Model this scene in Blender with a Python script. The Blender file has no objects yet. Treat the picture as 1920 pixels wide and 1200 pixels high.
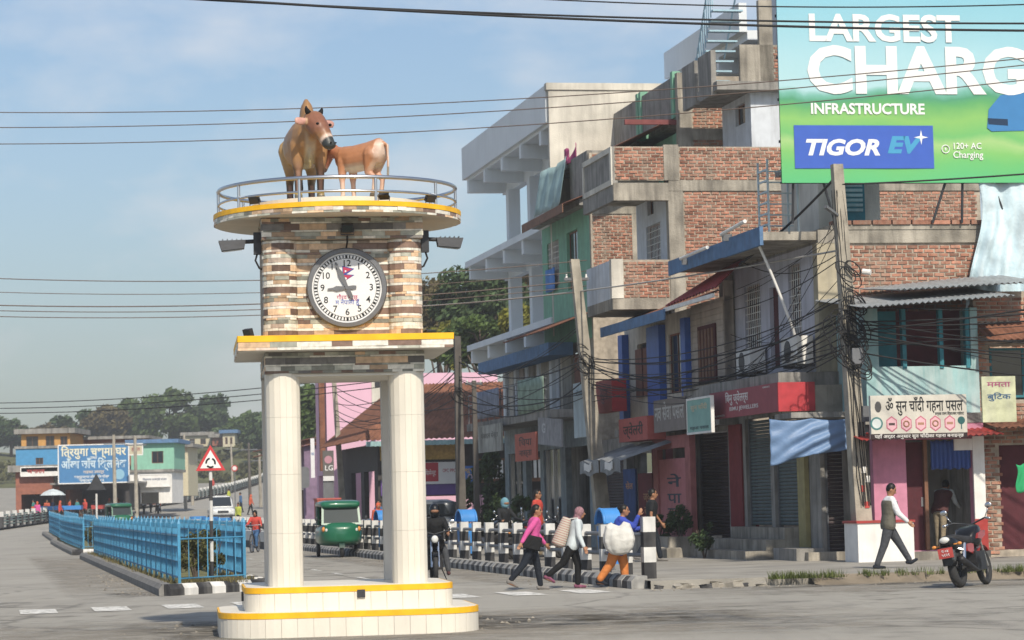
import bpy, bmesh, math, random, re
from mathutils import Vector as V, Matrix, Euler
random.seed(7)
sc = bpy.context.scene
col = sc.collection
rad = math.radians
# ---------------------------------------------------------------- camera
F, CH = 5000.0, 1.65
PIT, ROLL = math.atan(338/5000), rad(1.4)
fwd = V((0, math.cos(PIT), math.sin(PIT)))
_r0, _u0 = V((1, 0, 0)), V((0, -math.sin(PIT), math.cos(PIT)))
CR = _r0*math.cos(ROLL)-_u0*math.sin(ROLL)
CU = _r0*math.sin(ROLL)+_u0*math.cos(ROLL)
CAM = V((0, 0, CH))
cam = bpy.data.cameras.new('camera'); camo = bpy.data.objects.new('camera', cam); col.objects.link(camo)
cam.sensor_width = 36; cam.lens = 36*F/1920; cam.clip_end = 6000; cam.clip_start = .5
mw = Matrix((CR, CU, -fwd)).transposed().to_4x4(); mw.translation = CAM
camo.matrix_world = mw; sc.camera = camo
cam.dof.use_dof = True; cam.dof.focus_distance = 38; cam.dof.aperture_fstop = 5.6
# ---------------------------------------------------------------- light
SUN_AZ, SUN_EL = rad(18), rad(43)          # azimuth measured from -Y towards +X
sdir = V((math.sin(SUN_AZ)*math.cos(SUN_EL), -math.cos(SUN_AZ)*math.cos(SUN_EL), math.sin(SUN_EL)))
wd = bpy.data.worlds.new('World'); sc.world = wd; wd.use_nodes = True
nt = wd.node_tree; N = nt.nodes; L = nt.links
bg = N['Background']; bg.inputs[1].default_value = .108
sky = N.new('ShaderNodeTexSky'); sky.sky_type = 'NISHITA'; sky.sun_disc = False
sky.sun_elevation = SUN_EL; sky.sun_rotation = math.atan2(sdir.x, sdir.y)
sky.air_density = 1.1; sky.dust_density = 1.6; sky.ozone_density = 1.8
tc = N.new('ShaderNodeTexCoord'); mp = N.new('ShaderNodeMapping'); mp.inputs['Scale'].default_value = (1, 1, 2.2)
mp.inputs['Location'].default_value = (5.7, .1, .0)
nz = N.new('ShaderNodeTexNoise'); nz.inputs['Scale'].default_value = 9; nz.inputs['Detail'].default_value = 7; nz.inputs['Roughness'].default_value = .55
rp = N.new('ShaderNodeValToRGB'); rp.color_ramp.elements[0].position = .48; rp.color_ramp.elements[1].position = .68
rp.color_ramp.elements[1].color = (.55, .55, .55, 1)
tint = N.new('ShaderNodeMix'); tint.data_type = 'RGBA'; tint.blend_type = 'MULTIPLY'; tint.inputs[0].default_value = 1
tint.inputs[7].default_value = (.80, .86, .93, 1)
mx = N.new('ShaderNodeMix'); mx.data_type = 'RGBA'; mx.inputs[7].default_value = (6.3, 6.3, 6.45, 1)
L.new(tc.outputs['Generated'], mp.inputs[0]); L.new(mp.outputs[0], nz.inputs[0]); L.new(nz.outputs[0], rp.inputs[0])
L.new(sky.outputs[0], tint.inputs[6]); L.new(tint.outputs[2], mx.inputs[6]); L.new(rp.outputs[0], mx.inputs[0]); L.new(mx.outputs[2], bg.inputs[0])
sl = bpy.data.lights.new('sun', 'SUN'); sl.energy = 3.9; sl.angle = rad(1.0); sl.color = (1, .91, .77)
so = bpy.data.objects.new('sun', sl); col.objects.link(so); so.rotation_euler = sdir.to_track_quat('Z', 'Y').to_euler()
sc.view_settings.view_transform = 'Standard'; sc.view_settings.look = 'None'; sc.view_settings.exposure = .40; sc.view_settings.gamma = 1
# ---------------------------------------------------------------- coordinates
def ray(px, py): return fwd*F+CR*(px-960)+CU*(600-py)
def at(px, py, Y): d = ray(px, py); return CAM+d*(Y/d.y)
A = math.atan(.2)
UX, UY = V((math.sin(A), -math.cos(A), 0)), V((math.cos(A), math.sin(A), 0))   # street frame: x towards camera, y into the buildings
O = V((6.912, 59.741, 0)); RZ = A-math.pi/2
def SW(x, y, z=0): return O+UX*x+UY*y+V((0, 0, z))
def ST(p): q = V(p)-O; return q.dot(UX), q.dot(UY), p[2]
def hz(Y): return 0 if Y < 100 else .00008*(min(Y, 345)-100)**2
# ---------------------------------------------------------------- materials
MATS = {}
def M(name, c, rough=.8, var=.18, sc_=4, bump=.15, metal=0, streak=0, sc2=None, attr=False, rnd=False, dirt=(.10, .09, .08), spec=.3, coat=0, transl=0):
    m = bpy.data.materials.new(name); m.use_nodes = True; t = m.node_tree; n = t.nodes; l = t.links
    b = n['Principled BSDF']; b.inputs['Roughness'].default_value = rough; b.inputs['Metallic'].default_value = metal
    b.inputs['Specular IOR Level'].default_value = spec; b.inputs['Coat Weight'].default_value = coat
    ge = n.new('ShaderNodeNewGeometry')
    na = n.new('ShaderNodeTexNoise'); na.inputs['Scale'].default_value = sc_; na.inputs['Detail'].default_value = 6
    l.new(ge.outputs['Position'], na.inputs['Vector'])
    mx = n.new('ShaderNodeMix'); mx.data_type = 'RGBA'
    mx.inputs[6].default_value = (*[max(0, k*(1-var)) for k in c], 1); mx.inputs[7].default_value = (*[min(1, k*(1+var)) for k in c], 1)
    r = n.new('ShaderNodeMapRange'); r.inputs[1].default_value = .3; r.inputs[2].default_value = .7
    l.new(na.outputs[0], r.inputs[0]); l.new(r.outputs[0], mx.inputs[0])
    out = mx.outputs[2]
    if attr or rnd:
        hs = n.new('ShaderNodeHueSaturation'); l.new(out, hs.inputs['Color'])
        mr = n.new('ShaderNodeMapRange'); mr.inputs[3].default_value = .55; mr.inputs[4].default_value = 1.4
        if attr:
            at_ = n.new('ShaderNodeAttribute'); at_.attribute_name = 'bc'; l.new(at_.outputs['Fac'], mr.inputs[0])
        else:
            oi = n.new('ShaderNodeObjectInfo'); l.new(oi.outputs['Random'], mr.inputs[0])
        l.new(mr.outputs[0], hs.inputs['Value']); out = hs.outputs[0]
    if streak:
        mp_ = n.new('ShaderNodeMapping'); mp_.inputs['Scale'].default_value = (3.2, 3.2, .35)
        l.new(ge.outputs['Position'], mp_.inputs[0])
        ns = n.new('ShaderNodeTexNoise'); ns.inputs['Scale'].default_value = 1.3; ns.inputs['Detail'].default_value = 8; ns.inputs['Roughness'].default_value = .65
        l.new(mp_.outputs[0], ns.inputs['Vector'])
        rr = n.new('ShaderNodeMapRange'); rr.inputs[1].default_value = .45; rr.inputs[2].default_value = .72; rr.inputs[4].default_value = streak
        l.new(ns.outputs[0], rr.inputs[0])
        m2 = n.new('ShaderNodeMix'); m2.data_type = 'RGBA'; m2.inputs[7].default_value = (*dirt, 1)
        l.new(rr.outputs[0], m2.inputs[0]); l.new(out, m2.inputs[6]); out = m2.outputs[2]
    l.new(out, b.inputs['Base Color'])
    if bump:
        nb = n.new('ShaderNodeTexNoise'); nb.inputs['Scale'].default_value = sc2 or sc_*9; nb.inputs['Detail'].default_value = 5
        l.new(ge.outputs['Position'], nb.inputs['Vector'])
        bp = n.new('ShaderNodeBump'); bp.inputs['Strength'].default_value = bump; bp.inputs['Distance'].default_value = .02
        l.new(nb.outputs[0], bp.inputs['Height']); l.new(bp.outputs[0], b.inputs['Normal'])
    if transl:
        tr = n.new('ShaderNodeBsdfTranslucent'); l.new(out, tr.inputs[0])
        ms = n.new('ShaderNodeMixShader'); ms.inputs[0].default_value = transl
        l.new(b.outputs[0], ms.inputs[1]); l.new(tr.outputs[0], ms.inputs[2]); l.new(ms.outputs[0], n['Material Output'].inputs[0])
    MATS[name] = m; return m
def g(name):
    return MATS[name] if isinstance(name, str) else name
def C(hexs):                                      # sRGB hex to linear
    v = [int(hexs[i:i+2], 16)/255 for i in (0, 2, 4)]
    return tuple(x/12.92 if x < .04045 else ((x+.055)/1.055)**2.4 for x in v)
def P(name, hexs, **k):                           # paint: colour given as sRGB hex
    if name not in MATS:
        c = C(hexs); gr = sum(c)/3; M(name, tuple((x*.86+gr*.14)*.74 for x in c), **k)
    return name
def flat(hexs, rough=.55):                        # print inks
    return P('ink_'+hexs, hexs, rough=rough, var=.04, bump=0, spec=.25)
def emis(name, c, s):
    m = bpy.data.materials.new(name); m.use_nodes = True; b = m.node_tree.nodes['Principled BSDF']
    b.inputs['Base Color'].default_value = (*c, 1); b.inputs['Emission Color'].default_value = (*c, 1); b.inputs['Emission Strength'].default_value = s
    MATS[name] = m; return name
def vcol(name, rough=.5, spec=.4, bump=.0, noise=.12):     # colour from the painted vertex attribute
    m = bpy.data.materials.new(name); m.use_nodes = True; t = m.node_tree; n = t.nodes; l = t.links
    b = n['Principled BSDF']; b.inputs['Roughness'].default_value = rough; b.inputs['Specular IOR Level'].default_value = spec
    a = n.new('ShaderNodeAttribute'); a.attribute_name = 'paint'
    tcn = n.new('ShaderNodeTexCoord'); nz_ = n.new('ShaderNodeTexNoise'); nz_.inputs['Scale'].default_value = 9; nz_.inputs['Detail'].default_value = 5
    l.new(tcn.outputs['Object'], nz_.inputs['Vector'])
    mr = n.new('ShaderNodeMapRange'); mr.inputs[1].default_value = .25; mr.inputs[2].default_value = .75; mr.inputs[3].default_value = 1-noise; mr.inputs[4].default_value = 1+noise
    hs = n.new('ShaderNodeHueSaturation'); l.new(nz_.outputs[0], mr.inputs[0]); l.new(mr.outputs[0], hs.inputs['Value'])
    l.new(a.outputs['Color'], hs.inputs['Color']); l.new(hs.outputs[0], b.inputs['Base Color'])
    MATS[name] = m; return name
def glass(name, c=(.02, .025, .03), rough=.08):
    m = bpy.data.materials.new(name); m.use_nodes = True; b = m.node_tree.nodes['Principled BSDF']
    b.inputs['Base Color'].default_value = (*c, 1); b.inputs['Roughness'].default_value = rough; b.inputs['Specular IOR Level'].default_value = .6
    MATS[name] = m; return name
M('asphalt', (.30, .285, .25), .9, .10, .3, .7, sc2=60)
def asphalt_wear(m):
    t = m.node_tree; n = t.nodes; l = t.links; b = n['Principled BSDF']; src = b.inputs['Base Color'].links[0].from_socket; ge = n.new('ShaderNodeNewGeometry')
    def layer(src, tex_scale, map_scale, rot, lo, hi, amount, colr, kind='noise'):
        mp = n.new('ShaderNodeMapping'); mp.inputs['Scale'].default_value = map_scale; mp.inputs['Rotation'].default_value = (0, 0, rot); l.new(ge.outputs['Position'], mp.inputs[0])
        if kind == 'noise':
            x = n.new('ShaderNodeTexNoise'); x.inputs['Scale'].default_value = tex_scale; x.inputs['Detail'].default_value = 7; x.inputs['Roughness'].default_value = .65; o = x.outputs[0]
        else:
            w = n.new('ShaderNodeTexNoise'); w.inputs['Scale'].default_value = 1.3; w.inputs['Detail'].default_value = 4; l.new(mp.outputs[0], w.inputs['Vector'])
            mixv = n.new('ShaderNodeMix'); mixv.data_type = 'VECTOR'; mixv.inputs[0].default_value = .35; l.new(mp.outputs[0], mixv.inputs[4]); l.new(w.outputs['Color'], mixv.inputs[5])
            x = n.new('ShaderNodeTexVoronoi'); x.feature = 'DISTANCE_TO_EDGE'; x.inputs['Scale'].default_value = tex_scale; o = x.outputs['Distance']; mp = mixv
        l.new(mp.outputs[1] if kind != 'noise' else mp.outputs[0], x.inputs['Vector'])
        r = n.new('ShaderNodeMapRange'); r.inputs[1].default_value = lo; r.inputs[2].default_value = hi; r.inputs[4].default_value = amount; l.new(o, r.inputs[0])
        mx = n.new('ShaderNodeMix'); mx.data_type = 'RGBA'; mx.inputs[7].default_value = (*colr, 1); l.new(r.outputs[0], mx.inputs[0]); l.new(src, mx.inputs[6]); return mx.outputs[2]
    src = layer(src, 1.0, (2.2, .12, 1), .2, .5, .75, .35, (.17, .16, .145))        # long tyre smears
    src = layer(src, .9, (.5, .5, 1), 0, .55, .7, .4, (.36, .335, .285))             # pale dust drifts
    src = layer(src, 2.2, (1, 1, 1), 0, .66, .72, .55, (.12, .115, .105))            # oil spots
    src = layer(src, .22, (1, 1, 1), 0, .012, .002, .55, (.11, .105, .095), 'crack')  # cracks
    l.new(src, b.inputs['Base Color'])
asphalt_wear(MATS['asphalt'])
M('walk', (.26, .245, .215), .9, .22, .9, .5, sc2=25)
M('earth', (.20, .165, .12), .95, .35, 1.2, .8, sc2=20)
M('concrete', (.30, .275, .23), .9, .4, 1.6, .6, streak=.9, sc2=25, dirt=(.11, .10, .085))
M('concrete_pale', (.54, .515, .45), .9, .25, .9, .4, streak=.4, sc2=25, dirt=(.2, .19, .17))
M('concrete_dark', (.26, .25, .23), .92, .25, 2, .5, streak=.7, sc2=25, dirt=(.04, .04, .04))
M('mortar', (.38, .33, .265), .95, .25, 6, .6, streak=.4)
M('brick', (.33, .155, .105), .9, .3, 7, .7, rnd=True, streak=.75, dirt=(.30, .25, .195))
M('brick_far', (.33, .155, .105), .9, .3, 7, .7, attr=True, streak=.75, dirt=(.30, .25, .195))
M('cream', (.66, .62, .535), .45, .05, 2, .06, streak=.22, dirt=(.45, .41, .34))
M('grout', (.34, .31, .27), .9, .1)
M('pale_soffit', (.60, .57, .50), .8, .06)
M('yellow', (.78, .42, .015), .5, .12, 5, .05)
M('steel', (.55, .56, .58), .28, .05, 5, 0, metal=1)
M('dark_metal', (.035, .037, .042), .5, .2, 5, .1)
M('grey_metal', (.13, .135, .145), .45, .12, 5, .1)
M('rubber', (.03, .03, .03), .75, .2, 8, .2)
M('chrome', (.6, .6, .6), .2, .02, 5, 0, metal=1)
M('cable', (.018, .018, .019), .7, .1, 5, 0)
M('wire', (.12, .09, .075), .7, .1, 5, 0)
M('wire_pale', (.34, .33, .31), .7, .1, 5, 0)
M('pole', (.33, .30, .245), .9, .25, 3, .5, streak=.5, sc2=30)
M('pole_dark', (.10, .09, .08), .9, .25, 3, .5, streak=.5)
M('white', (.70, .69, .66), .7, .08, 3, .1, streak=.25, dirt=(.35, .32, .28))
M('black', (.022, .022, .024), .7, .3, 5, .15)
M('wood', (.17, .085, .05), .7, .25, 6, .3)
M('rust', (.19, .085, .052), .85, .35, 2.5, .4, streak=.5, dirt=(.09, .04, .025))
M('tin', (.35, .37, .38), .5, .15, 3, .2, metal=.3, streak=.4)
M('soil_grass', (.14, .135, .06), .95, .4, 3, .6)
glass('glass'); glass('glass_tint', (.02, .03, .03)); MATS['glass_tint'].node_tree.nodes['Principled BSDF'].inputs['Specular IOR Level'].default_value = .3
# ---------------------------------------------------------------- mesh helpers
class MB:
    def __init__(s, o=(0, 0, 0)): s.v = []; s.f = []; s.c = []; s.o = o; s.cur = .5
    def add(s, vs, fs):
        n = len(s.v); s.v += [(a[0]-s.o[0], a[1]-s.o[1], a[2]-s.o[2]) for a in vs]; s.f += [tuple(i+n for i in f) for f in fs]; s.c += [s.cur]*len(vs); return s
    def box(s, x0, x1, y0, y1, z0, z1):
        return s.add([(x0, y0, z0), (x1, y0, z0), (x1, y1, z0), (x0, y1, z0), (x0, y0, z1), (x1, y0, z1), (x1, y1, z1), (x0, y1, z1)],
                     [(0, 3, 2, 1), (4, 5, 6, 7), (0, 1, 5, 4), (1, 2, 6, 5), (2, 3, 7, 6), (3, 0, 4, 7)])
    def hexa(s, b, t): return s.add(list(b)+list(t), [(0, 3, 2, 1), (4, 5, 6, 7), (0, 1, 5, 4), (1, 2, 6, 5), (2, 3, 7, 6), (3, 0, 4, 7)])
    def prism(s, poly, z0, z1, ax='z', top=None):
        n = len(poly); q = top or poly
        w = {'z': lambda p, h: (p[0], p[1], h), 'x': lambda p, h: (h, p[0], p[1]), 'y': lambda p, h: (p[0], h, p[1])}[ax]
        return s.add([w(p, z0) for p in poly]+[w(p, z1) for p in q], [tuple(range(n))[::-1], tuple(range(n, 2*n))]+[(i, (i+1) % n, (i+1) % n+n, i+n) for i in range(n)])
    def cyl(s, p, q, r0, r1=None, n=10):
        p, q = V(p), V(q); r1 = r0 if r1 is None else r1; d = (q-p); d = d.normalized() if d.length > 1e-6 else V((0, 0, 1))
        a = d.orthogonal().normalized(); b = d.cross(a); vs = []
        for c_, r in ((p, r0), (q, r1)): vs += [tuple(c_+(a*math.cos(6.28319*i/n)+b*math.sin(6.28319*i/n))*r) for i in range(n)]
        return s.add(vs, [tuple(range(n))[::-1], tuple(range(n, 2*n))]+[(i, (i+1) % n, (i+1) % n+n, i+n) for i in range(n)])
    def tube(s, pts, r, n=6, closed=False):
        pts = [V(p) for p in pts]; m = len(pts); vs = []; a = None
        for i, p in enumerate(pts):
            d = (pts[(i+1) % m]-pts[i-1]) if closed else (pts[min(i+1, m-1)]-pts[max(i-1, 0)])
            d = d.normalized(); a = (d.orthogonal() if a is None else a-d*a.dot(d)).normalized(); b = d.cross(a)
            rr = r[i] if isinstance(r, (list, tuple)) else r
            vs += [tuple(p+(a*math.cos(6.28319*k/n)+b*math.sin(6.28319*k/n))*rr) for k in range(n)]
        fs = []
        for i in range(m if closed else m-1):
            j = (i+1) % m
            fs += [(i*n+k, i*n+(k+1) % n, j*n+(k+1) % n, j*n+k) for k in range(n)]
        if not closed: fs += [tuple(range(n))[::-1], tuple(range((m-1)*n, m*n))]
        return s.add(vs, fs)
    def loft(s, rings):
        n = len(rings[0]); vs = [p for r in rings for p in r]; fs = []
        for i in range(len(rings)-1): fs += [(i*n+k, i*n+(k+1) % n, (i+1)*n+(k+1) % n, (i+1)*n+k) for k in range(n)]
        return s.add(vs, fs+[tuple(range(n))[::-1], tuple(range((len(rings)-1)*n, len(rings)*n))])
    def ell(s, c, r, n=12, m=8, mat=None):
        rings = []
        for j in range(m+1):
            t = math.pi*(j+.02 if j == 0 else j-.02 if j == m else j)/m
            rings.append([V((r[0]*math.sin(t)*math.cos(6.28319*i/n), r[1]*math.sin(t)*math.sin(6.28319*i/n), -r[2]*math.cos(t))) for i in range(n)])
        rings = [[tuple(V(c)+((mat @ p) if mat else p)) for p in q] for q in rings]
        return s.loft(rings)
    def cone(s, p, q, r0, r1, n=10):                # capsule with round ends
        s.cyl(p, q, r0, r1, n); s.ell(p, (r0,)*3, n, 6); s.ell(q, (r1,)*3, n, 6); return s
    def sheet(s, fn, nu, nv, wrap=False):
        vs = [tuple(fn(i/nu, j/nv)) for j in range(nv+1) for i in range(nu+1)]
        return s.add(vs, [(j*(nu+1)+i, j*(nu+1)+i+1, (j+1)*(nu+1)+i+1, (j+1)*(nu+1)+i) for j in range(nv) for i in range(nu)])
    def torus(s, c, R, r, ax, n=20, m=8, sq=1):
        c = V(c); ax = V(ax).normalized(); a = ax.orthogonal().normalized(); b = ax.cross(a)
        vs = [tuple(c+(a*math.cos(6.28319*i/n)+b*math.sin(6.28319*i/n))*(R+r*math.cos(6.28319*k/m))+ax*(r*sq*math.sin(6.28319*k/m))) for i in range(n) for k in range(m)]
        return s.add(vs, [(i*m+k, ((i+1) % n)*m+k, ((i+1) % n)*m+(k+1) % m, i*m+(k+1) % m) for i in range(n) for k in range(m)])
    def mesh(s, name, smooth=False, attr=False):
        me = bpy.data.meshes.new(name); me.from_pydata(s.v, [], s.f)
        if smooth: me.shade_smooth() if smooth is True else me.set_sharp_from_angle(angle=smooth)
        if smooth and smooth is not True: pass
        if attr:
            at_ = me.attributes.new('bc', 'FLOAT', 'POINT'); at_.data.foreach_set('value', s.c)
        me.update(); return me
    def build(s, name, mat, parent=None, loc=None, rot=None, smooth=False, attr=False):
        me = s.mesh(name, smooth, attr); return put(name, me, mat, parent, loc, rot)
def put(name, me, mat=None, parent=None, loc=None, rot=None):
    ob = bpy.data.objects.new(name, me); col.objects.link(ob)
    if mat is not None and not me.materials: me.materials.append(g(mat))
    if parent: ob.parent = parent
    if loc is not None: ob.location = loc
    if rot is not None: ob.rotation_euler = rot
    return ob
def tag(o, label=None, cat=None, group=None, kind=None):
    if label: o['label'] = label
    if cat: o['category'] = cat
    if group: o['group'] = group
    if kind: o['kind'] = kind
    return o
def T(name, label, cat, o=(0, 0, 0), rot=0, group=None, world=False):
    """an Empty at a thing's base; o in street coordinates unless world"""
    e = bpy.data.objects.new(name, None); col.objects.link(e); e.empty_display_size = .1
    e.location = V(o) if world else SW(*o); e.rotation_euler = (0, 0, rot if world else RZ+rot)
    return tag(e, label, cat, group)
def copy_tree(o, parent=None):
    c = o.copy(); col.objects.link(c); c.parent = parent
    for ch in list(o.children): copy_tree(ch, c)
    return c
def clean(me):
    bm = bmesh.new(); bm.from_mesh(me); bmesh.ops.recalc_face_normals(bm, faces=bm.faces); bm.to_mesh(me); bm.free()
TXT = []
def text(s, size, mat, parent, loc, rot=(math.pi/2, 0, 0), width=None, bold=0, shear=0, align='CENTER', name='lettering', ext=.002, space=1):
    s = re.sub('((?:[क-ह]़?्)*[क-ह]़?)ि', 'ि\\1', s)       # glyphs in drawing order
    cu = bpy.data.curves.new(name, 'FONT'); cu.body = s; cu.size = size; cu.align_x = align; cu.align_y = 'CENTER'; cu.extrude = ext; cu.offset = bold*size; cu.shear = shear
    cu.space_character = space; cu.resolution_u = 3
    cu.materials.append(g(mat))
    ob = bpy.data.objects.new(name, cu); col.objects.link(ob); ob.parent = parent; ob.location = loc; ob.rotation_euler = rot
    if width: TXT.append((ob, width))
    return ob
FRONT = (math.pi/2, 0, 0); SIDE = (math.pi/2, 0, math.pi/2)
def wall(mb, ax, d0, d1, a0, a1, z0, z1, holes=()):
    """wall slab with rectangular openings. ax 'y': plane normal y (a = x); ax 'x': plane normal x (a = y)"""
    xs = sorted({a0, a1, *[h[0] for h in holes], *[h[1] for h in holes]}); xs = [x for x in xs if a0 <= x <= a1]
    for p, q in zip(xs, xs[1:]):
        m = (p+q)/2; hs = sorted((h[2], h[3]) for h in holes if h[0] < m < h[1]); z = z0
        for b, t in hs+[(z1, z1)]:
            if b > z+1e-4: mb.box(p, q, d0, d1, z, b) if ax == 'y' else mb.box(d0, d1, p, q, z, b)
            z = max(z, t)
    return mb
TS = bpy.data.scenes.new('workbench')          # empty side scene, removed at the end
def remesh(mb, name, voxel=.012, smooth=3):
    me = mb.mesh(name); ob = bpy.data.objects.new('tmp', me); TS.collection.objects.link(ob)
    m = ob.modifiers.new('r', 'REMESH'); m.mode = 'VOXEL'; m.voxel_size = voxel; m.use_smooth_shade = True
    if smooth:
        m = ob.modifiers.new('s', 'SMOOTH'); m.factor = .5; m.iterations = smooth
    vl = TS.view_layers[0]; vl.update(); dg = vl.depsgraph
    out = bpy.data.meshes.new_from_object(ob.evaluated_get(dg)); out.name = name
    bpy.data.objects.remove(ob); bpy.data.meshes.remove(me); return out
def paint(me, fn):
    a = me.color_attributes.new('paint', 'FLOAT_COLOR', 'POINT'); buf = []
    for v in me.vertices: buf += [*fn(v.co, v.normal), 1]
    a.data.foreach_set('color', buf)
# ================================================================ setting
def struct(o): o['kind'] = 'structure'; return o
mb = MB(); ys = [-40, 0, 20, 40, 60, 80, 100]+[100+12*i for i in range(1, 20)]+[345, 420, 520, 700, 880]
xs = [-600, -400, -200, -100, -60, -40, -20, 0, 20, 40, 60, 100, 200, 400, 600]
mb.add([(x, y, hz(y)) for y in ys for x in xs], [(j*15+i, j*15+i+1, (j+1)*15+i+1, (j+1)*15+i) for j in range(len(ys)-1) for i in range(14)])
struct(mb.build('ground', 'asphalt', smooth=True))
# dust lying on the asphalt along the kerbs and round the tower
m = M('dusty', (.27, .245, .205), .95, .2, .6, .5, sc2=25)
n_ = m.node_tree.nodes; l_ = m.node_tree.links
def fade(m, lo, hi, scl, edge=True):
    n_ = m.node_tree.nodes; l_ = m.node_tree.links
    tr = n_.new('ShaderNodeBsdfTransparent'); ms = n_.new('ShaderNodeMixShader'); nz = n_.new('ShaderNodeTexNoise'); nz.inputs['Scale'].default_value = scl; nz.inputs['Detail'].default_value = 8; nz.inputs['Roughness'].default_value = .7
    ge = n_.new('ShaderNodeNewGeometry'); l_.new(ge.outputs['Position'], nz.inputs['Vector'])
    mr = n_.new('ShaderNodeMapRange'); mr.inputs[1].default_value = lo; mr.inputs[2].default_value = hi; l_.new(nz.outputs[0], mr.inputs[0])
    at_ = n_.new('ShaderNodeAttribute'); at_.attribute_name = 'bc'; mu = n_.new('ShaderNodeMath'); mu.operation = 'MULTIPLY'; l_.new(mr.outputs[0], mu.inputs[0]); l_.new(at_.outputs['Fac'], mu.inputs[1])
    l_.new((mu if edge else mr).outputs[0], ms.inputs[0]); l_.new(tr.outputs[0], ms.inputs[1]); l_.new(n_['Principled BSDF'].outputs[0], ms.inputs[2]); l_.new(ms.outputs[0], n_['Material Output'].inputs[0])
fade(m, .35, .65, 1.1)
def patch_sheet(name, mat, rects):
    mb = MB()
    for x0, x1, y0, y1 in rects:
        nx, ny = 16, 10; base = len(mb.v)
        for j in range(ny+1):
            for i in range(nx+1):
                mb.cur = min(1, 4*min(i, nx-i)/nx, 4*min(j, ny-j)/ny); mb.add([(x0+(x1-x0)*i/nx, y0+(y1-y0)*j/ny, .004)], [])
        mb.f += [(base+j*(nx+1)+i, base+j*(nx+1)+i+1, base+(j+1)*(nx+1)+i+1, base+(j+1)*(nx+1)+i) for j in range(ny) for i in range(nx)]
    return struct(mb.build(name, mat, loc=SW(0, 0), rot=(0, 0, RZ), attr=True))
patch_sheet('road_dust', m, [(-45, 11, -8.6, -6.6), (11.0, 15.5, -8, 14), (17, 27, -20, -6), (-45, 8, -17, -14.8)])
M('tar_patch', (.19, .18, .16), .9, .1, 1.5, .4); fade(MATS['tar_patch'], .52, .75, .8)
patch_sheet('tar_patches', 'tar_patch', [(4, 20, -26, -14), (-30, 10, -12.8, -8.0), (13, 30, -10, 6)])
M('grey_sand', (.20, .18, .145), .95, .25, 2, .6); fade(MATS['grey_sand'], .40, .62, 1.6)
patch_sheet('sand_drift', 'grey_sand', [(19.5, 23.5, -12.6, -7.5), (18, 24, -17, -10.5), (10.8, 12.2, -7, 8), (3, 6.5, -16.2, -15.1)])
# grit lying along kerbs and round the tower
mb = MB(); random.seed(15)
for k in range(420):
    zone = k % 4
    if zone == 0: x, y = random.uniform(-20, 10), -7.1-abs(random.gauss(0, .35))
    elif zone == 1: x, y = 10.9+abs(random.gauss(0, .6)), random.uniform(-7, 6)
    elif zone == 2: a = random.uniform(0, 6.28); r = 2.0+abs(random.gauss(0, .5)); x, y = 21.2+r*math.cos(a), -13.6+r*math.sin(a)
    else: x, y = random.uniform(-12, 6), -15.3-abs(random.gauss(0, .35))
    s_ = random.uniform(.012, .045); mb.cur = random.random()
    mb.add([(x-s_, y-s_*.6, 0), (x+s_*.8, y-s_, 0), (x+s_, y+s_*.7, 0), (x-s_*.6, y+s_, 0), (x+random.uniform(-.3, .3)*s_, y, s_*.8)], [(0, 1, 4), (1, 2, 4), (2, 3, 4), (3, 0, 4)])
tag(mb.build('grit', M('grit', (.17, .155, .13), .95, .3, 9, 0, attr=True), loc=SW(0, 0), rot=(0, 0, RZ), attr=True), 'loose stones and grit scattered along the kerbs', 'grit', kind='stuff')
# worn zebra bars
M('road_paint', (.62, .61, .57), .8, .12, 3, .2); fade(MATS['road_paint'], .36, .52, 5, False)
for i in range(14):
    mb = MB(); y = -23.6+i*1.2; d = -.18*i
    mb.box(-.95, .95, -.3, .3, 0, .001)
    o = mb.build('crossing_stripe', 'road_paint', loc=SW(13.1+d, y, .008), rot=(0, 0, RZ)); struct(o)
for i in range(12):
    mb = MB(); mb.box(-.8, .8, -.06, .06, 0, .001); struct(mb.build('lane_dash', 'road_paint', loc=SW(-2-i*4.2, -10.2, .008), rot=(0, 0, RZ)))
# ---- pavement on the right with its kerb
mb = MB()
xs_ = [10.6, 8, 4, 0, -10, -20, -30, -40]+[-40-8*i for i in range(1, 14)]
def zst(x, y): return hz((O+UX*x+UY*y).y)
rows = []
for x in xs_: rows.append([(x, -6.75, zst(x, -6.7)+.15), (x, 16, zst(x, -6.7)+.16)])
mb.add([p for r in rows for p in r], [(2*i, 2*i+1, 2*i+3, 2*i+2) for i in range(len(rows)-1)])
mb.add([(10.6, -6.75, 0), (10.6, 16, 0), (10.6, 16, .16), (10.6, -6.75, .15)], [(0, 1, 2, 3)])
struct(mb.build('pavement', 'walk', loc=SW(0, 0), rot=(0, 0, RZ)))
M('kerb_white', (.30, .295, .28), .85, .3, 6, .3, streak=.6, dirt=(.08, .08, .078)); M('kerb_black', (.05, .05, .052), .85, .3, 6, .3, streak=.4, dirt=(.16, .15, .14))
kb = T('kerb', None, None); struct(kb)
def stone(w, l, h, name='kerb_stone'):
    m_ = MB(); m_.loft([[(-l/2, -w/2, -.02), (l/2, -w/2, -.02), (l/2, w/2, -.02), (-l/2, w/2, -.02)], [(-l/2, -w/2, h*.6), (l/2, -w/2, h*.6), (l/2, w/2, h*.6), (-l/2, w/2, h*.6)], [(-l/2, -w*.22, h), (l/2, -w*.22, h), (l/2, w/2, h), (-l/2, w/2, h)]]); return m_.mesh(name)
kw = stone(.30, .345, .23); kw.materials.append(g('kerb_white')); kk = stone(.30, .345, .22); kk.materials.append(g('kerb_black'))
i = 0; x = 10.0
while x > -72:
    o = put('kerb_stone', kk if i % 2 else kw, None, kb, (x, -6.86+random.uniform(-.01, .01), zst(x, -6.8)), (random.uniform(-.02, .02), 0, random.uniform(-.01, .01))); x -= .35; i += 1
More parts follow.
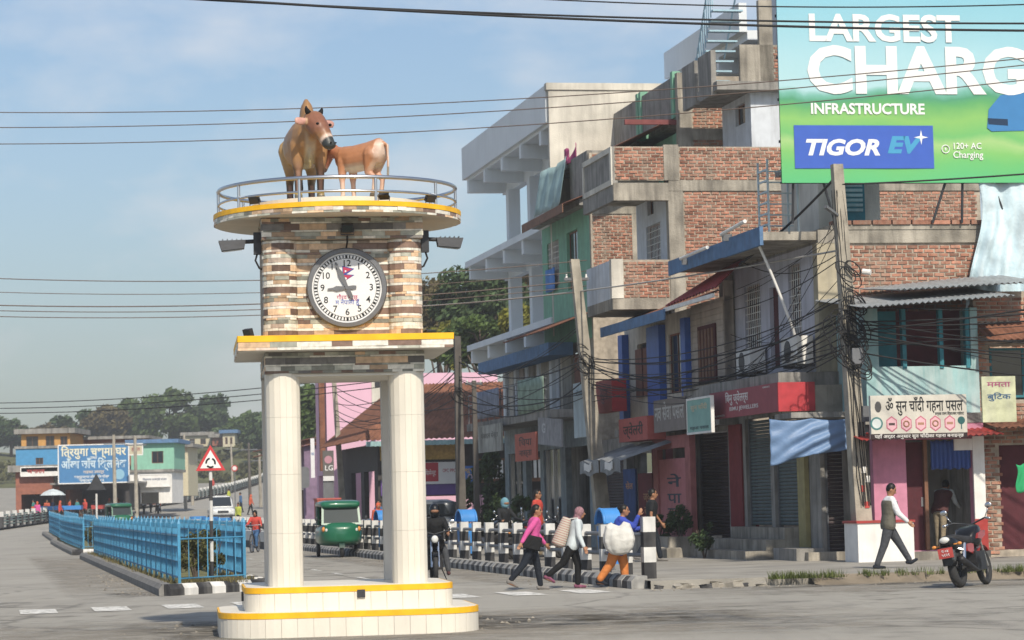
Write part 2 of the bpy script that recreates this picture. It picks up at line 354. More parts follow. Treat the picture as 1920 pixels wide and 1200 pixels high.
# broken kerb at the corner and rubble
rb = T('broken_kerb', None, None); struct(rb)
random.seed(3)
for i in range(8):
    s = random.uniform(.08, .22); mb = MB()
    mb.loft([[(s*(1+random.uniform(-.3, .3))*math.cos(a*1.047), s*.7*math.sin(a*1.047)*(1+random.uniform(-.3, .3)), z) for a in range(6)] for z in (-.03, s*.35, s*.55)])
    mb.build('stone', 'kerb_black' if i % 3 == 0 else 'concrete', rb, (10.75+random.uniform(-.2, .25), -6.6+i*.26, .0), (random.uniform(-.2, .2), random.uniform(-.2, .2), random.uniform(0, 6)))
# rough verge along the pavement end
mb = MB(); random.seed(9)
ny = 60; pts = []
for j in range(ny+1):
    y = -3.8+j*.27; e = 10.9+random.uniform(-.12, .25)
    pts += [(10.45, y, .165), (10.75+random.uniform(-.05, .08), y, .12+random.uniform(0, .05)), (e, y, .02), (e+.4, y, .002)]
mb.add(pts, [(4*j+k, 4*j+k+1, 4*j+k+5, 4*j+k+4) for j in range(ny) for k in range(3)])
struct(mb.build('verge', 'earth', loc=SW(0, 0), rot=(0, 0, RZ), smooth=True))
# ---- grass tufts
M('blade', (.10, .125, .035), .8, .4, 5, 0, attr=True, transl=.25)
M('dry_blade', (.20, .17, .075), .9, .4, 5, 0, attr=True, transl=.25)
def tufts(name, label, spots, mat, hh=.16, n=26, sp=.12):
    mb = MB()
    for (x, y, z) in spots:
        for k in range(n):
            a = random.uniform(0, 6.28); r = random.uniform(0, sp); h = hh*random.uniform(.4, 1.1); b = random.uniform(0, 6.28); l = random.uniform(.02, .09); mb.cur = random.random()
            px, py = x+r*math.cos(a), y+r*math.sin(a); w = .008
            mb.add([(px-w*math.sin(b), py+w*math.cos(b), z), (px+w*math.sin(b), py-w*math.cos(b), z), (px+l*math.cos(b), py+l*math.sin(b), z+h)], [(0, 1, 2)])
    o = mb.build(name, mat, loc=SW(0, 0), rot=(0, 0, RZ), attr=True); tag(o, label, 'grass', kind='stuff')
random.seed(11)
tufts('weeds', 'straggling green weeds on the broken pavement edge', [(10.75+random.uniform(-.2, .2), random.choice((random.uniform(-4.5, -3.4), random.uniform(-2.6, 1.2), random.uniform(-3.4, 4))), .12) for _ in range(75)], 'blade', .16)
# ---- medians
def median(name, x0, x1, ya, yb, skew=0):
    root = T(name, None, None); struct(root)
    mb = MB(); n = 12
    for k in range(n):
        a, b = x0+(x1-x0)*k/n, x0+(x1-x0)*(k+1)/n
        za, zb = zst(a, ya), zst(b, ya); sk_ = skew if k == 0 else 0
        mb.add([(a, ya+.2, za+.19), (a-sk_, yb-.2, za+.19), (b, yb-.2, zb+.19), (b, ya+.2, zb+.19)], [(3, 2, 1, 0)])
    mb.build('soil', 'soil_grass', root)
    return root
M('kerb_grey', (.17, .165, .155), .9, .25, 5, .3, streak=.5, dirt=(.30, .29, .27)); M('kerb_bw_w', (.62, .61, .58), .8, .1, 5, .2, streak=.5, dirt=(.12, .12, .12)); M('kerb_bw_b', (.028, .028, .03), .8, .3, 5, .2, streak=.35, dirt=(.3, .29, .27))
m1 = median('median', 5.9, -36, -15.1, -13.1, 1.7)
sb = stone(.24, .38, .22); sb.materials.append(g('kerb_bw_b')); sw_ = stone(.24, .38, .22); sw_.materials.append(g('kerb_bw_w')); sg = stone(.24, .98, .22); sg.materials.append(g('kerb_grey'))
for k in range(7): put('kerb_stone', sw_ if k % 2 else sb, None, m1, (6.0-.265*k, -14.95+.287*k, 0), (0, 0, math.pi/2+.745))
for k in range(42): put('kerb_stone', sg, None, m1, (5.6-k, -15.1, zst(5.6-k, -15)))
for k in range(40): put('kerb_stone', (sb, sw_)[k % 2], None, m1, (3.8-k, -12.98, zst(4-k, -13)), (0, 0, math.pi))
m2 = median('median', -44, -76, -15.1, -13.3)
for k in range(5): put('kerb_stone', sw_ if k % 2 else sb, None, m2, (-44, -15+.39*k, 0), (0, 0, math.pi/2))
for k in range(32): put('kerb_stone', sg, None, m2, (-44.6-k, -15.1, zst(-44.6-k, -15)))
m3 = median('median', -80, -104, -14.9, -13.4)
for k in range(24): put('kerb_stone', sg, None, m3, (-80.5-k, -14.9, zst(-80.5-k, -15)))
random.seed(5)
tufts('verge_grass', 'dry grass along the foot of the blue fence', [(random.uniform(-35, 5.3), random.choice((-14.9, -13.3))+random.uniform(-.1, .1), .19) for _ in range(150)]+[(random.uniform(3.4, 5), random.uniform(-14.6, -13.4), .19) for _ in range(60)], 'dry_blade', .12, 22, .16)
# ---- far left pavement strip, hill
M('hill_mat', (.085, .095, .035), .95, .5, .12, .4, streak=.5, dirt=(.17, .12, .07))
mb = MB(); random.seed(4)
def hillz(x, y): return hz(y)-1+max(0, min(1, (y-340)/90))*(8+1.5*math.sin(x*.05+2.2)+1.2*math.sin(x*.13+y*.03))*(1-.5*max(0, min(1, (y-480)/120)))
mb.sheet(lambda a, b: (-170+250*a, 335+260*b, hillz(-170+250*a, 335+260*b)+random.uniform(-.3, .3)), 60, 40)
struct(mb.build('hill', 'hill_mat', smooth=True))
M('far_walk', (.27, .255, .22), .9, .2, 1, .3)
def strip(name, pts, mat, zoff):
    mb = MB(); mb.add([(x, y, hz(y)+zoff) for p in pts for (x, y) in p], [(2*i, 2*i+1, 2*i+3, 2*i+2) for i in range(len(pts)-1)]); return struct(mb.build(name, mat))
strip('far_pavement', [((-34, 165), (-90, 165)), ((-34.6, 190), (-90, 200)), ((-35.6, 230), (-90, 240)), ((-33, 262), (-80, 300)), ((-32, 300), (-70, 330)), ((-32.2, 340), (-60, 350))], 'far_walk', .14)
# ================================================================ clock tower
TB = at(648, 1165, 35.2); TB.z = 0; TR = rad(7)
tw = T('clock_tower', 'roundabout clock tower with stone strip cladding, white pillars and round railed platform', 'clock tower', TB, TR, world=True)
def rrect(hx, hy, r, n=9):
    p = []
    for cx, cy, a0 in ((hx-r, hy-r, 0), (-hx+r, hy-r, 90), (-hx+r, -hy+r, 180), (hx-r, -hy+r, 270)):
        p += [(cx+r*math.cos(rad(a0+90*k/n)), cy+r*math.sin(rad(a0+90*k/n))) for k in range(n+1)]
    return p
def path_len(p): return [0]+[sum((V(p[i+1])-V(p[i])).length for i in range(k+1)) for k in range(len(p)-1)]
def sub_path(p, s0, s1):
    L_ = path_len(p)
    def pt(s):
        for i in range(len(p)-1):
            if s <= L_[i+1]+1e-9: t = (s-L_[i])/max(1e-9, L_[i+1]-L_[i]); return V(p[i]).lerp(V(p[i+1]), t)
        return V(p[-1])
    return [pt(s0)]+[V(p[i]) for i in range(len(p)) if s0+1e-4 < L_[i] < s1-1e-4]+[pt(s1)]
def strip_mesh(mb, q, z0, z1, d0, d1):
    """a slab following the polyline q, from offset d0 to d1 outwards (outwards = right of travel)"""
    nn = []
    for i in range(len(q)):
        d = (q[min(i+1, len(q)-1)]-q[max(i-1, 0)]).normalized(); nn.append(V((d.y, -d.x)))
    n = len(q); vs = []
    for dd, z in ((d0, z0), (d1, z0), (d1, z1), (d0, z1)): vs += [(*(q[i]+nn[i]*dd), z) for i in range(n)]
    fs = [(k*n+i, k*n+i+1, ((k+1) % 4)*n+i+1, ((k+1) % 4)*n+i) for k in range(4) for i in range(n-1)]+[(0, n, 2*n, 3*n)[::-1], (n-1, 2*n-1, 3*n-1, 4*n-1)]
    mb.add(vs, [f[::-1] for f in fs])
PAL = dict(cream=(.66, .63, .55), olive=(.30, .30, .25), tan=(.50, .35, .225), brown=(.19, .125, .095), charcoal=(.15, .14, .13), pinkish=(.55, .44, .36))
for k_, c_ in PAL.items(): M('tile_'+k_, c_, .42, .22, 14, .12, sc2=40, rnd=(k_ not in ('cream',)))
def clad(parent, path, z0, z1, rows, names, weights=None, objs=True, name='stone_strip', lmin=.12, lmax=.32, proud=.012, stag=0, depth=0):
    tot = path_len(path)[-1]; z = z0; k = 0; stuff = {}
    while z < z1-.012:
        rw = rows[k % len(rows)]; wt = weights
        if isinstance(rw, tuple): rw, wt = rw
        h = min(rw, z1-z); s = -random.uniform(0, .1)
        while s < tot-.01:
            e = s+random.uniform(lmin, lmax)*(1.3 if h > .05 else .8)
            if e > tot-.06: e = tot
            q = sub_path(path, max(0, s)+.0015, min(tot, e)-.0015); nm = random.choices(names, wt)[0]
            if objs:
                m_ = MB(); strip_mesh(m_, q, z+.0015, z+h-.0015, -.004, proud+random.uniform(-.005, .006)); m_.build(name, 'tile_'+nm, parent)
            else:
                m_ = stuff.setdefault(nm, MB()); strip_mesh(m_, q, z+.0015, z+h-.0015, -.004, proud+random.uniform(-.005, .006))
            s = e
        z += h; k += 1
    for nm, m_ in stuff.items(): m_.build('stone_cladding', 'tile_'+nm, parent)['kind'] = 'stuff'
# base steps
random.seed(21)
def step(hx, hy, r, z0, z1):
    p = rrect(hx, hy, r, 12); core = MB(); q = rrect(hx-.012, hy-.012, r-.012, 12); core.prism(q, z0-.02, z1-.001)
    st_ = core.build('base_step', 'cream', tw)
    band = MB(); band.prism(rrect(hx+.006, hy+.006, r, 12), z1-.068, z1+.006); band.build('yellow_band', 'yellow', st_)
    top = MB(); top.prism(rrect(hx-.02, hy-.02, r-.02, 12), z1+.006, z1+.010); top.build('top_slab', 'cream', st_)
    pp = [V(a) for a in p]+[V(p[0])]; tot = path_len(pp)[-1]; s = 0; n = int(tot/.2)
    for k in range(n):
        m_ = MB(); strip_mesh(m_, sub_path(pp, tot*k/n+.002, tot*(k+1)/n-.002), z0, z1-.072, -.004, .002+random.uniform(-.001, .0015)); m_.build('tile', 'cream', st_)
step(1.66, 1.60, .78, 0, .31); step(1.33, 1.28, .42, .31, .615)
o = MB(); o.box(.08, .18, -1.31, -1.285, .47, .57); vb = o.build('vent_box', 'dark_metal', tw)
o = MB(); o.box(-1.36, -1.32, -.3, -.2, .43, .55); o.build('vent_box', 'dark_metal', tw)
# pillars: rounded outer face, flat inner block
def pillar_prof(cx, cy, sgn, r=.225, n=9):
    return [V((cx+r*math.cos(math.pi+math.pi*k/n), cy+sgn*(-.02)+sgn*r*math.sin(math.pi+math.pi*k/n))) for k in range(n+1)]
PX = .80
M('pillar_grey', (.50, .485, .45), .55, .06, 3, .05, streak=.2, dirt=(.4, .37, .32))
for sx in (-1, 1):
    for sy in (1, -1):                       # sy 1 = front row
        cx, cy = sx*PX, -.80*sy
        po = T('pillar', None, None, (0, 0, 0), 0, world=True); po.parent = tw
        mb = MB(); prof = pillar_prof(cx, cy, sy)
        mb.prism([(cx-.225, cy), (cx+.225, cy), (cx+.225, cy+.20*sy), (cx-.225, cy+.20*sy)][::sy], .60, 3.335); mb.build('shaft', 'pillar_grey', po)
        n = len(prof)-1
        for k in range(n):
            a, b = prof[k], prof[k+1]; z = .62
            for z1 in (1.30, 2.05, 2.78, 3.34):
                m_ = MB(); q = [a.lerp(b, .012), a.lerp(b, .988)]
                if sy < 0: q = q[::-1]
                strip_mesh(m_, q, z+.001, z1-.001, -.12, random.uniform(-.0008, .0008)); m_.build('tile', 'cream', po); z = z1
# beam
def quad_path(h, ch=0): return [V((-h, h)), V((-h, -h)), V((h, -h)), V((h, h)), V((-h, h))]
mb = MB(); mb.box(-1.01, 1.01, -1.01, 1.01, 3.335, 3.615); bm_ = mb.build('lower_beam', 'grout', tw)
mb = MB(); mb.box(-.98, .98, -.98, .98, 3.30, 3.333); mb.build('beam_soffit', 'pale_soffit', bm_)
W1 = [1, 3, 3, 3.4, 1.6, .8]; NM = list(PAL); ROWD = [(.035, (1, 4, .5, 1, .3, 0)), (.06, (1.5, 3, 3, .2, 0, .6)), (.022, (4, 2, .5, .3, 0, 0)), (.085, (0, .4, 3, .8, 3.5, .3)), (.024, (4, 2, .5, .3, 0, 0)), (.042, (.2, 4, 1, 1, .6, 0))]
W0 = [2.6, 2.4, 2.4, 1.5, .45, .5]
random.seed(33)
clad(bm_, [V((-1.02, -1.012)), V((1.02, -1.012))], 3.337, 3.612, ROWD, NM, W1, name='stone_strip', lmin=.12, lmax=.28)
clad(bm_, [V((-1.012, 1.0)), V((-1.012, -1.0))], 3.337, 3.612, ROWD, NM, W1, objs=False)
clad(bm_, [V((1.012, -1.0)), V((1.012, 1.0))], 3.337, 3.612, ROWD, NM, W1, objs=False)
# ledge
mb = MB(); mb.box(-1.36, 1.36, -1.36, 1.36, 3.617, 3.80); le = mb.build('ledge', 'pale_soffit', tw)
mb = MB(); mb.prism(rrect(1.378, 1.378, .01, 1), 3.728, 3.808); mb.build('yellow_band', 'yellow', le)
clad(le, [V((-1.37, -1.362)), V((1.37, -1.362))], 3.62, 3.727, [.035, .07], NM, [5, 1.5, 2, .9, .2, 1], lmin=.2, lmax=.4)
clad(le, [V((-1.362, 1.35)), V((-1.362, -1.35))], 3.62, 3.727, [.035, .07], NM, [5, 1.5, 2, .9, .2, 1], objs=False)
# body core, corner columns, cladding
mb = MB(); mb.box(-.80, .80, -.86, .86, 3.80, 5.34); mb.box(-.86, .86, -.80, .80, 3.80, 5.34); bd = mb.build('tower_body', 'grout', tw)
for sx in (-1, 1):
    for sy in (1, -1):
        mb = MB(); mb.cyl((sx*.80, -.80*sy, 3.80), (sx*.80, -.80*sy, 5.07), .218, n=18); mb.build('corner_column', 'grout', bd)
def arc(cx, cy, r, a0, a1, n=8): return [V((cx+r*math.cos(rad(a0+(a1-a0)*k/n)), cy+r*math.sin(rad(a0+(a1-a0)*k/n)))) for k in range(n+1)]
ROWS = [(.08, (0, 0, 2.4, 3.2, 0, .2)), (.034, (7, .2, .5, 0, 0, .4)), (.056, (2.6, 0, 3, 0, 0, .8)), (.05, (.4, 5, .3, .5, 0, 0)), (.028, (.4, 2, 2, 1.6, 0, .3)), (.034, (6, .3, .8, 0, 0, .6))]
random.seed(41)
clad(bd, arc(-.8, -.8, .22, 180, 344), 3.81, 5.06, ROWS, NM, W0, objs=True, lmin=.12, lmax=.24)
clad(bd, arc(.8, -.8, .22, 196, 360), 3.81, 5.06, ROWS, NM, W0, objs=False, lmin=.12, lmax=.24)
clad(bd, [V((-.60, -.872)), V((.60, -.872))], 3.81, 5.06, ROWS, NM, W0, objs=True)
clad(bd, [V((-.872, .8)), V((-.872, -.6))], 3.81, 5.06, ROWS, NM, W0, objs=False)
clad(bd, [V((.872, -.6)), V((.872, .8))], 3.81, 5.06, ROWS, NM, W0, objs=False)
mb = MB(); mb.box(-1.025, 1.025, -1.025, 1.025, 5.06, 5.345); ub = mb.build('upper_beam', 'grout', tw)
clad(ub, [V((-1.035, -1.027)), V((1.035, -1.027))], 5.062, 5.345, ROWD, NM, W1, lmin=.12, lmax=.28)
clad(ub, [V((-1.027, 1.02)), V((-1.027, -1.02))], 5.062, 5.345, ROWD, NM, W1, objs=False)
clad(ub, [V((1.027, -1.02)), V((1.027, 1.02))], 5.062, 5.345, ROWD, NM, W1, objs=False)
# platform
def circ(r, n=72): return [(r*math.cos(6.28319*k/n), r*math.sin(6.28319*k/n)) for k in range(n)]
mb = MB(); mb.prism(circ(1.615), 5.346, 5.48); pf = mb.build('platform', 'pale_soffit', tw, smooth=rad(40))
mb = MB(); mb.prism(circ(1.638), 5.425, 5.488); mb.build('yellow_band', 'yellow', pf)
clad(pf, [V(p) for p in arc(0, 0, 1.618, 170, 370, 48)], 5.345, 5.424, [.028, .05], NM, [3.4, 2.6, 2, 1, .2, 1.2], lmin=.16, lmax=.32)
mb = MB(); mb.prism(circ(1.15), 5.488, 5.60); mb.build('plinth', 'cream', pf)
rl = T('railing', None, None, (0, 0, 0), 0, world=True); rl.parent = tw
for z, r_, nme in ((5.80, .026, 'top_rail'), (5.62, .017, 'middle_rail')):
    mb = MB(); mb.tube([(1.57*math.cos(6.28319*k/64), 1.57*math.sin(6.28319*k/64), z) for k in range(64)], r_, 8, True); mb.build(nme, 'steel', rl, smooth=True)
for k in range(10):
    a = rad(-75+36*k); mb = MB(); mb.cyl((1.57*math.cos(a), 1.57*math.sin(a), 5.485), (1.57*math.cos(a), 1.57*math.sin(a), 5.79), .020, n=10); mb.build('post', 'steel', rl, smooth=rad(40))
# clock
ck = T('clock', None, None, (.05, -.905, 4.435), 0, world=True); ck.parent = tw
mb = MB(); mb.loft([[(r*math.cos(6.28319*k/48), y, r*math.sin(6.28319*k/48)) for k in range(48)] for r, y in ((.515, .06), (.520, -.03), (.505, -.06), (.455, -.065), (.450, -.03), (.44, .03))]); rim = mb.build('rim', 'grey_metal', ck, smooth=rad(35))
P('clock_white', 'F2F3F3', rough=.3, var=.03, bump=0); P('clock_ink', '1c2022', rough=.5, var=.05, bump=0)
mb = MB(); mb.prism(circ(.452, 48), 0, .03, 'y'); mb.build('dial', 'clock_white', ck, (0, -.035, 0))
for k in range(60):
    a = 6.28319*k/60; w = .008 if k % 5 else .014; d = V((math.sin(a), 0, math.cos(a))); t_ = V((math.cos(a), 0, -math.sin(a)))
    m_ = MB(); b_ = [d*.385-t_*w, d*.385+t_*w, d*.422+t_*w, d*.422-t_*w]; m_.hexa([(p.x, -.0362, p.z) for p in b_], [(p.x, -.0382, p.z) for p in b_]); m_.build('minute_mark', 'clock_ink', ck)
for r_ in (.380, .428):
    m_ = MB(); m_.torus((0, -.0365, 0), r_, .0028, (0, 1, 0), 48, 4); m_.build('dial_ring', 'clock_ink', ck)
for h in range(1, 13):
    a = 6.28319*h/12; text(str(h), .118, 'clock_ink', ck, (.315*math.sin(a), -.037, .315*math.cos(a)), bold=.006, name='numeral')
def hand(name, ang, ln, tail, w, dep):
    m_ = MB(); prof = [(-w*.6, -tail), (-w*.8, -tail*.6), (-w*.55, 0), (-w*.8, ln*.25), (-w*1.1, ln*.55), (-w*.5, ln*.72), (-w*.35, ln)]
    prof = prof+[(-x, z) for x, z in prof[::-1]]
    m_.prism(prof, -.006, .006, 'y'); m_.build(name, 'grey_metal', ck, (0, dep, 0), (0, rad(ang), 0))
hand('minute_hand', -24, .36, .15, .032, -.065); hand('hour_hand', -94, .25, .12, .03, -.052)
m_ = MB(); m_.cyl((0, -.075, 0), (0, -.03, 0), .026, n=12); m_.build('hub', 'grey_metal', ck)
fl = flat('C8345A'); bl = flat('3C4FA8'); P('blue_border', '5566b8', bump=0, var=.02)
m_ = MB(); m_.prism([(-.055, .07), (.10, .165), (-.005, .175), (.10, .245), (-.055, .285)][::-1], -.0375, -.036, 'y'); m_.build('flag_border', bl, ck)
m_ = MB(); m_.prism([(-.045, .078), (.075, .159), (-.045, .167)][::-1], -.0385, -.0377, 'y'); m_.prism([(-.045, .182), (.075, .24), (-.045, .272)][::-1], -.0385, -.0377, 'y'); m_.build('flag_field', fl, ck)
m_ = MB(); m_.cyl((-.015, -.0395, .12), (-.015, -.0387, .12), .016, n=10); m_.cyl((-.015, -.0395, .215), (-.015, -.0387, .215), .012, n=10); m_.build('flag_emblem', 'clock_white', ck)
text('गौरव गर्छु', .075, flat('D24C78'), ck, (.0, -.037, -.125), width=.27, name='motto'); text('म नेपाली हुँ', .08, flat('3358C4'), ck, (.0, -.037, -.19), width=.31, name='motto')
# lamps on the tower
M('lamp_grey', (.07, .072, .078), .5, .15)
def led(x, sx, lab):
    e = T('led_street_lamp', lab, 'lamp', tw.matrix_basis @ V((x, -.75, 5.02)), TR, world=True)
    m_ = MB(); m_.box(-.05, .05, -.07, .07, -.12, .16); m_.build('bracket', 'dark_metal', e)
    m_ = MB(); m_.cyl((sx*.04, 0, .05), (sx*.17, 0, .045), .028); m_.build('arm', 'dark_metal', e)
    m_ = MB(); m_.hexa([(sx*.17, -.09, -.045), (sx*.46, -.10, -.075), (sx*.46, .10, -.075), (sx*.17, .09, -.045)], [(sx*.15, -.09, .065), (sx*.50, -.10, .055), (sx*.50, .10, .055), (sx*.15, .09, .065)])
    clean_me = m_.build('lamp_head', 'lamp_grey', e); clean(clean_me.data)
    m_ = MB(); m_.hexa([(sx*.2, -.07, -.056), (sx*.44, -.08, -.082), (sx*.44, .08, -.082), (sx*.2, .07, -.056)], [(sx*.2, -.07, -.050), (sx*.44, -.08, -.074), (sx*.44, .08, -.074), (sx*.2, .07, -.050)]); clean(m_.build('led_panel', 'glass_tint', e).data)
    for k in range(5): m_ = MB(); m_.box(min(sx*(.2+.06*k), sx*(.21+.06*k)), max(sx*(.2+.06*k), sx*(.21+.06*k)), -.085, .085, .064, .078); m_.build('cooling_fin', 'lamp_grey', e)
    m_ = MB(); m_.tube([(sx*.0, -.02, -.1), (sx*.03, -.02, -.2), (sx*-.02, -.0, -.3), (-sx*.09, 0, -.33)], .013, 6); m_.build('flex', 'cable', e)
led(-1.085, -1, 'grey lamp head on an arm at the shaded end of the clock tower'); led(1.085, 1, 'grey lamp head on an arm at the sunlit end of the clock tower')
def spot(p, rz, tilt, lab, s=1.0):
    e = T('floodlight', lab, 'floodlight', tw.matrix_basis @ V(p), TR+rz, world=True)
    m_ = MB(); m_.box(-.07*s, .07*s, -.03*s, .03*s, -.05*s, .05*s); ob = m_.build('housing', 'dark_metal', e, (0, 0, .09*s), (tilt, 0, 0))
    m_ = MB(); m_.box(-.06*s, .06*s, -.036*s, -.031*s, -.04*s, .04*s); m_.build('lens', 'glass_tint', e, (0, 0, .09*s), (tilt, 0, 0))
    m_ = MB(); m_.tube([(-.078*s, 0, .09*s), (-.078*s, 0, .01), (.078*s, 0, .01), (.078*s, 0, .09*s)], .008, 5); m_.build('yoke', 'dark_metal', e)
spot((-1.12, -1.05, 5.488), 2.4, -.5, 'black floodlight on the platform beside the cow statue'); spot((.52, -1.38, 5.49), 3.0, -.9, 'black floodlight at the calf statue feet', .9); spot((1.15, -1.02, 5.488), -2.6, -.6, 'black floodlight near the rail away from the cow')
spot((.06, -1.10, 5.10), 0, .5, 'black floodlight above the clock dial', 1.05); spot((-1.22, -.6, 3.808), -.9, .3, 'small floodlight on the ledge below the clock'); spot((1.22, .2, 3.808), .4, .2, 'small floodlight on the ledge towards the street')
m_ = MB(); m_.tube([(.06, -1.06, 5.1), (.06, -1.05, 5.02), (.05, -.95, 4.95)], .012, 6); m_.build('flex', 'cable', tw)
# ================================================================ buildings on the right of the street
def cel(x, y, z): return (x, y, z)
def bricks(parent, o, ax, d, sgn, a0, a1, z0, z1, holes=(), objs=0, L_=.255, H_=.09, seed=1, mat='brick', jit=.011, first=None):
    """brick skin on a wall face: ax normal axis, d face position, sgn outward. Up to objs bricks are objects."""
    rnd = random.Random(seed); meshes = []
    for k in range(4):
        m_ = MB(); l, h, t = L_-.016-rnd.uniform(0, .02), H_-.014-rnd.uniform(0, .008), .04; c = .006
        if ax == 'x': m_.loft([[(-t*sgn, -l/2, -h/2), (-t*sgn, l/2, -h/2), (-t*sgn, l/2, h/2), (-t*sgn, -l/2, h/2)][::sgn], [(0, -l/2+c, -h/2+c), (0, l/2-c, -h/2+c), (0, l/2-c, h/2-c), (0, -l/2+c, h/2-c)][::sgn]])
        else: m_.loft([[(-l/2, -t*sgn, -h/2), (l/2, -t*sgn, -h/2), (l/2, -t*sgn, h/2), (-l/2, -t*sgn, h/2)][::-sgn], [(-l/2+c, 0, -h/2+c), (l/2-c, 0, -h/2+c), (l/2-c, 0, h/2-c), (-l/2+c, 0, h/2-c)][::-sgn]])
        me = m_.mesh('brick'); me.materials.append(g(mat)); meshes.append((me, m_))
    rest = MB(); cnt = 0; cells = []
    r = 0; z = z0
    while z+H_ <= z1+.01:
        a = a0+(L_/2 if r % 2 else 0)-L_*.5+rnd.uniform(0, .05)
        while a < a1:
            c0, c1 = max(a, a0), min(a+L_, a1)
            if c1-c0 > .07 and not any(h[0] < (c0+c1)/2 < h[1] and h[2] < z+H_/2 < h[3] for h in holes): cells.append((c0, c1, z+H_/2))
            a += L_
        z += H_; r += 1
    if first: cells.sort(key=first)
    for c0, c1, zc in cells:
        me, m_ = rnd.choice(meshes); s = (c1-c0)/L_; p = d+sgn*rnd.uniform(0, jit*1.6)+.012*sgn; ac = (c0+c1)/2; tz = rnd.uniform(-.03, .03); zc += rnd.uniform(-.006, .006)
        if cnt < objs:
            ob = put('brick', me, None, parent, ((p, ac, zc) if ax == 'x' else (ac, p, zc))); ob.location = V(ob.location)-V(o)
            ob.scale = (1, s, 1) if ax == 'x' else (s, 1, 1); ob.rotation_euler = (tz if ax == 'x' else 0, tz if ax == 'y' else 0, 0); cnt += 1
        else:
            rest.cur = rnd.random()
            if ax == 'x': rest.add([(p+v[0]-o[0], ac+v[1]*s-o[1], zc+v[2]+v[1]*tz-o[2]) for v in m_.v], m_.f)
            else: rest.add([(ac+v[0]*s-o[0], p+v[1]-o[1], zc+v[2]+v[0]*tz-o[2]) for v in m_.v], m_.f)
    if rest.v:
        ob = rest.build('brickwork', 'brick_far', parent, attr=True); ob['kind'] = 'stuff'
def window(parent, o, ax, d, sgn, a0, a1, z0, z1, fm='wood', style='pane', depth=.10, n=2, gm='glass', sill=None):
    """frame + panes (+ grille or shutters) set back into an opening"""
    mb = MB(o); t = .05; p0, p1 = sorted((d-sgn*(depth+.05), d-sgn*depth))
    def bx(m, a, b, c, e, q0, q1): m.box(q0, q1, a, b, c, e) if ax == 'x' else m.box(a, b, q0, q1, c, e)
    bx(mb, a0, a1, z0, z0+t, p0, p1); bx(mb, a0, a1, z1-t, z1, p0, p1); bx(mb, a0, a0+t, z0+t, z1-t, p0, p1); bx(mb, a1-t, a1, z0+t, z1-t, p0, p1)
    for k in range(1, n):
        m_ = a0+(a1-a0)*k/n; bx(mb, m_-t*.4, m_+t*.4, z0+t, z1-t, p0, p1)
    w = mb.build('window', fm, parent); pm = (p0+p1)/2
    for k in range(n):
        mb = MB(o); bx(mb, a0+(a1-a0)*k/n+t*.4, a0+(a1-a0)*(k+1)/n-t*.4, z0+t, z1-t, pm-.006, pm+.006); mb.build('pane', gm, w)
    if style == 'grille':
        mb = MB(o); f = d-sgn*.03
        nz = max(3, int((z1-z0)/.17)); na = max(3, int((a1-a0)/.15))
        for k in range(1, nz): zz = z0+(z1-z0)*k/nz; bx(mb, a0, a1, zz-.008, zz+.008, f-.008, f+.008)
        for k in range(1, na): aa = a0+(a1-a0)*k/na; bx(mb, aa-.008, aa+.008, z0, z1, f-.01, f+.006)
        mb.build('grille', 'white', w)
    if sill:
        mb = MB(o); q = sorted((d-sgn*.02, d+sgn*.08)); bx(mb, a0-.06, a1+.06, z0-.06, z0-.003, *q); mb.build('sill', sill, w)
    return w
def shutter(parent, o, ax, d, sgn, a0, a1, z0, z1, mat, name='roller_shutter'):
    """rolling shutter with ribbed slats and side guides"""
    e = bpy.data.objects.new(name, None); col.objects.link(e); e.parent = parent
    n = int((z1-z0)/.085); prof = []
    for k in range(n):
        zz = z0+(z1-z0)*k/n; h = (z1-z0)/n
        mb = MB(o); pr = [(0, zz+.004), (.022*sgn, zz+h*.25), (.026*sgn, zz+h*.6), (.012*sgn, zz+h*.95), (-.01*sgn, zz+h-.002), (-.01*sgn, zz+.004)]
        if ax == 'x': mb.prism([(a0+(a1-a0)*i, 0) for i in (0, 1)], 0, 1) if 0 else mb.add([(d+p, a, z) for a in (a0, a1) for p, z in pr], [tuple(range(6)), tuple(range(6, 12))[::-1]]+[(i, (i+1) % 6, (i+1) % 6+6, i+6)[::-1] for i in range(6)])
        else: mb.add([(a, d+p, z) for a in (a0, a1) for p, z in pr], [tuple(range(6)), tuple(range(6, 12))[::-1]]+[(i, (i+1) % 6, (i+1) % 6+6, i+6)[::-1] for i in range(6)])
        ob = mb.build('slat', mat, e); clean(ob.data)
    for a in (a0, a1):
        mb = MB(o); q = sorted((d-sgn*.03, d+sgn*.05))
        mb.box(q[0], q[1], a-.03, a+.03, z0, z1+.05) if ax == 'x' else mb.box(a-.03, a+.03, q[0], q[1], z0, z1+.05)
        mb.build('guide', 'grey_metal', e)
    return e
def bld(name, label, o, cat='building'):
    return T(name, label, cat, o)
def corr(mb, p00, p10, p01, p11, n, amp=.018, m=3, th=.004):
    """corrugated sheet between four corners; waves run from edge 0 to edge 1"""
    p00, p10, p01, p11 = map(V, (p00, p10, p01, p11)); nn = (p10-p00).cross(p01-p00).normalized()
    k = n*4
    f = lambda u, v, s: tuple(p00.lerp(p10, u).lerp(p01.lerp(p11, u), v)+nn*(amp*math.sin(u*n*6.28319)+s))
    mb.sheet(lambda u, v: f(u, v, th), k, m); mb.sheet(lambda u, v: f(1-u, v, -th), k, m)
P('blueviolet_wall', 'cdcfde', var=.1, sc_=1.2, streak=.4, dirt=(.12, .12, .13)); P('blue_trim', '5a86b4', var=.2, streak=.3); P('blue_post', '2a66c8', rough=.5, var=.12)
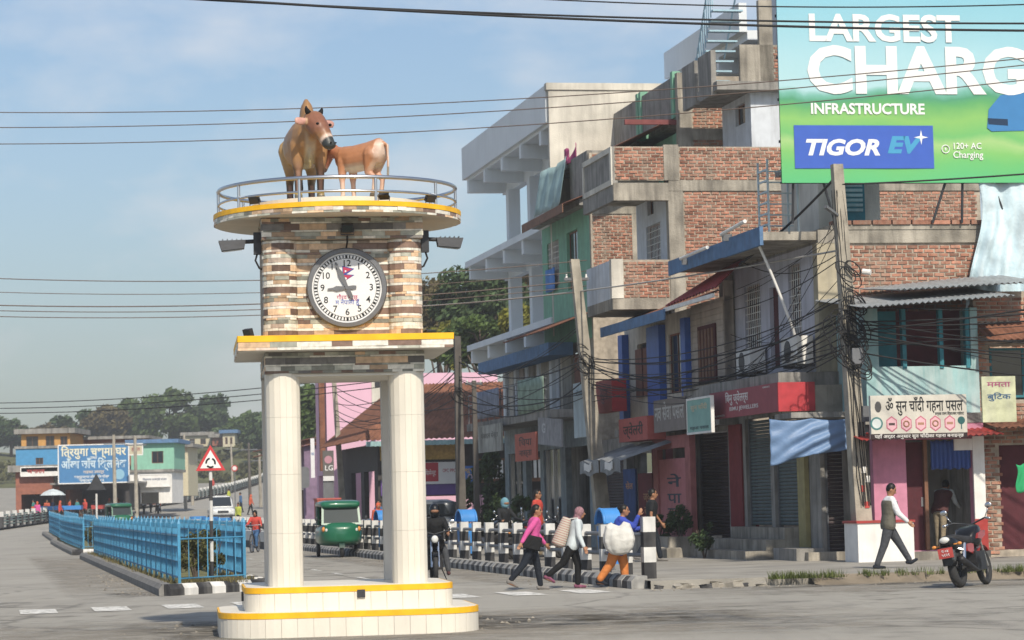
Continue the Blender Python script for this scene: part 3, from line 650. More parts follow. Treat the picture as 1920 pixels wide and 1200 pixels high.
P('green_wall', '83c4a4', var=.12, streak=.35); P('paleblue_wall', 'dde4ec', var=.08, streak=.3); P('pinkwall', 'd98aa8', var=.12, streak=.2); P('pinkhouse', 'f0bcd4', var=.05, sc_=.6, bump=.05)
P('turq', '9cc8ca', var=.28, sc_=1.8, streak=.75, dirt=(.50, .56, .55)); P('turq_deep', '2c8a9a', var=.2, streak=.2); P('siding', 'c9baaa', var=.12, streak=.35); P('shut_green', '56696b', rough=.55, metal=.2); P('shut_brown', '4a3c3e', rough=.6, metal=.1); P('red_wall', '8c2a30', var=.15)
M('white_building', (.66, .70, .72), .8, .05, .8, .1, streak=.15, dirt=(.4, .4, .38)); P('brown_door', '96604c', var=.15); P('maroon_door', '5e2730', var=.2)
P('red_tin', 'b8332c', rough=.5, var=.2, streak=.3); P('yellow_pillar', 'b0a469', var=.15, streak=.4)
# ---- B1: two-storey brick house on the corner
o1 = (0, 0, 0); b1 = bld('brick_house', 'two storey corner house with bare brick end wall and shaded lilac front', o1)
mb = MB(o1); W1_, D1, W2_ = (-5.97, -4.62, 5.2, 6.75), (-3.85, -3.14, 4.62, 6.55), (-2.3, -1.35, 5.3, 6.95)
wall(mb, 'y', 0, .22, -8.1, -.26, 4.35, 7.3, [W1_, D1, W2_]); mb.build('front_wall', 'blueviolet_wall', b1)
mb = MB(o1); mb.box(-8.1, -6.85, -.04, .0, 4.35, 7.2); mb.build('stained_pilaster', 'concrete_dark', b1)
mb = MB(o1); wall(mb, 'x', -.26, -.02, .0, 8, 4.35, 7.25); mb.build('end_wall', 'mortar', b1)
bricks(b1, o1, 'x', -.02, 1, .55, 5.2, 4.5, 7.2, objs=300, seed=2, first=lambda c: -c[2])
mb = MB(o1); mb.box(-.3, .03, -.03, .52, 4.36, 7.25); mb.build('corner_pillar', P('plaster_yellow', 'b9ae92', var=.15, streak=.7, dirt=(.16, .15, .13)), b1)
mb = MB(o1); mb.box(-8.3, .04, 0, 8, 7.25, 7.55); mb.box(-8.3, .06, .3, 8, 7.55, 7.66); mb.build('roof_slab', 'concrete', b1)
mb = MB(o1); mb.box(-8.3, -.05, -1.25, -.0, 7.33, 7.52); rf = mb.build('eave_slab', 'concrete', b1)
mb = MB(o1); mb.box(-8.35, -3.2, -1.29, -1.25, 7.25, 7.62); mb.box(-3.1, -.05, -1.33, -1.25, 7.22, 7.64); mb.build('blue_fascia', 'blue_trim', rf)
for k in range(11):                                  # coping bricks along the roof edge
    mb = MB(o1); mb.box(-.2, .1, .35+k*.47, .35+k*.47+.43, 7.662, 7.74+random.uniform(0, .02)); mb.build('coping_brick', 'brick', b1)
window(b1, o1, 'y', 0, -1, *W1_, style='grille', n=2); window(b1, o1, 'y', 0, -1, *W2_, style='grille', n=2)
mb = MB(o1); mb.box(D1[0], D1[1], .1, .15, D1[2], D1[3]); dr = mb.build('door', 'maroon_door', b1)
mb = MB(o1); mb.box(D1[1]-.12, D1[1]-.06, .06, .1, 5.4, 5.6); mb.build('handle', 'steel', dr)
mb = MB(o1); mb.box(-8.1, .12, -1.05, 8, 4.05, 4.35); mb.build('floor_slab', 'concrete_dark', b1)
mb = MB(o1); mb.box(-.06, .32, -1.05, 1.25, 3.42, 4.05); mb.build('canopy_beam', 'concrete', b1)
mb = MB(o1); mb.box(-.1, 1.15, -1.1, 1.35, 3.3, 3.42); mb.build('canopy_slab', 'concrete_dark', b1)
# ground floor shops
mb = MB(o1); wall(mb, 'y', .0, .2, -11.2, -.3, 0, 4.05, [(-10.87, -7.85, .35, 3.3), (-6.25, -4.2, .85, 3.5), (-3.9, -1.95, .85, 3.5)]); mb.build('shop_wall', 'concrete_dark', b1)
mb = MB(o1); wall(mb, 'x', -.26, -.06, .0, 8, 0, 4.05, [(.02, .62, .3, 2.78), (.72, 1.3, .3, 2.78)]); mb.build('side_shop_wall', 'concrete_dark', b1)
shutter(b1, o1, 'y', .12, -1, -10.8, -7.9, .4, 3.25, 'shut_brown'); shutter(b1, o1, 'y', .12, -1, -6.2, -4.25, .9, 3.45, 'shut_green'); shutter(b1, o1, 'y', .12, -1, -3.85, -2.0, .9, 3.45, 'shut_green')
shutter(b1, o1, 'x', -.12, 1, .05, .6, .32, 2.75, 'shut_brown'); shutter(b1, o1, 'x', -.12, 1, .75, 1.28, .32, 2.75, 'shut_brown')
mb = MB(o1); mb.box(-7.6, -6.5, -.05, -.005, .35, 3.4); mb.build('red_panel', 'red_wall', b1)
mb = MB(o1); mb.box(-.3, -.02, -.1, .0, .2, 3.3); mb.build('ground_pillar', 'concrete_dark', b1)
mb = MB(o1); mb.box(-1.7, -1.15, -.12, -.01, .2, 3.3); mb.build('shop_pillar', 'yellow_pillar', b1)
for k, (a, z) in enumerate(((-.9, .35), (-.5, .6), (-.15, .87))):
    mb = MB(o1); mb.box(-6.4, -1.9, a-.45+k*.1, -.02+0*k, .1 if k == 0 else (.35, .6)[k-1]+.003, z); mb.build('step', 'concrete', b1)
mb = MB(o1); mb.box(-1.5, .25, -.8, -.15, .1, .42); mb.build('side_step', 'concrete_dark', b1)
mb = MB(o1); mb.box(-.02, .5, -.6, 1.5, .1, .34); mb.build('door_step', 'concrete', b1)
def acunit(x0, x1, z0, z1, lab):
    e = T('air_conditioner', lab, 'air conditioner', (x0, -.45, z0)); w = x1-x0
    mb = MB(); mb.box(0, w, 0, .38, .06, z1-z0); bd_ = mb.build('casing', 'white', e)
    mb = MB(); mb.cyl((w*.4, -.012, (z1-z0)*.53), (w*.4, .0, (z1-z0)*.53), (z1-z0)*.36, n=18); mb.build('fan_grille', 'dark_metal', bd_)
    for a in (.1, w-.14):
        mb = MB(); mb.box(a, a+.04, .0, .44, 0, .055); mb.build('bracket', 'grey_metal', e)
acunit(-1.55, -.35, 4.5, 5.2, 'white air conditioner box beside the grilled window of the corner house'); acunit(-5.3, -4.1, 4.5, 5.15, 'white air conditioner box under the blind covered window')
# lean-to: turquoise upper room over the gold shop
o2 = (2, 0, 0); b2 = bld('turquoise_shop_house', 'small turquoise painted shop house with corrugated roof and pink shop wall', o2)
mb = MB(o2); wall(mb, 'x', 1.8, 2.0, .36, 2.95, 3.3, 5.62, [(.66, 2.78, 4.35, 5.62)]); mb.box(.05, 1.8, .36, .5, 2.9, 5.6); mb.box(.05, 1.8, 2.8, 2.95, 2.9, 5.6); mb.build('upper_wall', 'turq', b2)
mb = MB(o2); mb.box(1.25, 1.33, 1.3, 2.8, 4.3, 5.6); mb.build('back_panel', 'maroon_door', b2)
mb = MB(o2); mb.box(1.25, 1.36, .5, 1.3, 4.3, 5.6); mb.build('teal_panel', 'turq_deep', b2)
for a in (1.2, 2.05, 2.66):
    mb = MB(o2); mb.box(1.88, 2.03, a, a+.09, 4.3, 5.6); mb.build('post', 'turq_deep', b2)
mb = MB(o2); mb.box(.05, 2.02, .30, 3.0, 3.1, 3.32); mb.build('floor_slab', 'concrete_dark', b2)
mb = MB(o2); corr(mb, (3.35, -.15, 5.55), (3.35, 3.3, 5.78), (-.0, -.1, 5.95), (0, 3.3, 6.25), 26, .022); mb.build('roof', 'tin', b2, smooth=True)
mb = MB(o2); corr(mb, (2.6, .9, 5.98), (2.75, 4.2, 6.12), (.1, .9, 6.2), (.1, 4.2, 6.5), 24, .022); mb.build('upper_roof', 'tin', b2, smooth=True)
mb = MB(o2); wall(mb, 'x', 1.8, 2.0, .45, 3.0, .1, 3.1, [(1.2, 2.72, .35, 2.75)]); mb.build('shop_wall', 'pinkwall', b2)
mb = MB(o2); mb.box(2.002, 2.05, 2.3, 2.75, 2.5, 2.75); mb.box(2.0, 2.06, 2.72, 2.98, .1, 2.8); mb.build('white_pillar', 'white', b2)
mb = MB(o2); mb.box(2.062, 2.075, 2.70, 3.0, .3, 1.0); mb.build('red_dado', 'red_tin', b2)
mb = MB(o2); mb.box(1.78, 1.9, 1.2, 1.62, .35, 2.7); dr = mb.build('door', 'maroon_door', b2)
mb = MB(o2); mb.box(1.9, 1.92, 1.55, 1.6, 1.3, 1.5); mb.build('handle', 'steel', dr)
mb = MB(o2); mb.box(1.93, 2.02, 1.6, 1.68, .35, 2.75); mb.build('door_post', 'wood', b2)
mb = MB(o2); mb.box(2.0, 2.9, -.25, 1.0, .1, .98); mb.build('white_counter', 'white', b2)
mb = MB(o2); mb.box(1.95, 2.93, -.28, 1.03, .98, 1.03); mb.build('counter_top', 'red_tin', b2)
mb = MB(o2); mb.box(2.0, 2.7, 1.0, 2.8, .1, .33); mb.build('step', 'concrete', b2)
mb = MB(o2); mb.box(.06, 1.8, 2.85, 3.0, .1, 2.9); mb.box(.02, .05, .4, 3.0, .1, 5.6); mb.build('inner_wall', 'concrete_dark', b2)
mb = MB(o2); corr(mb, (2.95, -.1, 2.74), (2.95, 3.1, 2.82), (2.0, -.1, 2.9), (2.0, 3.1, 2.98), 24, .018); mb.build('red_awning', 'red_tin', b2, smooth=True)
# brick annexe beyond it, at the picture edge
o3 = (2, 3.1, 0); b3 = bld('brick_annexe', 'narrow brick shop with rusty tin canopy beside the turquoise shop house', o3)
mb = MB(o3); wall(mb, 'x', 1.4, 1.6, 3.02, 6.5, 0.1, 6.0, [(3.35, 5, 3.6, 4.8), (3.5, 5.2, .3, 2.6)]); mb.build('wall', 'mortar', b3)
bricks(b3, o3, 'x', 1.6, 1, 3.02, 6.2, .2, 5.9, holes=[(3.3, 5.05, 3.5, 4.85), (3.45, 5.25, .2, 2.65)], seed=5)
mb = MB(o3); corr(mb, (2.7, 2.95, 4.85), (2.7, 6, 4.95), (1.6, 2.95, 5.3), (1.6, 6, 5.4), 20, .02); mb.build('roof', 'rust', b3, smooth=True)
mb = MB(o3); corr(mb, (2.8, 3.02, 2.95), (2.8, 6, 3.0), (1.6, 3.02, 3.15), (1.6, 6, 3.2), 20, .02); mb.build('canopy', 'rust', b3, smooth=True)
window(b3, o3, 'x', 1.6, 1, 3.4, 4.95, 3.65, 4.75, fm='turq_deep', n=2)
mb = MB(o3); mb.box(1.35, 1.42, 3.45, 5.25, .2, 2.65); mb.build('door', 'maroon_door', b3)
# rooftop cabin and lattice on the corner house
cb_ = bld('rooftop_cabin', 'grey rooftop cabin with a turquoise louvred door under the billboard', (-4, 1.6, 7.66))
mb = MB((-4, 1.6, 7.66)); wall(mb, 'x', -4.2, -4, 1.35, 2.9, 7.66, 9.6); mb.box(-7, -4.2, 1.35, 1.5, 7.66, 9.6); mb.build('wall', 'concrete_pale', cb_)
mb = MB((-4, 1.6, 7.66)); mb.box(-3.99, -3.94, 1.9, 2.5, 7.7, 9.3); dr = mb.build('door', 'turq_deep', cb_)
for k in range(7): mb = MB((-4, 1.6, 7.66)); mb.box(-3.94, -3.915, 1.96, 2.44, 8.4+k*.12, 8.47+k*.12); mb.build('louvre', 'turq', dr)
mb = MB((-4, 1.6, 7.66)); mb.box(-7, -3.6, 1.2, 3.0, 9.6, 9.75); mb.build('roof', 'concrete_dark', cb_)
lt = T('steel_lattice', 'pale blue welded steel lattice standing on the corner roof', 'lattice', (-1.5, -.9, 7.55)); M('lattice_blue', (.42, .50, .53), .5, .1)
for a in (0, .75):
    mb = MB(); mb.box(a, a+.05, -.02, .02, 0, 1.7); mb.build('upright', 'lattice_blue', lt); mb = MB(); mb.box(a, a+.05, .68, .72, 0, 1.6); mb.build('upright', 'lattice_blue', lt)
for k in range(6):
    mb = MB(); mb.box(.05, .75, -.015, .015, .2+k*.25, .24+k*.25); mb.build('rung', 'lattice_blue', lt); mb = MB(); mb.box(.36, .40, 0, .7, .2+k*.25, .23+k*.25); mb.build('rung', 'lattice_blue', lt)
# ---- B2: timber house with blue posts (shallow frontage)
o4 = (-12, -.4, 0); b4 = bld('timber_house', 'timber sided house with bright blue posts and low blue eave', o4)
y = -.4
mb = MB(o4); wall(mb, 'y', y+.12, y+.25, -17.4, -10.0, 3.6, 6.55, [(-15.9, -14.2, 4.45, 5.95), (-12.4, -10.8, 4.4, 6.0)]); mb.build('front_wall', P('cream_wall', 'e2d9c8', var=.1, streak=.4), b4)
for k in range(19):
    mb = MB(o4); mb.box(-10.0, -6.8, y+.08, y+.11, 3.65+k*.15, 3.65+k*.15+.142); mb.build('siding_board', 'siding', b4)
mb = MB(o4); mb.box(-10.0, -6.8, y+.115, y+.3, 3.6, 6.6); mb.box(-6.9, -6.8, y+.12, -.05, 3.6, 7.0); mb.build('end_wall', 'siding', b4)
for a, b in ((-17.4, -16.9), (-14.05, -12.7), (-10.4, -9.95)):
    mb = MB(o4); mb.box(a, b, y-.08, y+.118, 3.55, 6.3); mb.build('post', 'blue_post', b4)
window(b4, o4, 'y', y+.12, -1, -12.4, -10.8, 4.4, 6.0, fm='brown_door', n=2, depth=.05)
mb = MB(o4); mb.box(-15.9, -14.2, y+.05, y+.1, 4.45, 5.8); dr = mb.build('door', 'brown_door', b4)
mb = MB(o4); mb.box(-15.08, -15.02, y+.03, y+.05, 4.45, 5.8); mb.build('door_stile', 'maroon_door', dr)
mb = MB(o4); mb.box(-9.1, -7.45, y+.03, y+.078, 4.5, 5.98); sh_ = mb.build('shutter_panel', 'maroon_door', b4)
for k in range(5):
    mb = MB(o4); mb.box(-9.0+k*.31, -8.82+k*.31, y+.012, y+.03, 4.6, 5.88); mb.build('shutter_board', 'wood', sh_)
mb = MB(o4); corr(mb, (-15.6, -1.35, 6.36), (-8.5, -1.35, 6.36), (-15.6, .1, 6.9), (-8.5, .1, 6.9), 34, .02); mb.build('roof', 'rust', b4, smooth=True)
mb = MB(o4); mb.box(-15.6, -8.5, -1.41, -1.36, 6.15, 6.42); mb.build('blue_fascia', 'blue_trim', b4)
mb = MB(o4); corr(mb, (-8.7, -1.3, 6.5), (-3.9, -1.3, 6.6), (-8.7, -.02, 7.25), (-5.0, -.02, 7.6), 16, .03); mb.build('red_roof', 'red_tin', b4, smooth=True)
mb = MB(o4); mb.box(-8.7, -4.0, -1.36, -1.31, 6.36, 6.46); mb.build('white_fascia', 'white', b4)
mb = MB(o4); mb.box(-18, -6.8, -.5, .0, 3.4, 3.6); mb.build('floor_slab', 'concrete_dark', b4)
mb = MB(o4); wall(mb, 'y', -.02, .2, -22, -11.2, 0, 3.4, [(-14.9, -11.9, .2, 3.0), (-18.6, -15.3, .2, 3.0), (-21.6, -19, .2, 3.0)]); mb.build('shop_wall', 'concrete_dark', b4)
mb = MB(o4); mb.box(-22, -11.2, 1.6, 1.75, 0, 3.4); mb.build('shop_back', 'red_wall', b4)
shutter(b4, o4, 'y', .1, -1, -21.5, -19.1, .25, 2.95, 'shut_brown')
# ---- B3: tall brick building with jutting brick balconies
o5 = (-14, 0, 0); b5 = bld('tall_brick_building', 'tall bare brick building with jutting brick balconies and unplastered frame', o5)
mb = MB(o5); WB = (-15.6, -14.0, 8.15, 9.25); WS = (-15.4, -14.7, 9.55, 9.98)
wall(mb, 'y', 0, .22, -16.7, -13.25, 3.4, 10.2, [WB, WS, (-15.6, -14.0, 4.6, 6.2)]); mb.box(-16.7, -16.5, .22, 9, 3.4, 10.2); mb.build('front_wall', 'paleblue_wall', b5)
window(b5, o5, 'y', 0, -1, *WB, fm='brown_door', style='grille', n=2); window(b5, o5, 'y', 0, -1, *WS, n=1)
mb = MB(o5); wall(mb, 'x', -13.22, -13.02, 0, 9, 0.1, 10.25); mb.build('end_wall', 'mortar', b5)
bricks(b5, o5, 'x', -13.02, 1, .42, 8.9, 4.2, 10.0, objs=300, seed=8, first=lambda c: (c[0]+c[1])/2 > 3.2 or -c[2])
mb = MB(o5); mb.box(-13.25, -12.98, -.02, .40, .2, 10.2); mb.build('corner_pillar', 'concrete', b5)
mb = MB(o5); mb.box(-13.25, -12.97, .0, 9, 9.98, 10.27); mb.box(-16.75, -13.25, -1.55, 9, 9.98, 10.2); mb.box(-13.25, -12.97, -1.55, 0, 9.72, 10.2); mb.build('roof_slab', 'concrete', b5)
mb = MB(o5); mb.box(-13.2, -13.0, -1.5, 9, 10.27, 11.2); pr_ = mb.build('parapet', 'mortar', b5)
bricks(pr_, o5, 'x', -13.0, 1, -1.5, -.12, 10.28, 11.2, seed=9); bricks(pr_, o5, 'x', -13.0, 1, .32, 8.9, 10.28, 11.2, seed=10)
mb = MB(o5); mb.box(-13.18, -12.96, -.12, .3, 10.27, 11.25); mb.build('parapet_pillar', 'concrete', b5)
mb = MB(o5); mb.box(-16.7, -13.0, -1.56, -1.42, 9.72, 11.2); mb.build('balcony_front', 'concrete_dark', b5)
mb = MB(o5); mb.box(-16.5, -13.2, -1.60, -1.562, 11.05, 11.2); mb.box(-16.5, -13.2, -1.60, -1.562, 10.15, 10.3); mb.box(-16.55, -16.4, -1.60, -1.562, 10.15, 11.2); mb.box(-13.2, -13.0, -1.60, -1.562, 10.15, 11.2); mb.build('balcony_frame', 'concrete_pale', b5)
# lower balcony
mb = MB(o5); mb.box(-16.1, -13.0, -1.65, 0, 6.75, 7.05); mb.build('lower_balcony_slab', 'concrete', b5)
mb = MB(o5); mb.box(-16.1, -13.0, -1.65, -1.5, 7.05, 8.1); mb.build('lower_balcony_front', 'paleblue_wall', b5)
mb = MB(o5); mb.box(-13.2, -13.02, -1.5, 0, 7.05, 8.1); lb = mb.build('lower_balcony_end', 'mortar', b5)
bricks(lb, o5, 'x', -13.02, 1, -1.32, -.05, 7.06, 8.06, seed=12)
mb = MB(o5); mb.box(-13.22, -12.98, -1.67, -1.34, 7.05, 8.12); mb.build('balcony_corner', 'concrete_pale', b5)
for a, z in ((4.0, 8.0), (2.2, 7.0), (2.4, 7.1), (2.6, 6.9)):
    mb = MB(o5); mb.tube([(-12.9, a, z), (-12.9, a+random.uniform(-.2, .1), z+1.1)], .012, 5); mb.build('rebar', 'rust', b5)
# rooftop room with blue stair rail
o6 = (-16, 3, 0); b6 = bld('rooftop_room', 'grey blue rooftop room with concrete balcony on the tall brick building', o6)
mb = MB(o6); wall(mb, 'y', 3.3, 3.5, -19, -16.0, 10.2, 13.2, [(-17.6, -16.6, 12.4, 13.0)]); wall(mb, 'x', -16.2, -16, 3.5, 9, 10.2, 13.2); mb.build('wall', 'paleblue_wall', b6)
window(b6, o6, 'y', 3.3, -1, -17.6, -16.6, 12.4, 13.0, n=1)
mb = MB(o6); mb.box(-19.2, -15.6, 2.2, 9, 13.2, 13.45); mb.build('roof_slab', 'concrete_dark', b6)
for a in (-19.2, -17.4):
    mb = MB(o6); mb.box(a, a+1.4, 2.15, 2.3, 13.1, 14.4); mb.build('balcony_panel', 'concrete_dark', b6)
mb = MB(o6); mb.box(-15.75, -15.6, 2.9, 5.8, 13.45, 14.5); mb.box(-15.8, -15.6, 3.5, 3.9, 13.45, 15.8); mb.build('parapet', 'concrete', b6)
bricks(b6, o6, 'x', -15.6, 1, 3.9, 5.8, 13.46, 14.5, seed=14)
mb = MB(o6); mb.box(-19, -16.5, 4.6, 9, 13.45, 17.5); mb.build('stair_tower', 'paleblue_wall', b6)
sr = T('steel_stair', 'light blue steel stair with curved railing on the rooftop', 'stair', (-18, 2.4, 13.4)); M('rail_blue', (.32, .47, .55), .5, .1)
for k in range(9):
    mb = MB(); mb.box(-.5+k*.22, -.25+k*.22, .0, .9, .15+k*.26, .2+k*.26); mb.build('tread', 'rail_blue', sr)
for k in range(10):
    mb = MB(); mb.cyl((-.5+k*.22, 0, k*.26), (-.5+k*.22, 0, 1.2+k*.26), .022, n=6); mb.build('baluster', 'rail_blue', sr)
mb = MB(); mb.tube([(-.5, 0, 1.0), (.2, 0, 1.95), (1.5, 0, 3.6)], .03, 6); mb.tube([(-.6, .9, 1.2), (1.5, .9, 3.6)], .03, 6); mb.build('handrail', 'rail_blue', sr)
# second storey-setback: green rooftop house with brick end
o7 = (-20, 2.2, 0); b7 = bld('green_rooftop_house', 'green painted upper house with dark lean-to roof and brick end wall', o7)
mb = MB(o7); wall(mb, 'x', -20.2, -20, 2.25, 8, 10, 14.3); mb.build('end_wall', 'mortar', b7)
bricks(b7, o7, 'x', -20, 1, 2.65, 6.2, 11.2, 14.2, seed=15)
mb = MB(o7); mb.box(-20.25, -19.97, 2.2, 2.62, 10, 14.4); mb.box(-20.22, -19.95, 2.62, 7, 12.35, 12.7); mb.build('corner_pillar', 'concrete', b7)
mb = MB(o7); wall(mb, 'y', 2.2, 2.4, -30, -20.25, 10.2, 12.6, [(-22.2, -21.2, 10.5, 12), (-23.8, -22.7, 10.5, 12)]); mb.build('front_wall', 'green_wall', b7)
window(b7, o7, 'y', 2.2, -1, -22.2, -21.2, 10.5, 12, n=2); window(b7, o7, 'y', 2.2, -1, -23.8, -22.7, 10.5, 12, n=2)
mb = MB(o7); corr(mb, (-30, .3, 12.2), (-20.3, .3, 12.2), (-30, 2.25, 13.1), (-20.3, 2.25, 13.1), 30, .02); mb.build('lean_to_roof', 'rust', b7, smooth=True)
mb = MB(o7); mb.box(-20.3, -20.18, .6, 2.2, 12.85, 13.0); mb.build('red_purlin', P('dull_red', '8c4a48', var=.2), b7)
for k in range(2):
    mb = MB(o7); mb.box(-29+k*4.6, -25.2+k*4.6, 2.2, 2.32, 13.1, 14.35); mb.build('terrace_panel', 'concrete_dark', b7)
for a in (-29.2, -25.0, -24.6, -20.6):
    mb = MB(o7); mb.box(a, a+.25, 2.15, 2.4, 13.0, 14.5); mb.build('terrace_post', 'green_wall', b7)
mb = MB(o7); mb.box(-30, -20.2, 2.4, 8, 13, 13.2); mb.build('roof_slab', 'concrete', b7)
# ---- B4: green house
o8 = (-23, 0, 0); b8 = bld('green_house', 'green fronted house with barred windows, dark awning and brick end wall', o8)
WG1, WG2 = (-29.0, -27.2, 8.6, 10.1), (-26.0, -24.4, 8.3, 10.15)
mb = MB(o8); wall(mb, 'y', 0, .2, -29.8, -22.7, 6.6, 10.7, [WG1, WG2]); mb.build('front_wall', 'green_wall', b8)
window(b8, o8, 'y', 0, -1, *WG1, style='grille', n=3); window(b8, o8, 'y', 0, -1, *WG2, fm='wood', n=2)
mb = MB(o8); wall(mb, 'x', -22.72, -22.52, 0, 8, 3, 12.3); mb.build('end_wall', 'mortar', b8)
bricks(b8, o8, 'x', -22.52, 1, .05, 2.3, 7.2, 10.4, seed=17); bricks(b8, o8, 'x', -22.52, 1, .05, .7, 11, 12.3, seed=18)
mb = MB(o8); mb.box(-22.75, -22.48, .05, 3, 10.4, 10.8); mb.box(-22.74, -22.49, 1.3, 2.0, 8, 10.4); mb.build('concrete_band', 'concrete', b8)
mb = MB(o8); corr(mb, (-28.8, -.85, 10.72), (-22.5, -.85, 10.72), (-28.8, 0, 11.05), (-22.5, 0, 11.05), 24, .02); mb.build('upper_awning', 'rust', b8, smooth=True)
mb = MB(o8); mb.box(-28.8, -22.5, -.89, -.86, 10.45, 10.72); mb.build('awning_fascia', 'wood', b8)
mb = MB(o8); corr(mb, (-30.2, -1.35, 6.9), (-22.4, -1.35, 6.9), (-30.2, 0, 7.4), (-22.4, 0, 7.4), 24, .02); mb.build('lower_awning', 'rust', b8, smooth=True)
mb = MB(o8); mb.box(-30, -22.7, -.3, 8, 10.7, 10.9); mb.box(-30, -22.7, 0, 8, 12.2, 12.4); mb.build('roof_slab', 'concrete_dark', b8)
mb = MB(o8); mb.box(-25.2, -22.7, -.02, .15, 10.9, 12.4); mb.build('terrace_front', 'concrete_dark', b8)
mb = MB(o8); mb.box(-37, -22.6, -1.4, .2, 4.15, 4.4); mb.build('balcony_slab', 'concrete_dark', b8)
mb = MB(o8); wall(mb, 'y', .0, .2, -37.2, -22.6, 0.1, 4.15, [(-36.5, -34, .3, 3.3), (-33.4, -31, .3, 3.3), (-30.4, -27.8, .3, 3.3), (-27, -23.6, .3, 3.3)]); mb.build('shop_wall', P('shop_blue_grey', '97a5aa', var=.2, streak=.5), b8)
mb = MB(o8); mb.box(-37.2, -22.6, 1.4, 1.6, 0, 4.2); mb.build('shop_back', 'concrete_dark', b8)
for a0, a1 in ((-36.4, -34.1), (-30.3, -27.9)):
    mb = MB(o8); mb.box(a0, a1, .12, .14, .3, 3.3); w_ = mb.build('shop_window', 'glass', b8)
    mb = MB(o8); [mb.box(a-.04, a+.04, .05, .12, .3, 3.3) for a in (a0, (a0+a1)/2, a1)]; mb.build('frame', 'steel', w_)
mb = MB(o8); wall(mb, 'y', .05, .2, -37.2, -22.6, 4.4, 6.65, [(-36.8, -35.6, 4.5, 6.3), (-35, -33, 4.5, 6.3), (-32, -30.6, 4.5, 6.3), (-29, -27.4, 4.5, 6.3), (-26, -24, 4.5, 6.3)]); mb.box(-37.2, -22.7, 2.4, 2.5, 4.4, 6.6); mb.build('upper_shop_wall', P('upper_shop', 'b5ae9e', var=.2, streak=.5), b8)
for a0, a1, dm in ((-36.8, -35.6, 'cream_wall'), (-35, -33, 'siding'), (-32, -30.6, 'cream_wall'), (-29, -27.4, 'paleblue_wall'), (-26, -24, 'brown_door')):
    mb = MB(o8); mb.box(a0+.1, a0+.1+(a1-a0)*.42, .12, .16, 4.5, 6.25); dr = mb.build('door', dm, b8)
    mb = MB(o8); mb.box(a1-.3, a1-.05, .06, .1, 4.5, 6.25); mb.build('door_stile', 'cream_wall', dr)
mb = MB(o8); mb.box(-37.2, -25, -.9, -.1, 6.2, 6.6); mb.build('blue_canopy', 'blue_trim', b8)
br_ = T('balcony_railing', 'bent grey steel balcony railing with banners above the shops', 'railing', (-36.8, -1.35, 4.4))
for k in range(12):
    mb = MB(); mb.cyl((k*1.2, 0, 0), (k*1.2, 0, 1.0), .02, n=6); mb.build('baluster', 'grey_metal', br_)
for z in (.35, .65, 1.0):
    mb = MB(); mb.cyl((0, 0, z), (13.4, 0, z), .022, n=6); mb.build('rail', 'grey_metal', br_)
cloth_b = None
# pale block rising behind the green rooftop house
oA = (-24, 4.6, 0); bA = bld('pale_blue_block', 'pale blue upper block with a deep sloping parapet behind the green rooftop house', oA)
mb = MB(oA); mb.box(-30.2, -21, 4.5, 4.75, 15.85, 16.75); mb.build('parapet', 'white_building', bA)
mb = MB(oA); mb.box(-30.2, -21, 4.75, 10, 15.6, 15.9); mb.build('roof_slab', 'white_building', bA)
mb = MB(oA); mb.box(-30, -21.2, 6.2, 10, 12, 15.6); mb.build('wall', 'paleblue_wall', bA)
for k in range(4):
    mb = MB(oA); mb.box(-29.6+k*2.5, -29.3+k*2.5, 4.76, 6.2, 15.1, 15.6); mb.build('beam_end', 'white_building', bA)
# ---- white unfinished building with deep slabs and beam ends
o9 = (-33, 0, 0); b9 = bld('white_concrete_building', 'pale grey unfinished concrete building with open floors and beam ends', o9)
mb = MB(o9); wall(mb, 'x', -28.4, -28.2, -.0, 9, 7, 15.15); mb.build('end_wall', 'concrete_pale', b9)
mb = MB(o9); mb.box(-28.45, -28.15, -.08, 9, 15.15, 15.38); mb.build('wall_cap', 'concrete_pale', b9)
mb = MB(o9); mb.box(-44.2, -28.45, -.05, .1, 14.1, 15.35); mb.build('parapet', 'white_building', b9)
for z0, z1 in ((14.0, 14.12), (10.65, 10.88), (7.42, 7.64)):
    mb = MB(o9); mb.box(-44.0, -28.45, (.1 if z0 > 13 else -.05), 8, z0, z1); sl_ = mb.build('floor_slab', 'white_building', b9)
    for k in range(5):
        x = -43.6+k*3.4; mb = MB(o9); mb.box(x, x+.35, .03, 1.5, z0-.48, z0-.002); mb.build('beam_end', 'white_building', sl_)
    mb = MB(o9); mb.box(-44, -28.45, 1.5, 1.8, z0-.5, z0-.004); mb.build('edge_beam', 'white_building', sl_)
for z0, z1 in ((10.88, 13.5), (7.64, 10.15)):
    for x in (-42.6, -38.6, -35.2):
        mb = MB(o9); mb.box(x, x+.5, 1.35, 1.8, z0, z1); mb.build('column', 'white_building', b9)
for k in range(5):
    x = -37.2+k*2; mb = MB(o9); mb.box(x, x+.4, .0, .35, 4.3, 6.7); mb.build('column', 'white_building', b9)
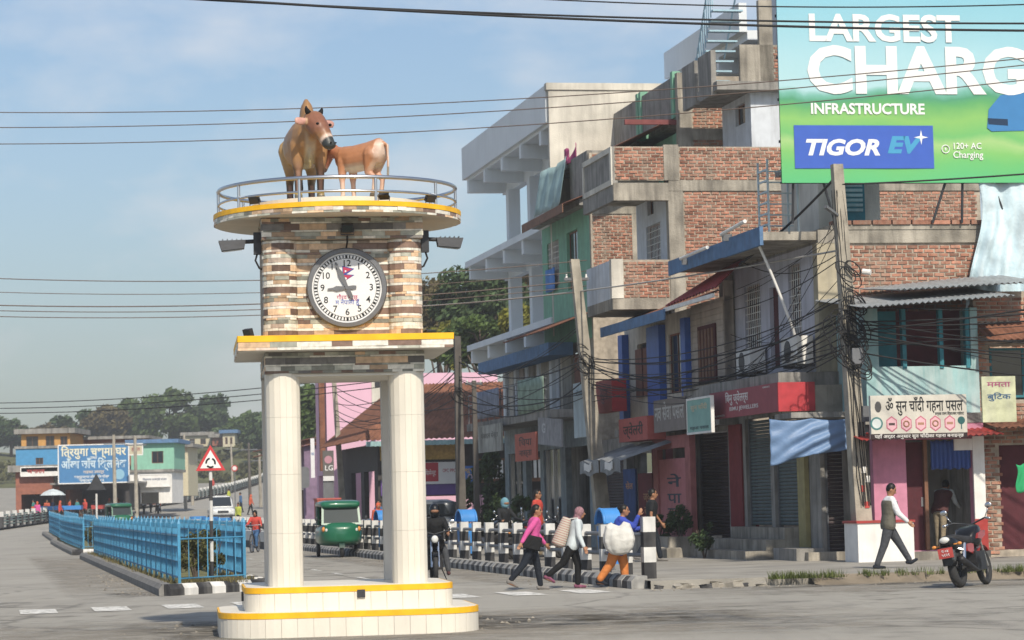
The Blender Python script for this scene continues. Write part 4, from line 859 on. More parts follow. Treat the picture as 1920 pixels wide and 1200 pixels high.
# ---- houses further down the street: pink, rusty roof
o10 = (-62, 1, 0); b10 = bld('pink_house', 'tall pale pink house with plain end wall and unplastered block panel', o10)
p_ = [ST(at(790, 665, 118)), ST(at(950, 665, 118)), ST(at(612, 712, 128))]
mb = MB(o10); wall(mb, 'x', -64.2, -64, -3.0, 5.0, 0, 7.6); mb.build('end_wall', 'pinkhouse', b10)
mb = MB(o10); mb.box(-64.19, -63.96, -.9, 1.3, 5.4, 7.85); blk = mb.build('block_panel', 'concrete_pale', b10)
mb = MB(o10); mb.box(-63.95, -63.93, -.75, -.3, 7.0, 7.7); mb.build('dark_opening', 'dark_metal', b10)
mb = MB(o10); wall(mb, 'y', -3.0, -2.8, -68, -64.2, 0, 7.6, [(-66.5, -65, 4.6, 6), (-67.4, -65, .5, 3)]); mb.box(-68, -64.2, 3, 3.2, 0, 7.6); mb.box(-68, -64.2, -2.8, 3.0, 7.4, 7.6); mb.build('front_wall', 'pinkhouse', b10)
for a in (-66.5,): window(b10, o10, 'y', -3.0, -1, a, a+1.5, 4.6, 6, n=2)
mb = MB(o10); mb.box(-64.45, -64.2, -3.3, -3.05, 3.2, 8.2); mb.build('brown_downpipe', 'rust', b10)
o11 = (-50, 1, 0); b11 = bld('rusty_roofed_house', 'low shop house under a broad rusty red tin hip roof', o11)
mb = MB(o11); corr(mb, (-49.5, -3.6, 4.2), (-49.5, 6, 4.3), (-53, -.5, 6.6), (-53, 6, 6.7), 44, .03); mb.build('roof', 'rust', b11, smooth=True)
mb = MB(o11); corr(mb, (-62, -3.6, 4.2), (-49.5, -3.6, 4.2), (-62, -.5, 6.6), (-53, -.5, 6.6), 50, .03); mb.build('side_roof', 'rust', b11, smooth=True)
mb = MB(o11); corr(mb, (-49.3, -3.3, 3.95), (-49.3, 6, 4.0), (-49.35, -3.3, 4.15), (-49.35, 6, 4.2), 44, .03); mb.build('eave_valance', P('paleteal', '8fb3b5'), b11, smooth=True)
mb = MB(o11); wall(mb, 'x', -51.2, -51, -2.6, 6, .1, 4.1, [(-2.2, 2.5, .3, 1.9), (2.9, 5.6, .3, 1.9)]); wall(mb, 'y', -2.6, -2.4, -62, -51.2, .1, 4.1, [(-55, -52, .3, 3), (-59, -56, .3, 3)]); mb.box(-62, -51.2, 4, 6, .1, 4.1); mb.build('wall', P('dark_shop', '4a4644', var=.2), b11)
mb = MB(o11); mb.box(-50.99, -50.9, -2.5, .8, 1.95, 2.6); mb.build('purple_fascia', P('purple', '6a4a9a', var=.1), b11)
mb = MB(o11); mb.box(-50.98, -50.9, -2.5, .9, 3.4, 4.0); mb.build('yellow_valance', P('ochre_cloth', 'c9a24a', var=.25, sc_=8), b11)
for k in range(22):
    mb = MB(o11); mb.box(-50.0, -49.95, 1.3+k*.2, 1.42+k*.2, 2.55, 3.3); mb.build('baluster', 'white', b11)
mb = MB(o11); mb.box(-50.05, -49.9, 1.2, 5.8, 3.3, 3.38); mb.box(-50.05, -49.9, 1.2, 5.8, 2.4, 2.55); mb.build('balcony_rail', 'wood', b11)
# dark shop fronts and sheds further left behind the tower
def shed(x0, x1, y0, h, wallm, roofm, lab, nm='roadside_shop'):
    o = (x1, y0, 0); e = bld(nm, lab, o); zb = zst(x1, y0)
    mb = MB(o); wall(mb, 'y', y0, y0+.2, x0, x1, zb, zb+h, [(x0+.6, x1-.6, zb+.3, zb+2.4)]); mb.box(x1-.2, x1, y0+.2, y0+5, zb, zb+h); mb.box(x0, x1-.2, y0+4.8, y0+5, zb, zb+h); mb.build('wall', wallm, e)
    mb = MB(o); corr(mb, (x0-.2, y0-1.2, zb+h-.3), (x1+.3, y0-1.2, zb+h-.3), (x0-.2, y0+5, zb+h+1), (x1+.3, y0+5, zb+h+1), 24, .03); mb.build('roof', roofm, e, smooth=True)
    mb = MB(o); mb.box(x0+.8, x1-.8, y0+1.5, y0+1.7, zb+.2, zb+2.4); mb.build('goods_shelf', 'wood', e)
    window(e, o, 'x', x1, 1, y0+1.2, y0+2.8, zb+1, zb+2.2, n=2)
    return e
shed(-92, -78, -2.4, 4.6, P('mauve', '8d7490', var=.2), 'rust', 'mauve two storey shop with rusty tin roof down the street')
shed(-112, -94, -.4, 5.2, P('dullred', '9a5a48', var=.2), 'rust', 'dull red shop row with tin roof at the street end')
# ================================================================ signs, billboard, poles, cables, cloth
def hit(px, py, p0, n):
    d = ray(px, py); return CAM+d*((p0-CAM).dot(n)/d.dot(n))
def onf(px, py, y): return ST(hit(px, py, SW(0, y), UY))
def ons(px, py, x): return ST(hit(px, py, SW(x, 0), UX))
def sign(name, label, ax, d, pxs, board, texts=(), frame=None, th=.06, group=None, tilt=0, cat='sign'):
    """pxs = (left px, top, bottom, right px): measured on the plane; texts: (string, u, v, w, h, ink)"""
    l, t, b, r = pxs; f = onf if ax == 'y' else ons; k = 0 if ax == 'y' else 1
    p, q = f(l, t, d), f(l, b, d); a0, z1, z0 = p[k], p[2], q[2]; a1 = f(r, (t+b)/2-(r-l)*.1*(ax == 'y'), d)[k]
    e = T(name, label, cat, ((a0+a1)/2, d, z0) if ax == 'y' else (d, (a0+a1)/2, z0), group=group); e.rotation_euler.y = 0
    if ax == 'x': e.rotation_euler.z += math.pi/2
    e.rotation_euler.rotate_axis('Y', tilt)
    w, h = a1-a0, z1-z0
    mb = MB(); mb.box(-w/2, w/2, 0, th, 0, h); mb.build('board', board, e)
    if frame:
        fr = .05
        for x0, x1, q0, q1 in ((-w/2-fr, w/2+fr, -fr, 0), (-w/2-fr, w/2+fr, h, h+fr), (-w/2-fr, -w/2, 0, h), (w/2, w/2+fr, 0, h)):
            mb = MB(); mb.box(x0, x1, -.012, th+.01, q0, q1); mb.build('frame_bar', frame, e)
    for s_, u, v, tw_, thh, ink in texts:
        text(s_, h*thh, flat(ink), e, (-w/2+w*u, -.004, h*v), width=w*tw_, bold=.012)
    return e, w, h
def patch(e, w, h, u0, u1, v0, v1, ink, off=.003, name='printed_panel'):
    mb = MB(); mb.box(-w/2+w*u0, -w/2+w*u1, -off, -off+.002, h*v0, h*v1); return mb.build(name, flat(ink), e)
# --- billboard
BX = .4
p0 = ons(1455, 0, BX); p1 = ons(1466, 343, BX); p2 = ons(1860, 330, BX)
by0, by1, bz0, bz1 = p1[1], 5.6, p1[2], 13.3
bb = T('billboard', 'huge billboard with white capital lettering over green hills on a steel frame', 'billboard', (BX, by0, bz0)); bb.rotation_euler.z += math.pi/2
m = bpy.data.materials.new('billboard_print'); m.use_nodes = True; t = m.node_tree; n = t.nodes; l = t.links
tcn = n.new('ShaderNodeTexCoord'); sx_ = n.new('ShaderNodeSeparateXYZ'); l.new(tcn.outputs['Object'], sx_.inputs[0])
nz_ = n.new('ShaderNodeTexNoise'); nz_.inputs['Scale'].default_value = .55; nz_.inputs['Detail'].default_value = 5; l.new(tcn.outputs['Object'], nz_.inputs['Vector'])
ma = n.new('ShaderNodeMath'); ma.operation = 'MULTIPLY_ADD'; ma.inputs[1].default_value = .9; l.new(nz_.outputs[0], ma.inputs[0])
sb_ = n.new('ShaderNodeMath'); sb_.operation = 'SUBTRACT'; sb_.inputs[1].default_value = .45; l.new(sx_.outputs['Z'], sb_.inputs[0]); l.new(sb_.outputs[0], ma.inputs[2])
dv = n.new('ShaderNodeMath'); dv.operation = 'DIVIDE'; dv.inputs[1].default_value = 4.4; l.new(ma.outputs[0], dv.inputs[0])
cr = n.new('ShaderNodeValToRGB'); el = cr.color_ramp.elements; el[0].position = 0; el[0].color = (*[k_*.85 for k_ in C('58b878')], 1); el[1].position = 1; el[1].color = (*[k_*.85 for k_ in C('7fbcd0')], 1)
for ps, hx in ((.10, '66b86c'), (.16, '7abb66'), (.22, '9cc47c'), (.26, '6cb468'), (.33, '84bb64'), (.40, '5aa463'), (.43, '4a9670'), (.46, '6fb0a0'), (.49, 'aad0d6'), (.62, 'a2ccd6'), (.8, '8fc2d0')):
    e_ = el.new(ps); e_.color = (*[k_*.85 for k_ in C(hx)], 1)
l.new(dv.outputs[0], cr.inputs[0]); b = n['Principled BSDF']; l.new(cr.outputs[0], b.inputs['Base Color']); b.inputs['Roughness'].default_value = .45
BW, BH = by1-by0, bz1-bz0; random.seed(2)
mb = MB(); wf = lambda u, v: .004*math.sin(u*19+v*5)+.004*math.sin(u*7-v*13)
mb.sheet(lambda u, v: (BW*u, wf(u, v)-.02, BH*v), 40, 30); mb.sheet(lambda u, v: (BW*(1-u), wf(1-u, v)+.02, BH*v), 40, 30)
put('printed_sheet', mb.mesh('printed_sheet', True), m, bb)
mb = MB()
for k in range(7): mb.box(.02+k*.99, .08+k*.99, .045, .1, 0, BH)
for k in range(6): mb.box(0, BW, .1, .15, BH*k/5-.03 if k else .0, BH*k/5+.03)
mb.build('back_frame', 'dark_metal', bb)
def bpx(px, py): q = ons(px, py, BX); return q[1]-by0, q[2]-bz0
def btext(s_, l_, r_, top, bot, ink='F6F8F6', bold=.02, shear=0, par=None):
    x0, z = bpx(l_, (top+bot)/2); x1, _ = bpx(r_, (top+bot)/2); _, zt = bpx(l_, top); _, zb = bpx(l_, bot)
    return text(s_, (zt-zb)*1.26, flat(ink), bb, ((x0+x1)/2, -.038, z), width=x1-x0, bold=bold, shear=shear, ext=.001)
btext('LARGEST', 1514, 1797, 27, 82, bold=.03); btext('CHARG', 1514, 1925, 88, 183, bold=.035); btext('INFRASTRUCTURE', 1519, 1732, 194, 216, bold=.03)
x0, z0 = bpx(1490, 316); x1, z1 = bpx(1748, 236)
mb = MB(); mb.box(x0, x1, -.035, -.030, z0, z1); mb.build('blue_panel', flat('2d62cf'), bb)
btext('TIGOR', 1506, 1645, 262, 294, bold=.04, shear=.25); btext('EV', 1656, 1724, 257, 290, ink='2fa6d8', bold=.05, shear=.25)
sx0, sz0 = bpx(1726, 258)
mb = MB(); mb.add([(sx0+math.cos(k*math.pi/4)*(.17 if k % 2 == 0 else .04), -.040, sz0+math.sin(k*math.pi/4)*(.17 if k % 2 == 0 else .04)) for k in range(8)]+[(sx0, -.042, sz0)], [(k, (k+1) % 8, 8)[::-1] for k in range(8)]); mb.build('star_glint', flat('FFFFFF'), bb)
btext('120+ AC', 1786, 1838, 268, 281, bold=.01); btext('Charging', 1786, 1842, 284, 298, bold=.01)
x0, z0 = bpx(1772, 280); mb = MB(); mb.torus((x0, -.034, z0), .09, .012, (0, 1, 0), 18, 5); mb.build('charge_icon', flat('F6F8F6'), bb)
mb = MB(); mb.prism([(x0-.01, z0-.05), (x0+.03, z0+.01), (x0+.005, z0+.01), (x0+.015, z0+.055), (x0-.03, z0-.008), (x0-.002, z0-.008)], -.036, -.031, 'y'); mb.build('bolt_icon', flat('F6F8F6'), bb)
# blue car front in the print
cx, cz = bpx(1850, 240)
mb = MB(); mb.prism([(cx, cz), (cx+.05, cz+.42), (cx+.35, cz+.75), (cx+1.2, cz+.85), (cx+1.5, cz+.5), (cx+1.5, cz-.05), (cx+.1, cz-.08)][::-1], -.036, -.030, 'y'); mb.build('printed_car', flat('2b86c8'), bb)
mb = MB(); mb.prism([(cx+.03, cz+.08), (cx+.02, cz+.22), (cx+.5, cz+.2), (cx+.5, cz+.05)][::-1], -.039, -.0365, 'y'); mb.build('printed_grille', flat('173a5c'), bb)
for a, lean in ((.3, .0), (1.0, .3), (3.9, -.3), (4.3, 0), (5.0, .4)):
    mb = MB(); mb.cyl((a, .12, .05), (a+lean, .25, 7.68-bz0), .03, n=6); mb.build('strut', 'dark_metal', bb)
# --- shop signs
e, w, h = sign('shop_sign', 'maroon jewellery shop sign with white lettering above green shutters', 'y', -1.15, (1330, 738, 788, 1458), P('maroon_board', 'a8505a', var=.1), [('बिमु ज्वेलर्स', .42, .68, .34, .42, 'EDE7E4'), ('BIMU JEWELLERS', .52, .30, .42, .2, 'E8DEDC'), ('9842 829273', .13, .1, .2, .09, 'E8DEDC'), ('GAIGHAT', .85, .9, .1, .08, 'E8DEDC')])
mb = MB(); mb.box(w/2, w/2+.06, .0, .85, 0, h); mb.build('red_return', P('red_return', 'c9323c'), e)
e, w, h = sign('shop_sign', 'white gold and silver shop sign with pink hexagons over the pink doorway', 'x', 3.0, (1630, 742, 824, 1813), P('offwhite_board', 'dcd6c8', var=.08, streak=.3, dirt=(.3, .28, .25)), [('ॐ सुन चाँदी गहना पसल', .56, .74, .80, .36, '1f2328'), ('बन्धक रकम सिंहदरबार गाईघाट', .82, .56, .3, .09, '34383c'), ('यहाँ अर्डर अनुसार सुन चाँदीका गहना बनाइन्छ', .5, .055, .92, .105, 'E9E6E0')])
patch(e, w, h, 0, 1, 0, .12, '3a2a2c', off=.0025); patch(e, w, h, .0, .008, .12, 1, '4a5a6a')
for k in range(5):
    cx = -w/2+w*(.22+.15*k); r_ = h*.185; zc = h*.34
    for rr, ink, of in ((r_, 'cf6f86', .004), (r_*.82, 'f0b9c2', .007)):
        mb = MB(); mb.prism([(cx+rr*.8*math.sin(a*math.pi/3), zc+rr*math.cos(a*math.pi/3)) for a in range(6)], -of, -of+.003, 'y'); mb.build('hexagon', flat(ink), e)
    mb = MB(); mb.torus((cx, -.008, zc), r_*.35, r_*.1, (0, 1, 0), 12, 4) if k % 2 else mb.box(cx-r_*.4, cx+r_*.4, -.009, -.0075, zc-r_*.15, zc+r_*.15); mb.build('jewel_picture', flat('b98a6a' if k else '5a4a48'), e)
mb = MB(); mb.cyl((-w/2+w*.065, -.006, h*.36), (-w/2+w*.065, -.001, h*.36), h*.15, n=20); mb.build('round_emblem', flat('4f8a88'), e)
mb = MB(); mb.cyl((-w/2+w*.065, -.008, h*.36), (-w/2+w*.065, -.006, h*.36), h*.11, n=20); mb.build('round_emblem', flat('dfe8e4'), e)
mb = MB(); mb.ell((-w/2+w*.085, -.002, h*.74), (h*.08, .006, h*.13), 12, 6); mb.build('portrait_emblem', flat('5c5a5a'), e)
mb = MB(); mb.cyl((w/2-w*.06, -.006, h*.4), (w/2-w*.06, -.001, h*.4), h*.09, n=12); mb.box(w/2-w*.065, w/2-w*.055, -.006, -.001, h*.2, h*.32); mb.build('lamp_emblem', flat('2f6a6a'), e)
sign('shop_sign', 'white framed teal shop sign next to the maroon jewellery sign', 'y', -1.5, (1288, 752, 812, 1333), P('teal_board', '8fc4b8', var=.15, sc_=2), [('सुन चाँदी', .5, .75, .7, .2, 'd9c9a0'), ('गहना पसल', .5, .12, .8, .14, '31515a')], frame='white')
sign('shop_sign', 'grey brown shop sign with large raised white letters', 'y', -1.1, (1225, 752, 812, 1285), P('greybrown_board', '8f857f', var=.1), [('नव सेवा पसल', .5, .55, .92, .62, 'c9c6c0')])
sign('shop_sign', 'small red box sign with black lettering above the awning', 'y', -1.2, (1160, 787, 830, 1214), P('red_board', 'cc6256', var=.1), [('ज्वेलरी', .5, .45, .7, .6, '2a1a1a')], th=.5)
e, w, h = sign('shop_sign', 'red sign box with bright red end at the blue posts', 'y', -1.2, (1117, 716, 776, 1147), P('red_board', 'b84a3e'), [('सुन', .5, .55, .5, .5, '8a2a28')], th=.3)
mb = MB(); mb.box(w/2, w/2+.03, .0, .42, 0, h); mb.build('red_return', 'red_return', e)
sign('shop_sign', 'square orange red sign hanging under the balcony', 'y', -1.5, (965, 815, 866, 1005), P('orange_board', 'cc6a54', var=.1), [('चिया', .5, .66, .6, .36, '3a2420'), ('नास्ता', .5, .28, .6, .3, '3a2420')])
sign('shop_sign', 'pale weathered sign board at the end of the balcony', 'y', -1.6, (896, 800, 850, 940), P('weathered_board', 'b4b6ae', var=.25, sc_=2, streak=.5), [('मोबाइल सेन्टर', .5, .6, .75, .25, '6a6c68')])
sign('shop_sign', 'tilted grey sign board with a white letter', 'y', -1.7, (1008, 788, 838, 1052), P('slate_board', 'a0a1a6', var=.2, streak=.4), [('G', .25, .6, .14, .5, 'c9ccd0')], tilt=.05)
sign('shop_sign', 'tall bleached blue banner hanging beside the leaning pole', 'y', -1.9, (1074, 720, 822, 1102), P('bleached', 'b4c6cc', var=.2, sc_=1.5, streak=.4), [('टेलर', .5, .8, .6, .12, '5f7d86')])
e, w, h = sign('shop_banner', 'tall pink banner with large dark vertical letters', 'y', -.65, (1236, 862, 1018, 1290), P('pink_banner', 'cc7c80', var=.1), [('ने', .52, .72, .5, .17, '1f3a52'), ('पा', .52, .53, .5, .17, '1f3a52'), ('ल', .52, .36, .5, .17, '1f3a52'), ('नेपाल बैंक लिमिटेड', .5, .11, .8, .045, '6a2430')])
patch(e, w, h, .18, .85, .20, .28, '3f6a4a', off=.004)
mb = MB(); mb.box(w/2, w/2+.5, -.05, .1, 0, h*1.12); mb.build('pink_frame', P('pink_pier', 'b46a68', var=.15), e)
mb = MB(); mb.box(-w/2-.5, -w/2, -.05, .1, 0, h*1.12); mb.build('pink_frame', 'pink_pier', e)
mb = MB(); mb.box(-w/2-.5, w/2+.5, -.06, .1, h*1.121, h*1.27); mb.build('pink_header', 'pink_pier', e)
sign('shop_banner', 'dark red banner with orange letters inside the shop', 'y', -.2, (1196, 888, 1000, 1224), P('darkred_banner', '7c2328', var=.15), [('ज्वे', .6, .6, .5, .18, 'c58a4a'), ('ल', .6, .38, .4, .18, 'c58a4a')])
sign('shop_banner', 'blue poster pasted beside the red banner', 'y', -.15, (1168, 880, 1010, 1192), P('blue_poster', '2a4c86', var=.25, sc_=3), [('सेल', .5, .75, .6, .12, 'd08a4a')])
e, w, h = sign('shop_sign', 'white and red cement shop sign above the purple fascia', 'x', -50.8, (790, 867, 908, 859), P('white_sign', 'efefef', var=.04), [('सिमेन्ट', .24, .5, .3, .3, 'F4F2F0'), ('OPC', .66, .6, .16, .22, 'c23a48'), ('PPC', .86, .6, .16, .22, 'c23a48')])
patch(e, w, h, 0, .46, .12, .98, 'c92f42', off=.002)
sign('shop_sign', 'small blue and yellow painted sign by the white balusters', 'x', -49.0, (869, 874, 906, 893), P('blue_sign', '2f6fc0', var=.15), [('शुभ', .5, .75, .8, .3, 'e8b84a'), ('O', .5, .34, .4, .5, 'd9b0a0')])
e, w, h = sign('shop_sign', 'upright grey sign with a pink round logo beside the pink house', 'x', -54, (605, 845, 902, 626), P('grey_sign', '6d6a68', var=.06), [('LG', .55, .42, .72, .24, 'f2f2f2')])
mb = MB(); mb.cyl((0, -.006, h*.70), (0, -.001, h*.70), w*.36, n=20); mb.build('round_logo', flat('c98fa0'), e); patch(e, w, h, 0, 1, .0, .16, 'e6e6e6')
mb = MB(); mb.box(-w/2, w/2, .06, .12, -2.6, -.002); mb.build('sign_post', 'grey_metal', e)
sign('shop_sign', 'narrow white vertical sign down the street', 'x', -76, (582, 822, 896, 590), 'white_sign', [('पसल', .5, .6, .8, .1, '5a7fb8')])
sign('shop_banner', 'yellow green banner on the brick annexe', 'x', 5.0, (1840, 706, 792, 1905), P('lime_banner', 'cfd2a8', var=.3, sc_=4, streak=.3, dirt=(.4, .4, .36)), [('ममता', .5, .82, .7, .16, 'b04a7a'), ('बुटिक', .5, .55, .7, .16, '2f5f8a')])
# awnings at the street shops
aw = T('shop_awning', 'grey tarpaulin awning with white patches under the red box sign', 'awning', (-13, -1.0, 2.9))
for k in range(2):
    mb = MB(); mb.sheet(lambda u, v: (-2.6+k*2.5+2.4*u, -1.1+1.4*v, -.25+.45*v+.05*math.sin(u*9+k)), 10, 4); mb.build('tarpaulin', P('grey_tarp', '94989a', var=.25, sc_=3), aw, smooth=True)
    mb = MB(); mb.sheet(lambda u, v: (-2.6+k*2.5+2.4*u, -1.1-.02*math.sin(u*20), -.25-.35*v+.05*math.sin(u*9+k)), 10, 3); mb.build('valance', 'grey_tarp', aw, smooth=True)
    mb = MB(); mb.sheet(lambda u, v: (-1.9+k*2.5+1.0*u, -1.14-.02*math.sin(u*8), -.3-.2*v+.03*math.sin(u*9)), 6, 2); mb.build('white_patch', 'white', aw, smooth=True)
# blue tarpaulin slung under the canopy
def cloth(name, label, cat, o, fn, mat, nu=26, nv=18, world=False, rot=0):
    mb = MB(); mb.sheet(fn, nu, nv); ob = put(name, mb.mesh(name, True), mat, None, SW(*o), (0, 0, RZ+rot)); m_ = ob.modifiers.new('thickness', 'SOLIDIFY'); m_.thickness = .006
    return tag(ob, label, cat)
P('tarp_blue', '6f93c0', rough=.45, var=.15, sc_=2, bump=.3); P('curtain_blue', '3f62b0', var=.08); P('cloth_white', 'cfdadd', var=.12, sc_=2); P('cloth_green', '12b06c', var=.08)
cloth('tarpaulin', 'faded blue tarpaulin slung below the corner canopy', 'tarpaulin', (1.3, -1.65, 3.3), lambda u, v: (.035*math.sin(16*(v+.9*u*u))*math.sin(u*math.pi)+.02*math.sin(31*(v*.6+u*.5))+.14*v*(1-v), 1.92*u, -(.05*abs(math.sin(u*math.pi*2))+.02)-(1.0-.5*u*u-.12*math.sin(u*math.pi*1.3))*v-.02*v*math.sin(u*14+1)), 'tarp_blue', 36, 24)
cloth('doorway_curtain', 'short blue pleated curtain across the shop doorway', 'curtain', (1.96, 1.78, 2.72), lambda u, v: (.035*math.sin(u*56)*(0.5+v*.6)+.02*math.sin(u*13), .92*u, -.62*v-.015*math.sin(u*30)), 'curtain_blue', 90, 6)
cloth('hanging_cloth', 'white and sky blue plastic sheet hanging down the brick end wall', 'sheet', (.3, 3.72, 8.9), lambda u, v: (.05*math.sin(u*30+v*3+math.sin(v*4))*(.4+v)+.07*math.sin(u*13-v*2.5+math.sin(v*6)), 1.6*u+(.15*math.sin(v*5)) - .25*v*(1-u), -3.15*v*(1-.1*math.sin(u*7))-.6*(u-.5)**2), M('plastic_sheet', (.46, .58, .63), .5, .4, 1.6, .6, streak=.4, dirt=(.6, .6, .58)), 60, 30)
cloth('hanging_cloth', 'green garment hanging on the white pillar', 'garment', (4.15, 2.86, 2.15), lambda u, v: (.02*math.sin(u*9+v*3), .30*u+.03*math.sin(v*6), -.58*v-.03*math.sin(u*6)), 'cloth_green', 12, 12)
cloth('hanging_cloth', 'red garment hanging next to the green one', 'garment', (4.05, 3.22, 2.0), lambda u, v: (.02*math.sin(u*9+v*3), .30*u+.03*math.sin(v*6), -.5*v-.03*math.sin(u*6)), P('cloth_red', 'c8443c'), 12, 12)
cloth('balcony_cloth', 'pale blue printed cloth over the green house terrace', 'cloth', (-29, -.12, 11.2), lambda u, v: (4.2*u, -.05-.04*math.sin(u*20)-.25*v, 1.25-1.5*v+.05*math.sin(u*8)), P('printed_cloth', '9fc0c0', var=.3, sc_=2), 30, 6)
cloth('balcony_cloth', 'crumpled magenta cloth on the terrace wall', 'cloth', (-26, .0, 12.3), lambda u, v: (1.5*u, .1*math.sin(u*9), .25*math.sin(u*7+1)*(1-v)+.35*(1-v)), P('magenta', 'b8407c'), 14, 5)
cloth('balcony_banner', 'faded printed banner tied to the balcony railing', 'banner', (-35.2, -1.42, 4.5), lambda u, v: (4.6*u, -.03*math.sin(u*15), .95-.95*v), P('faded_print', '8a93a8', var=.35, sc_=4), 24, 4)
cloth('balcony_banner', 'pale green banner on the balcony by the leaning pole', 'banner', (-27.5, -1.42, 4.4), lambda u, v: (4.2*u, -.03*math.sin(u*15), 1.1-1.1*v), P('green_print', '8fa894', var=.35, sc_=3), 24, 4)
cloth('window_cloth', 'bright blue cloth in the barred window of the green house', 'cloth', (-28.9, -.1, 9.2), lambda u, v: (1.5*u, -.03*math.sin(u*9), -.75*v), P('bright_blue', '4a90e0'), 8, 4)
# --- utility poles
def pole(label, b, t, w0, w1, mat, arms=(), name='utility_pole', group=None, extra=None):
    e = T(name, label, 'pole', b, group=group); d = V(t)-V(b)
    mb = MB(); mb.loft([[(d.x*k+s*q, d.y*k+r*q, d.z*k-.15*(k == 0)) for s, r in ((-1, -1), (1, -1), (1, 1), (-1, 1))] for k, q in ((0, w0/2), (.5, (w0+w1)/4), (1, w1/2))]); mb.build('shaft', mat, e)
    for z, ln in arms:
        k = z/d.z; mb = MB(); mb.box(d.x*k-.04, d.x*k+.04, d.y*k-ln, d.y*k+ln, z-.04, z+.04); a_ = mb.build('cross_arm', 'grey_metal', e)
        for s in (-.8, 0, .8):
            mb = MB(); mb.cyl((d.x*k, d.y*k+ln*s, z+.04), (d.x*k, d.y*k+ln*s, z+.14), .035, .02, 8); mb.build('insulator', 'white', a_)
    return e
P1b, P1t = (2.2, .12, .15), (2.2, -.22, 8.75)
ep = pole('tall concrete utility pole wrapped in cable coils before the brick end wall', P1b, P1t, .38, .22, 'pole')
def coil(e, c, R, n, mat='cable', seed=0):
    r_ = random.Random(seed)
    for k in range(n):
        q = V((r_.uniform(-.3, .3), r_.uniform(-1, 1), r_.uniform(-.3, .3))); ax = V((1, r_.uniform(-.6, .6), r_.uniform(-.3, .3))).normalized(); a = ax.orthogonal().normalized(); b_ = ax.cross(a)
        rr = R*r_.uniform(.6, 1.25); cc = V(c)+V((.2+r_.uniform(0, .06), r_.uniform(-.12, .12), r_.uniform(-.2, .2)))
        mb = MB(); mb.tube([cc+a*rr*.55*math.cos(6.283*i/14)+b_*rr*math.sin(6.283*i/14) for i in range(14)], .013, 5, True); mb.build('cable_coil', mat, e, smooth=True)
coil(ep, (0, -.15, 4.9), .32, 7, seed=1); coil(ep, (0, -.25, 5.05), .42, 4, seed=2); coil(ep, (0, -.05, 4.2), .4, 5, seed=3); coil(ep, (0, -.2, 6.2), .25, 4, seed=4); coil(ep, (0, -.3, 4.7), .5, 5, seed=14); coil(ep, (0, -.1, 5.4), .3, 5, seed=15)
for k in range(7):
    y_ = -.12+.04*k; mb = MB(); mb.tube([(.2-.01*q+random.uniform(-.01, .03), y_-.034*q+random.uniform(-.03, .03), 1.2+.62*q) for q in range(12)], .009, 5); mb.build('strapped_cable', 'cable', ep)
for z, s in ((3.0, 1), (4.25, -1)):
    mb = MB(); mb.box(.16, .28, -.12+s*.1, .12+s*.1, z, z+.34); mb.build('junction_box', 'grey_metal', ep)
mb = MB(); mb.cyl((.2, .1, 6.25), (.3, .25, 6.22), .06, n=10); mb.build('camera_housing', 'white', ep)
mb = MB(); mb.hexa([(.1, -.35, 7.45), (.5, -.75, 7.6), (.42, -.8, 7.6), (.02, -.4, 7.45)], [(.1, -.35, 7.5), (.5, -.75, 7.66), (.42, -.8, 7.66), (.02, -.4, 7.5)]); mb.build('lamp_head', 'grey_metal', ep)
for k, (z, y_, c_) in enumerate(((1.5, -.05, 'cloth_red'), (1.15, .03, 'cloth_red'), (1.7, .06, 'white'), (1.9, -.02, 'white'))):
    mb = MB(); mb.box(.188, .192, y_-.05, y_+.05, z, z+.14); mb.build('torn_poster', c_, ep)
P2b, P2t = (-14.9, -1.55, .15), (-15, -2.24, 8.3)
e2 = pole('pale leaning utility pole in front of the timber house', P2b, P2t, .42, .24, 'pole', [(7.6, .35)]); coil(e2, (-.05, -.5, 5.3), .3, 6, seed=5)
P3b, P3t = (-29.4, -3.03, .1), (-29.4, -3.03, 7.1); e3 = pole('dark upright utility pole by the balcony end', P3b, P3t, .32, .2, 'pole_dark'); coil(e3, (-.1, 0, 5.0), .3, 4, seed=6)
P4b, P4t = (-33.2, -1.8, .1), (-33.2, -1.8, 5.8); pole('short dark pole with a lamp arm at the balcony end', P4b, P4t, .2, .14, 'pole_dark', [(5.6, .3)])
P5b, P5t = (-60, -2.8, .1), (-60, -3.15, 7.1); pole('slim leaning pole before the pink house wall', P5b, P5t, .28, .18, 'pole')
# --- cables
def cable(label, p, q, r, sag, mat='cable', name='overhead_cable', group=None, n=24):
    p, q = V(p), V(q); mb = MB(p); mb.tube([p.lerp(q, k/n)-V((0, 0, sag*4*(k/n)*(1-k/n))) for k in range(n+1)], r, 5)
    ob = mb.build(name, mat, None, p, smooth=True); return tag(ob, label, 'cable', group)
gp = 'thick cables across the top of the sky'
for a, b_, r_ in (((250, -8), (1990, 44), .018), ((300, -8), (1990, 58), .022), ((900, -8), (1990, 6), .012)):
    cable('thick dark cable crossing high above the billboard', at(*a, 42), at(*b_, 46), r_, .12, group=gp)
gp = 'thin wires behind the cow statue'
for a, b_, c_ in ((208, 100, 0), (237, 112, 0), (268, 140, 0)):
    cable('thin brown wire passing behind the cow statue', at(-80, a+2, 62), at(2010, b_, 50), .011, .35, 'wire', group=gp)
gp = 'wires crossing behind the clock body'
for a, b_, r_ in ((520, 508, .013), (546, 528, .01), (571, 545, .016), (581, 556, .012), (592, 566, .012)):
    cable('grey wire running behind the clock face', at(-60, a, 70), at(1100, b_-20, 74), r_, .3, 'wire', group=gp)
cable('long pale cable from the street pole to the tall concrete pole', at(700, 578, 95), SW(2.2, -.1, 6.9), .022, .25, 'wire_pale')
gp = 'wires low across the trees'
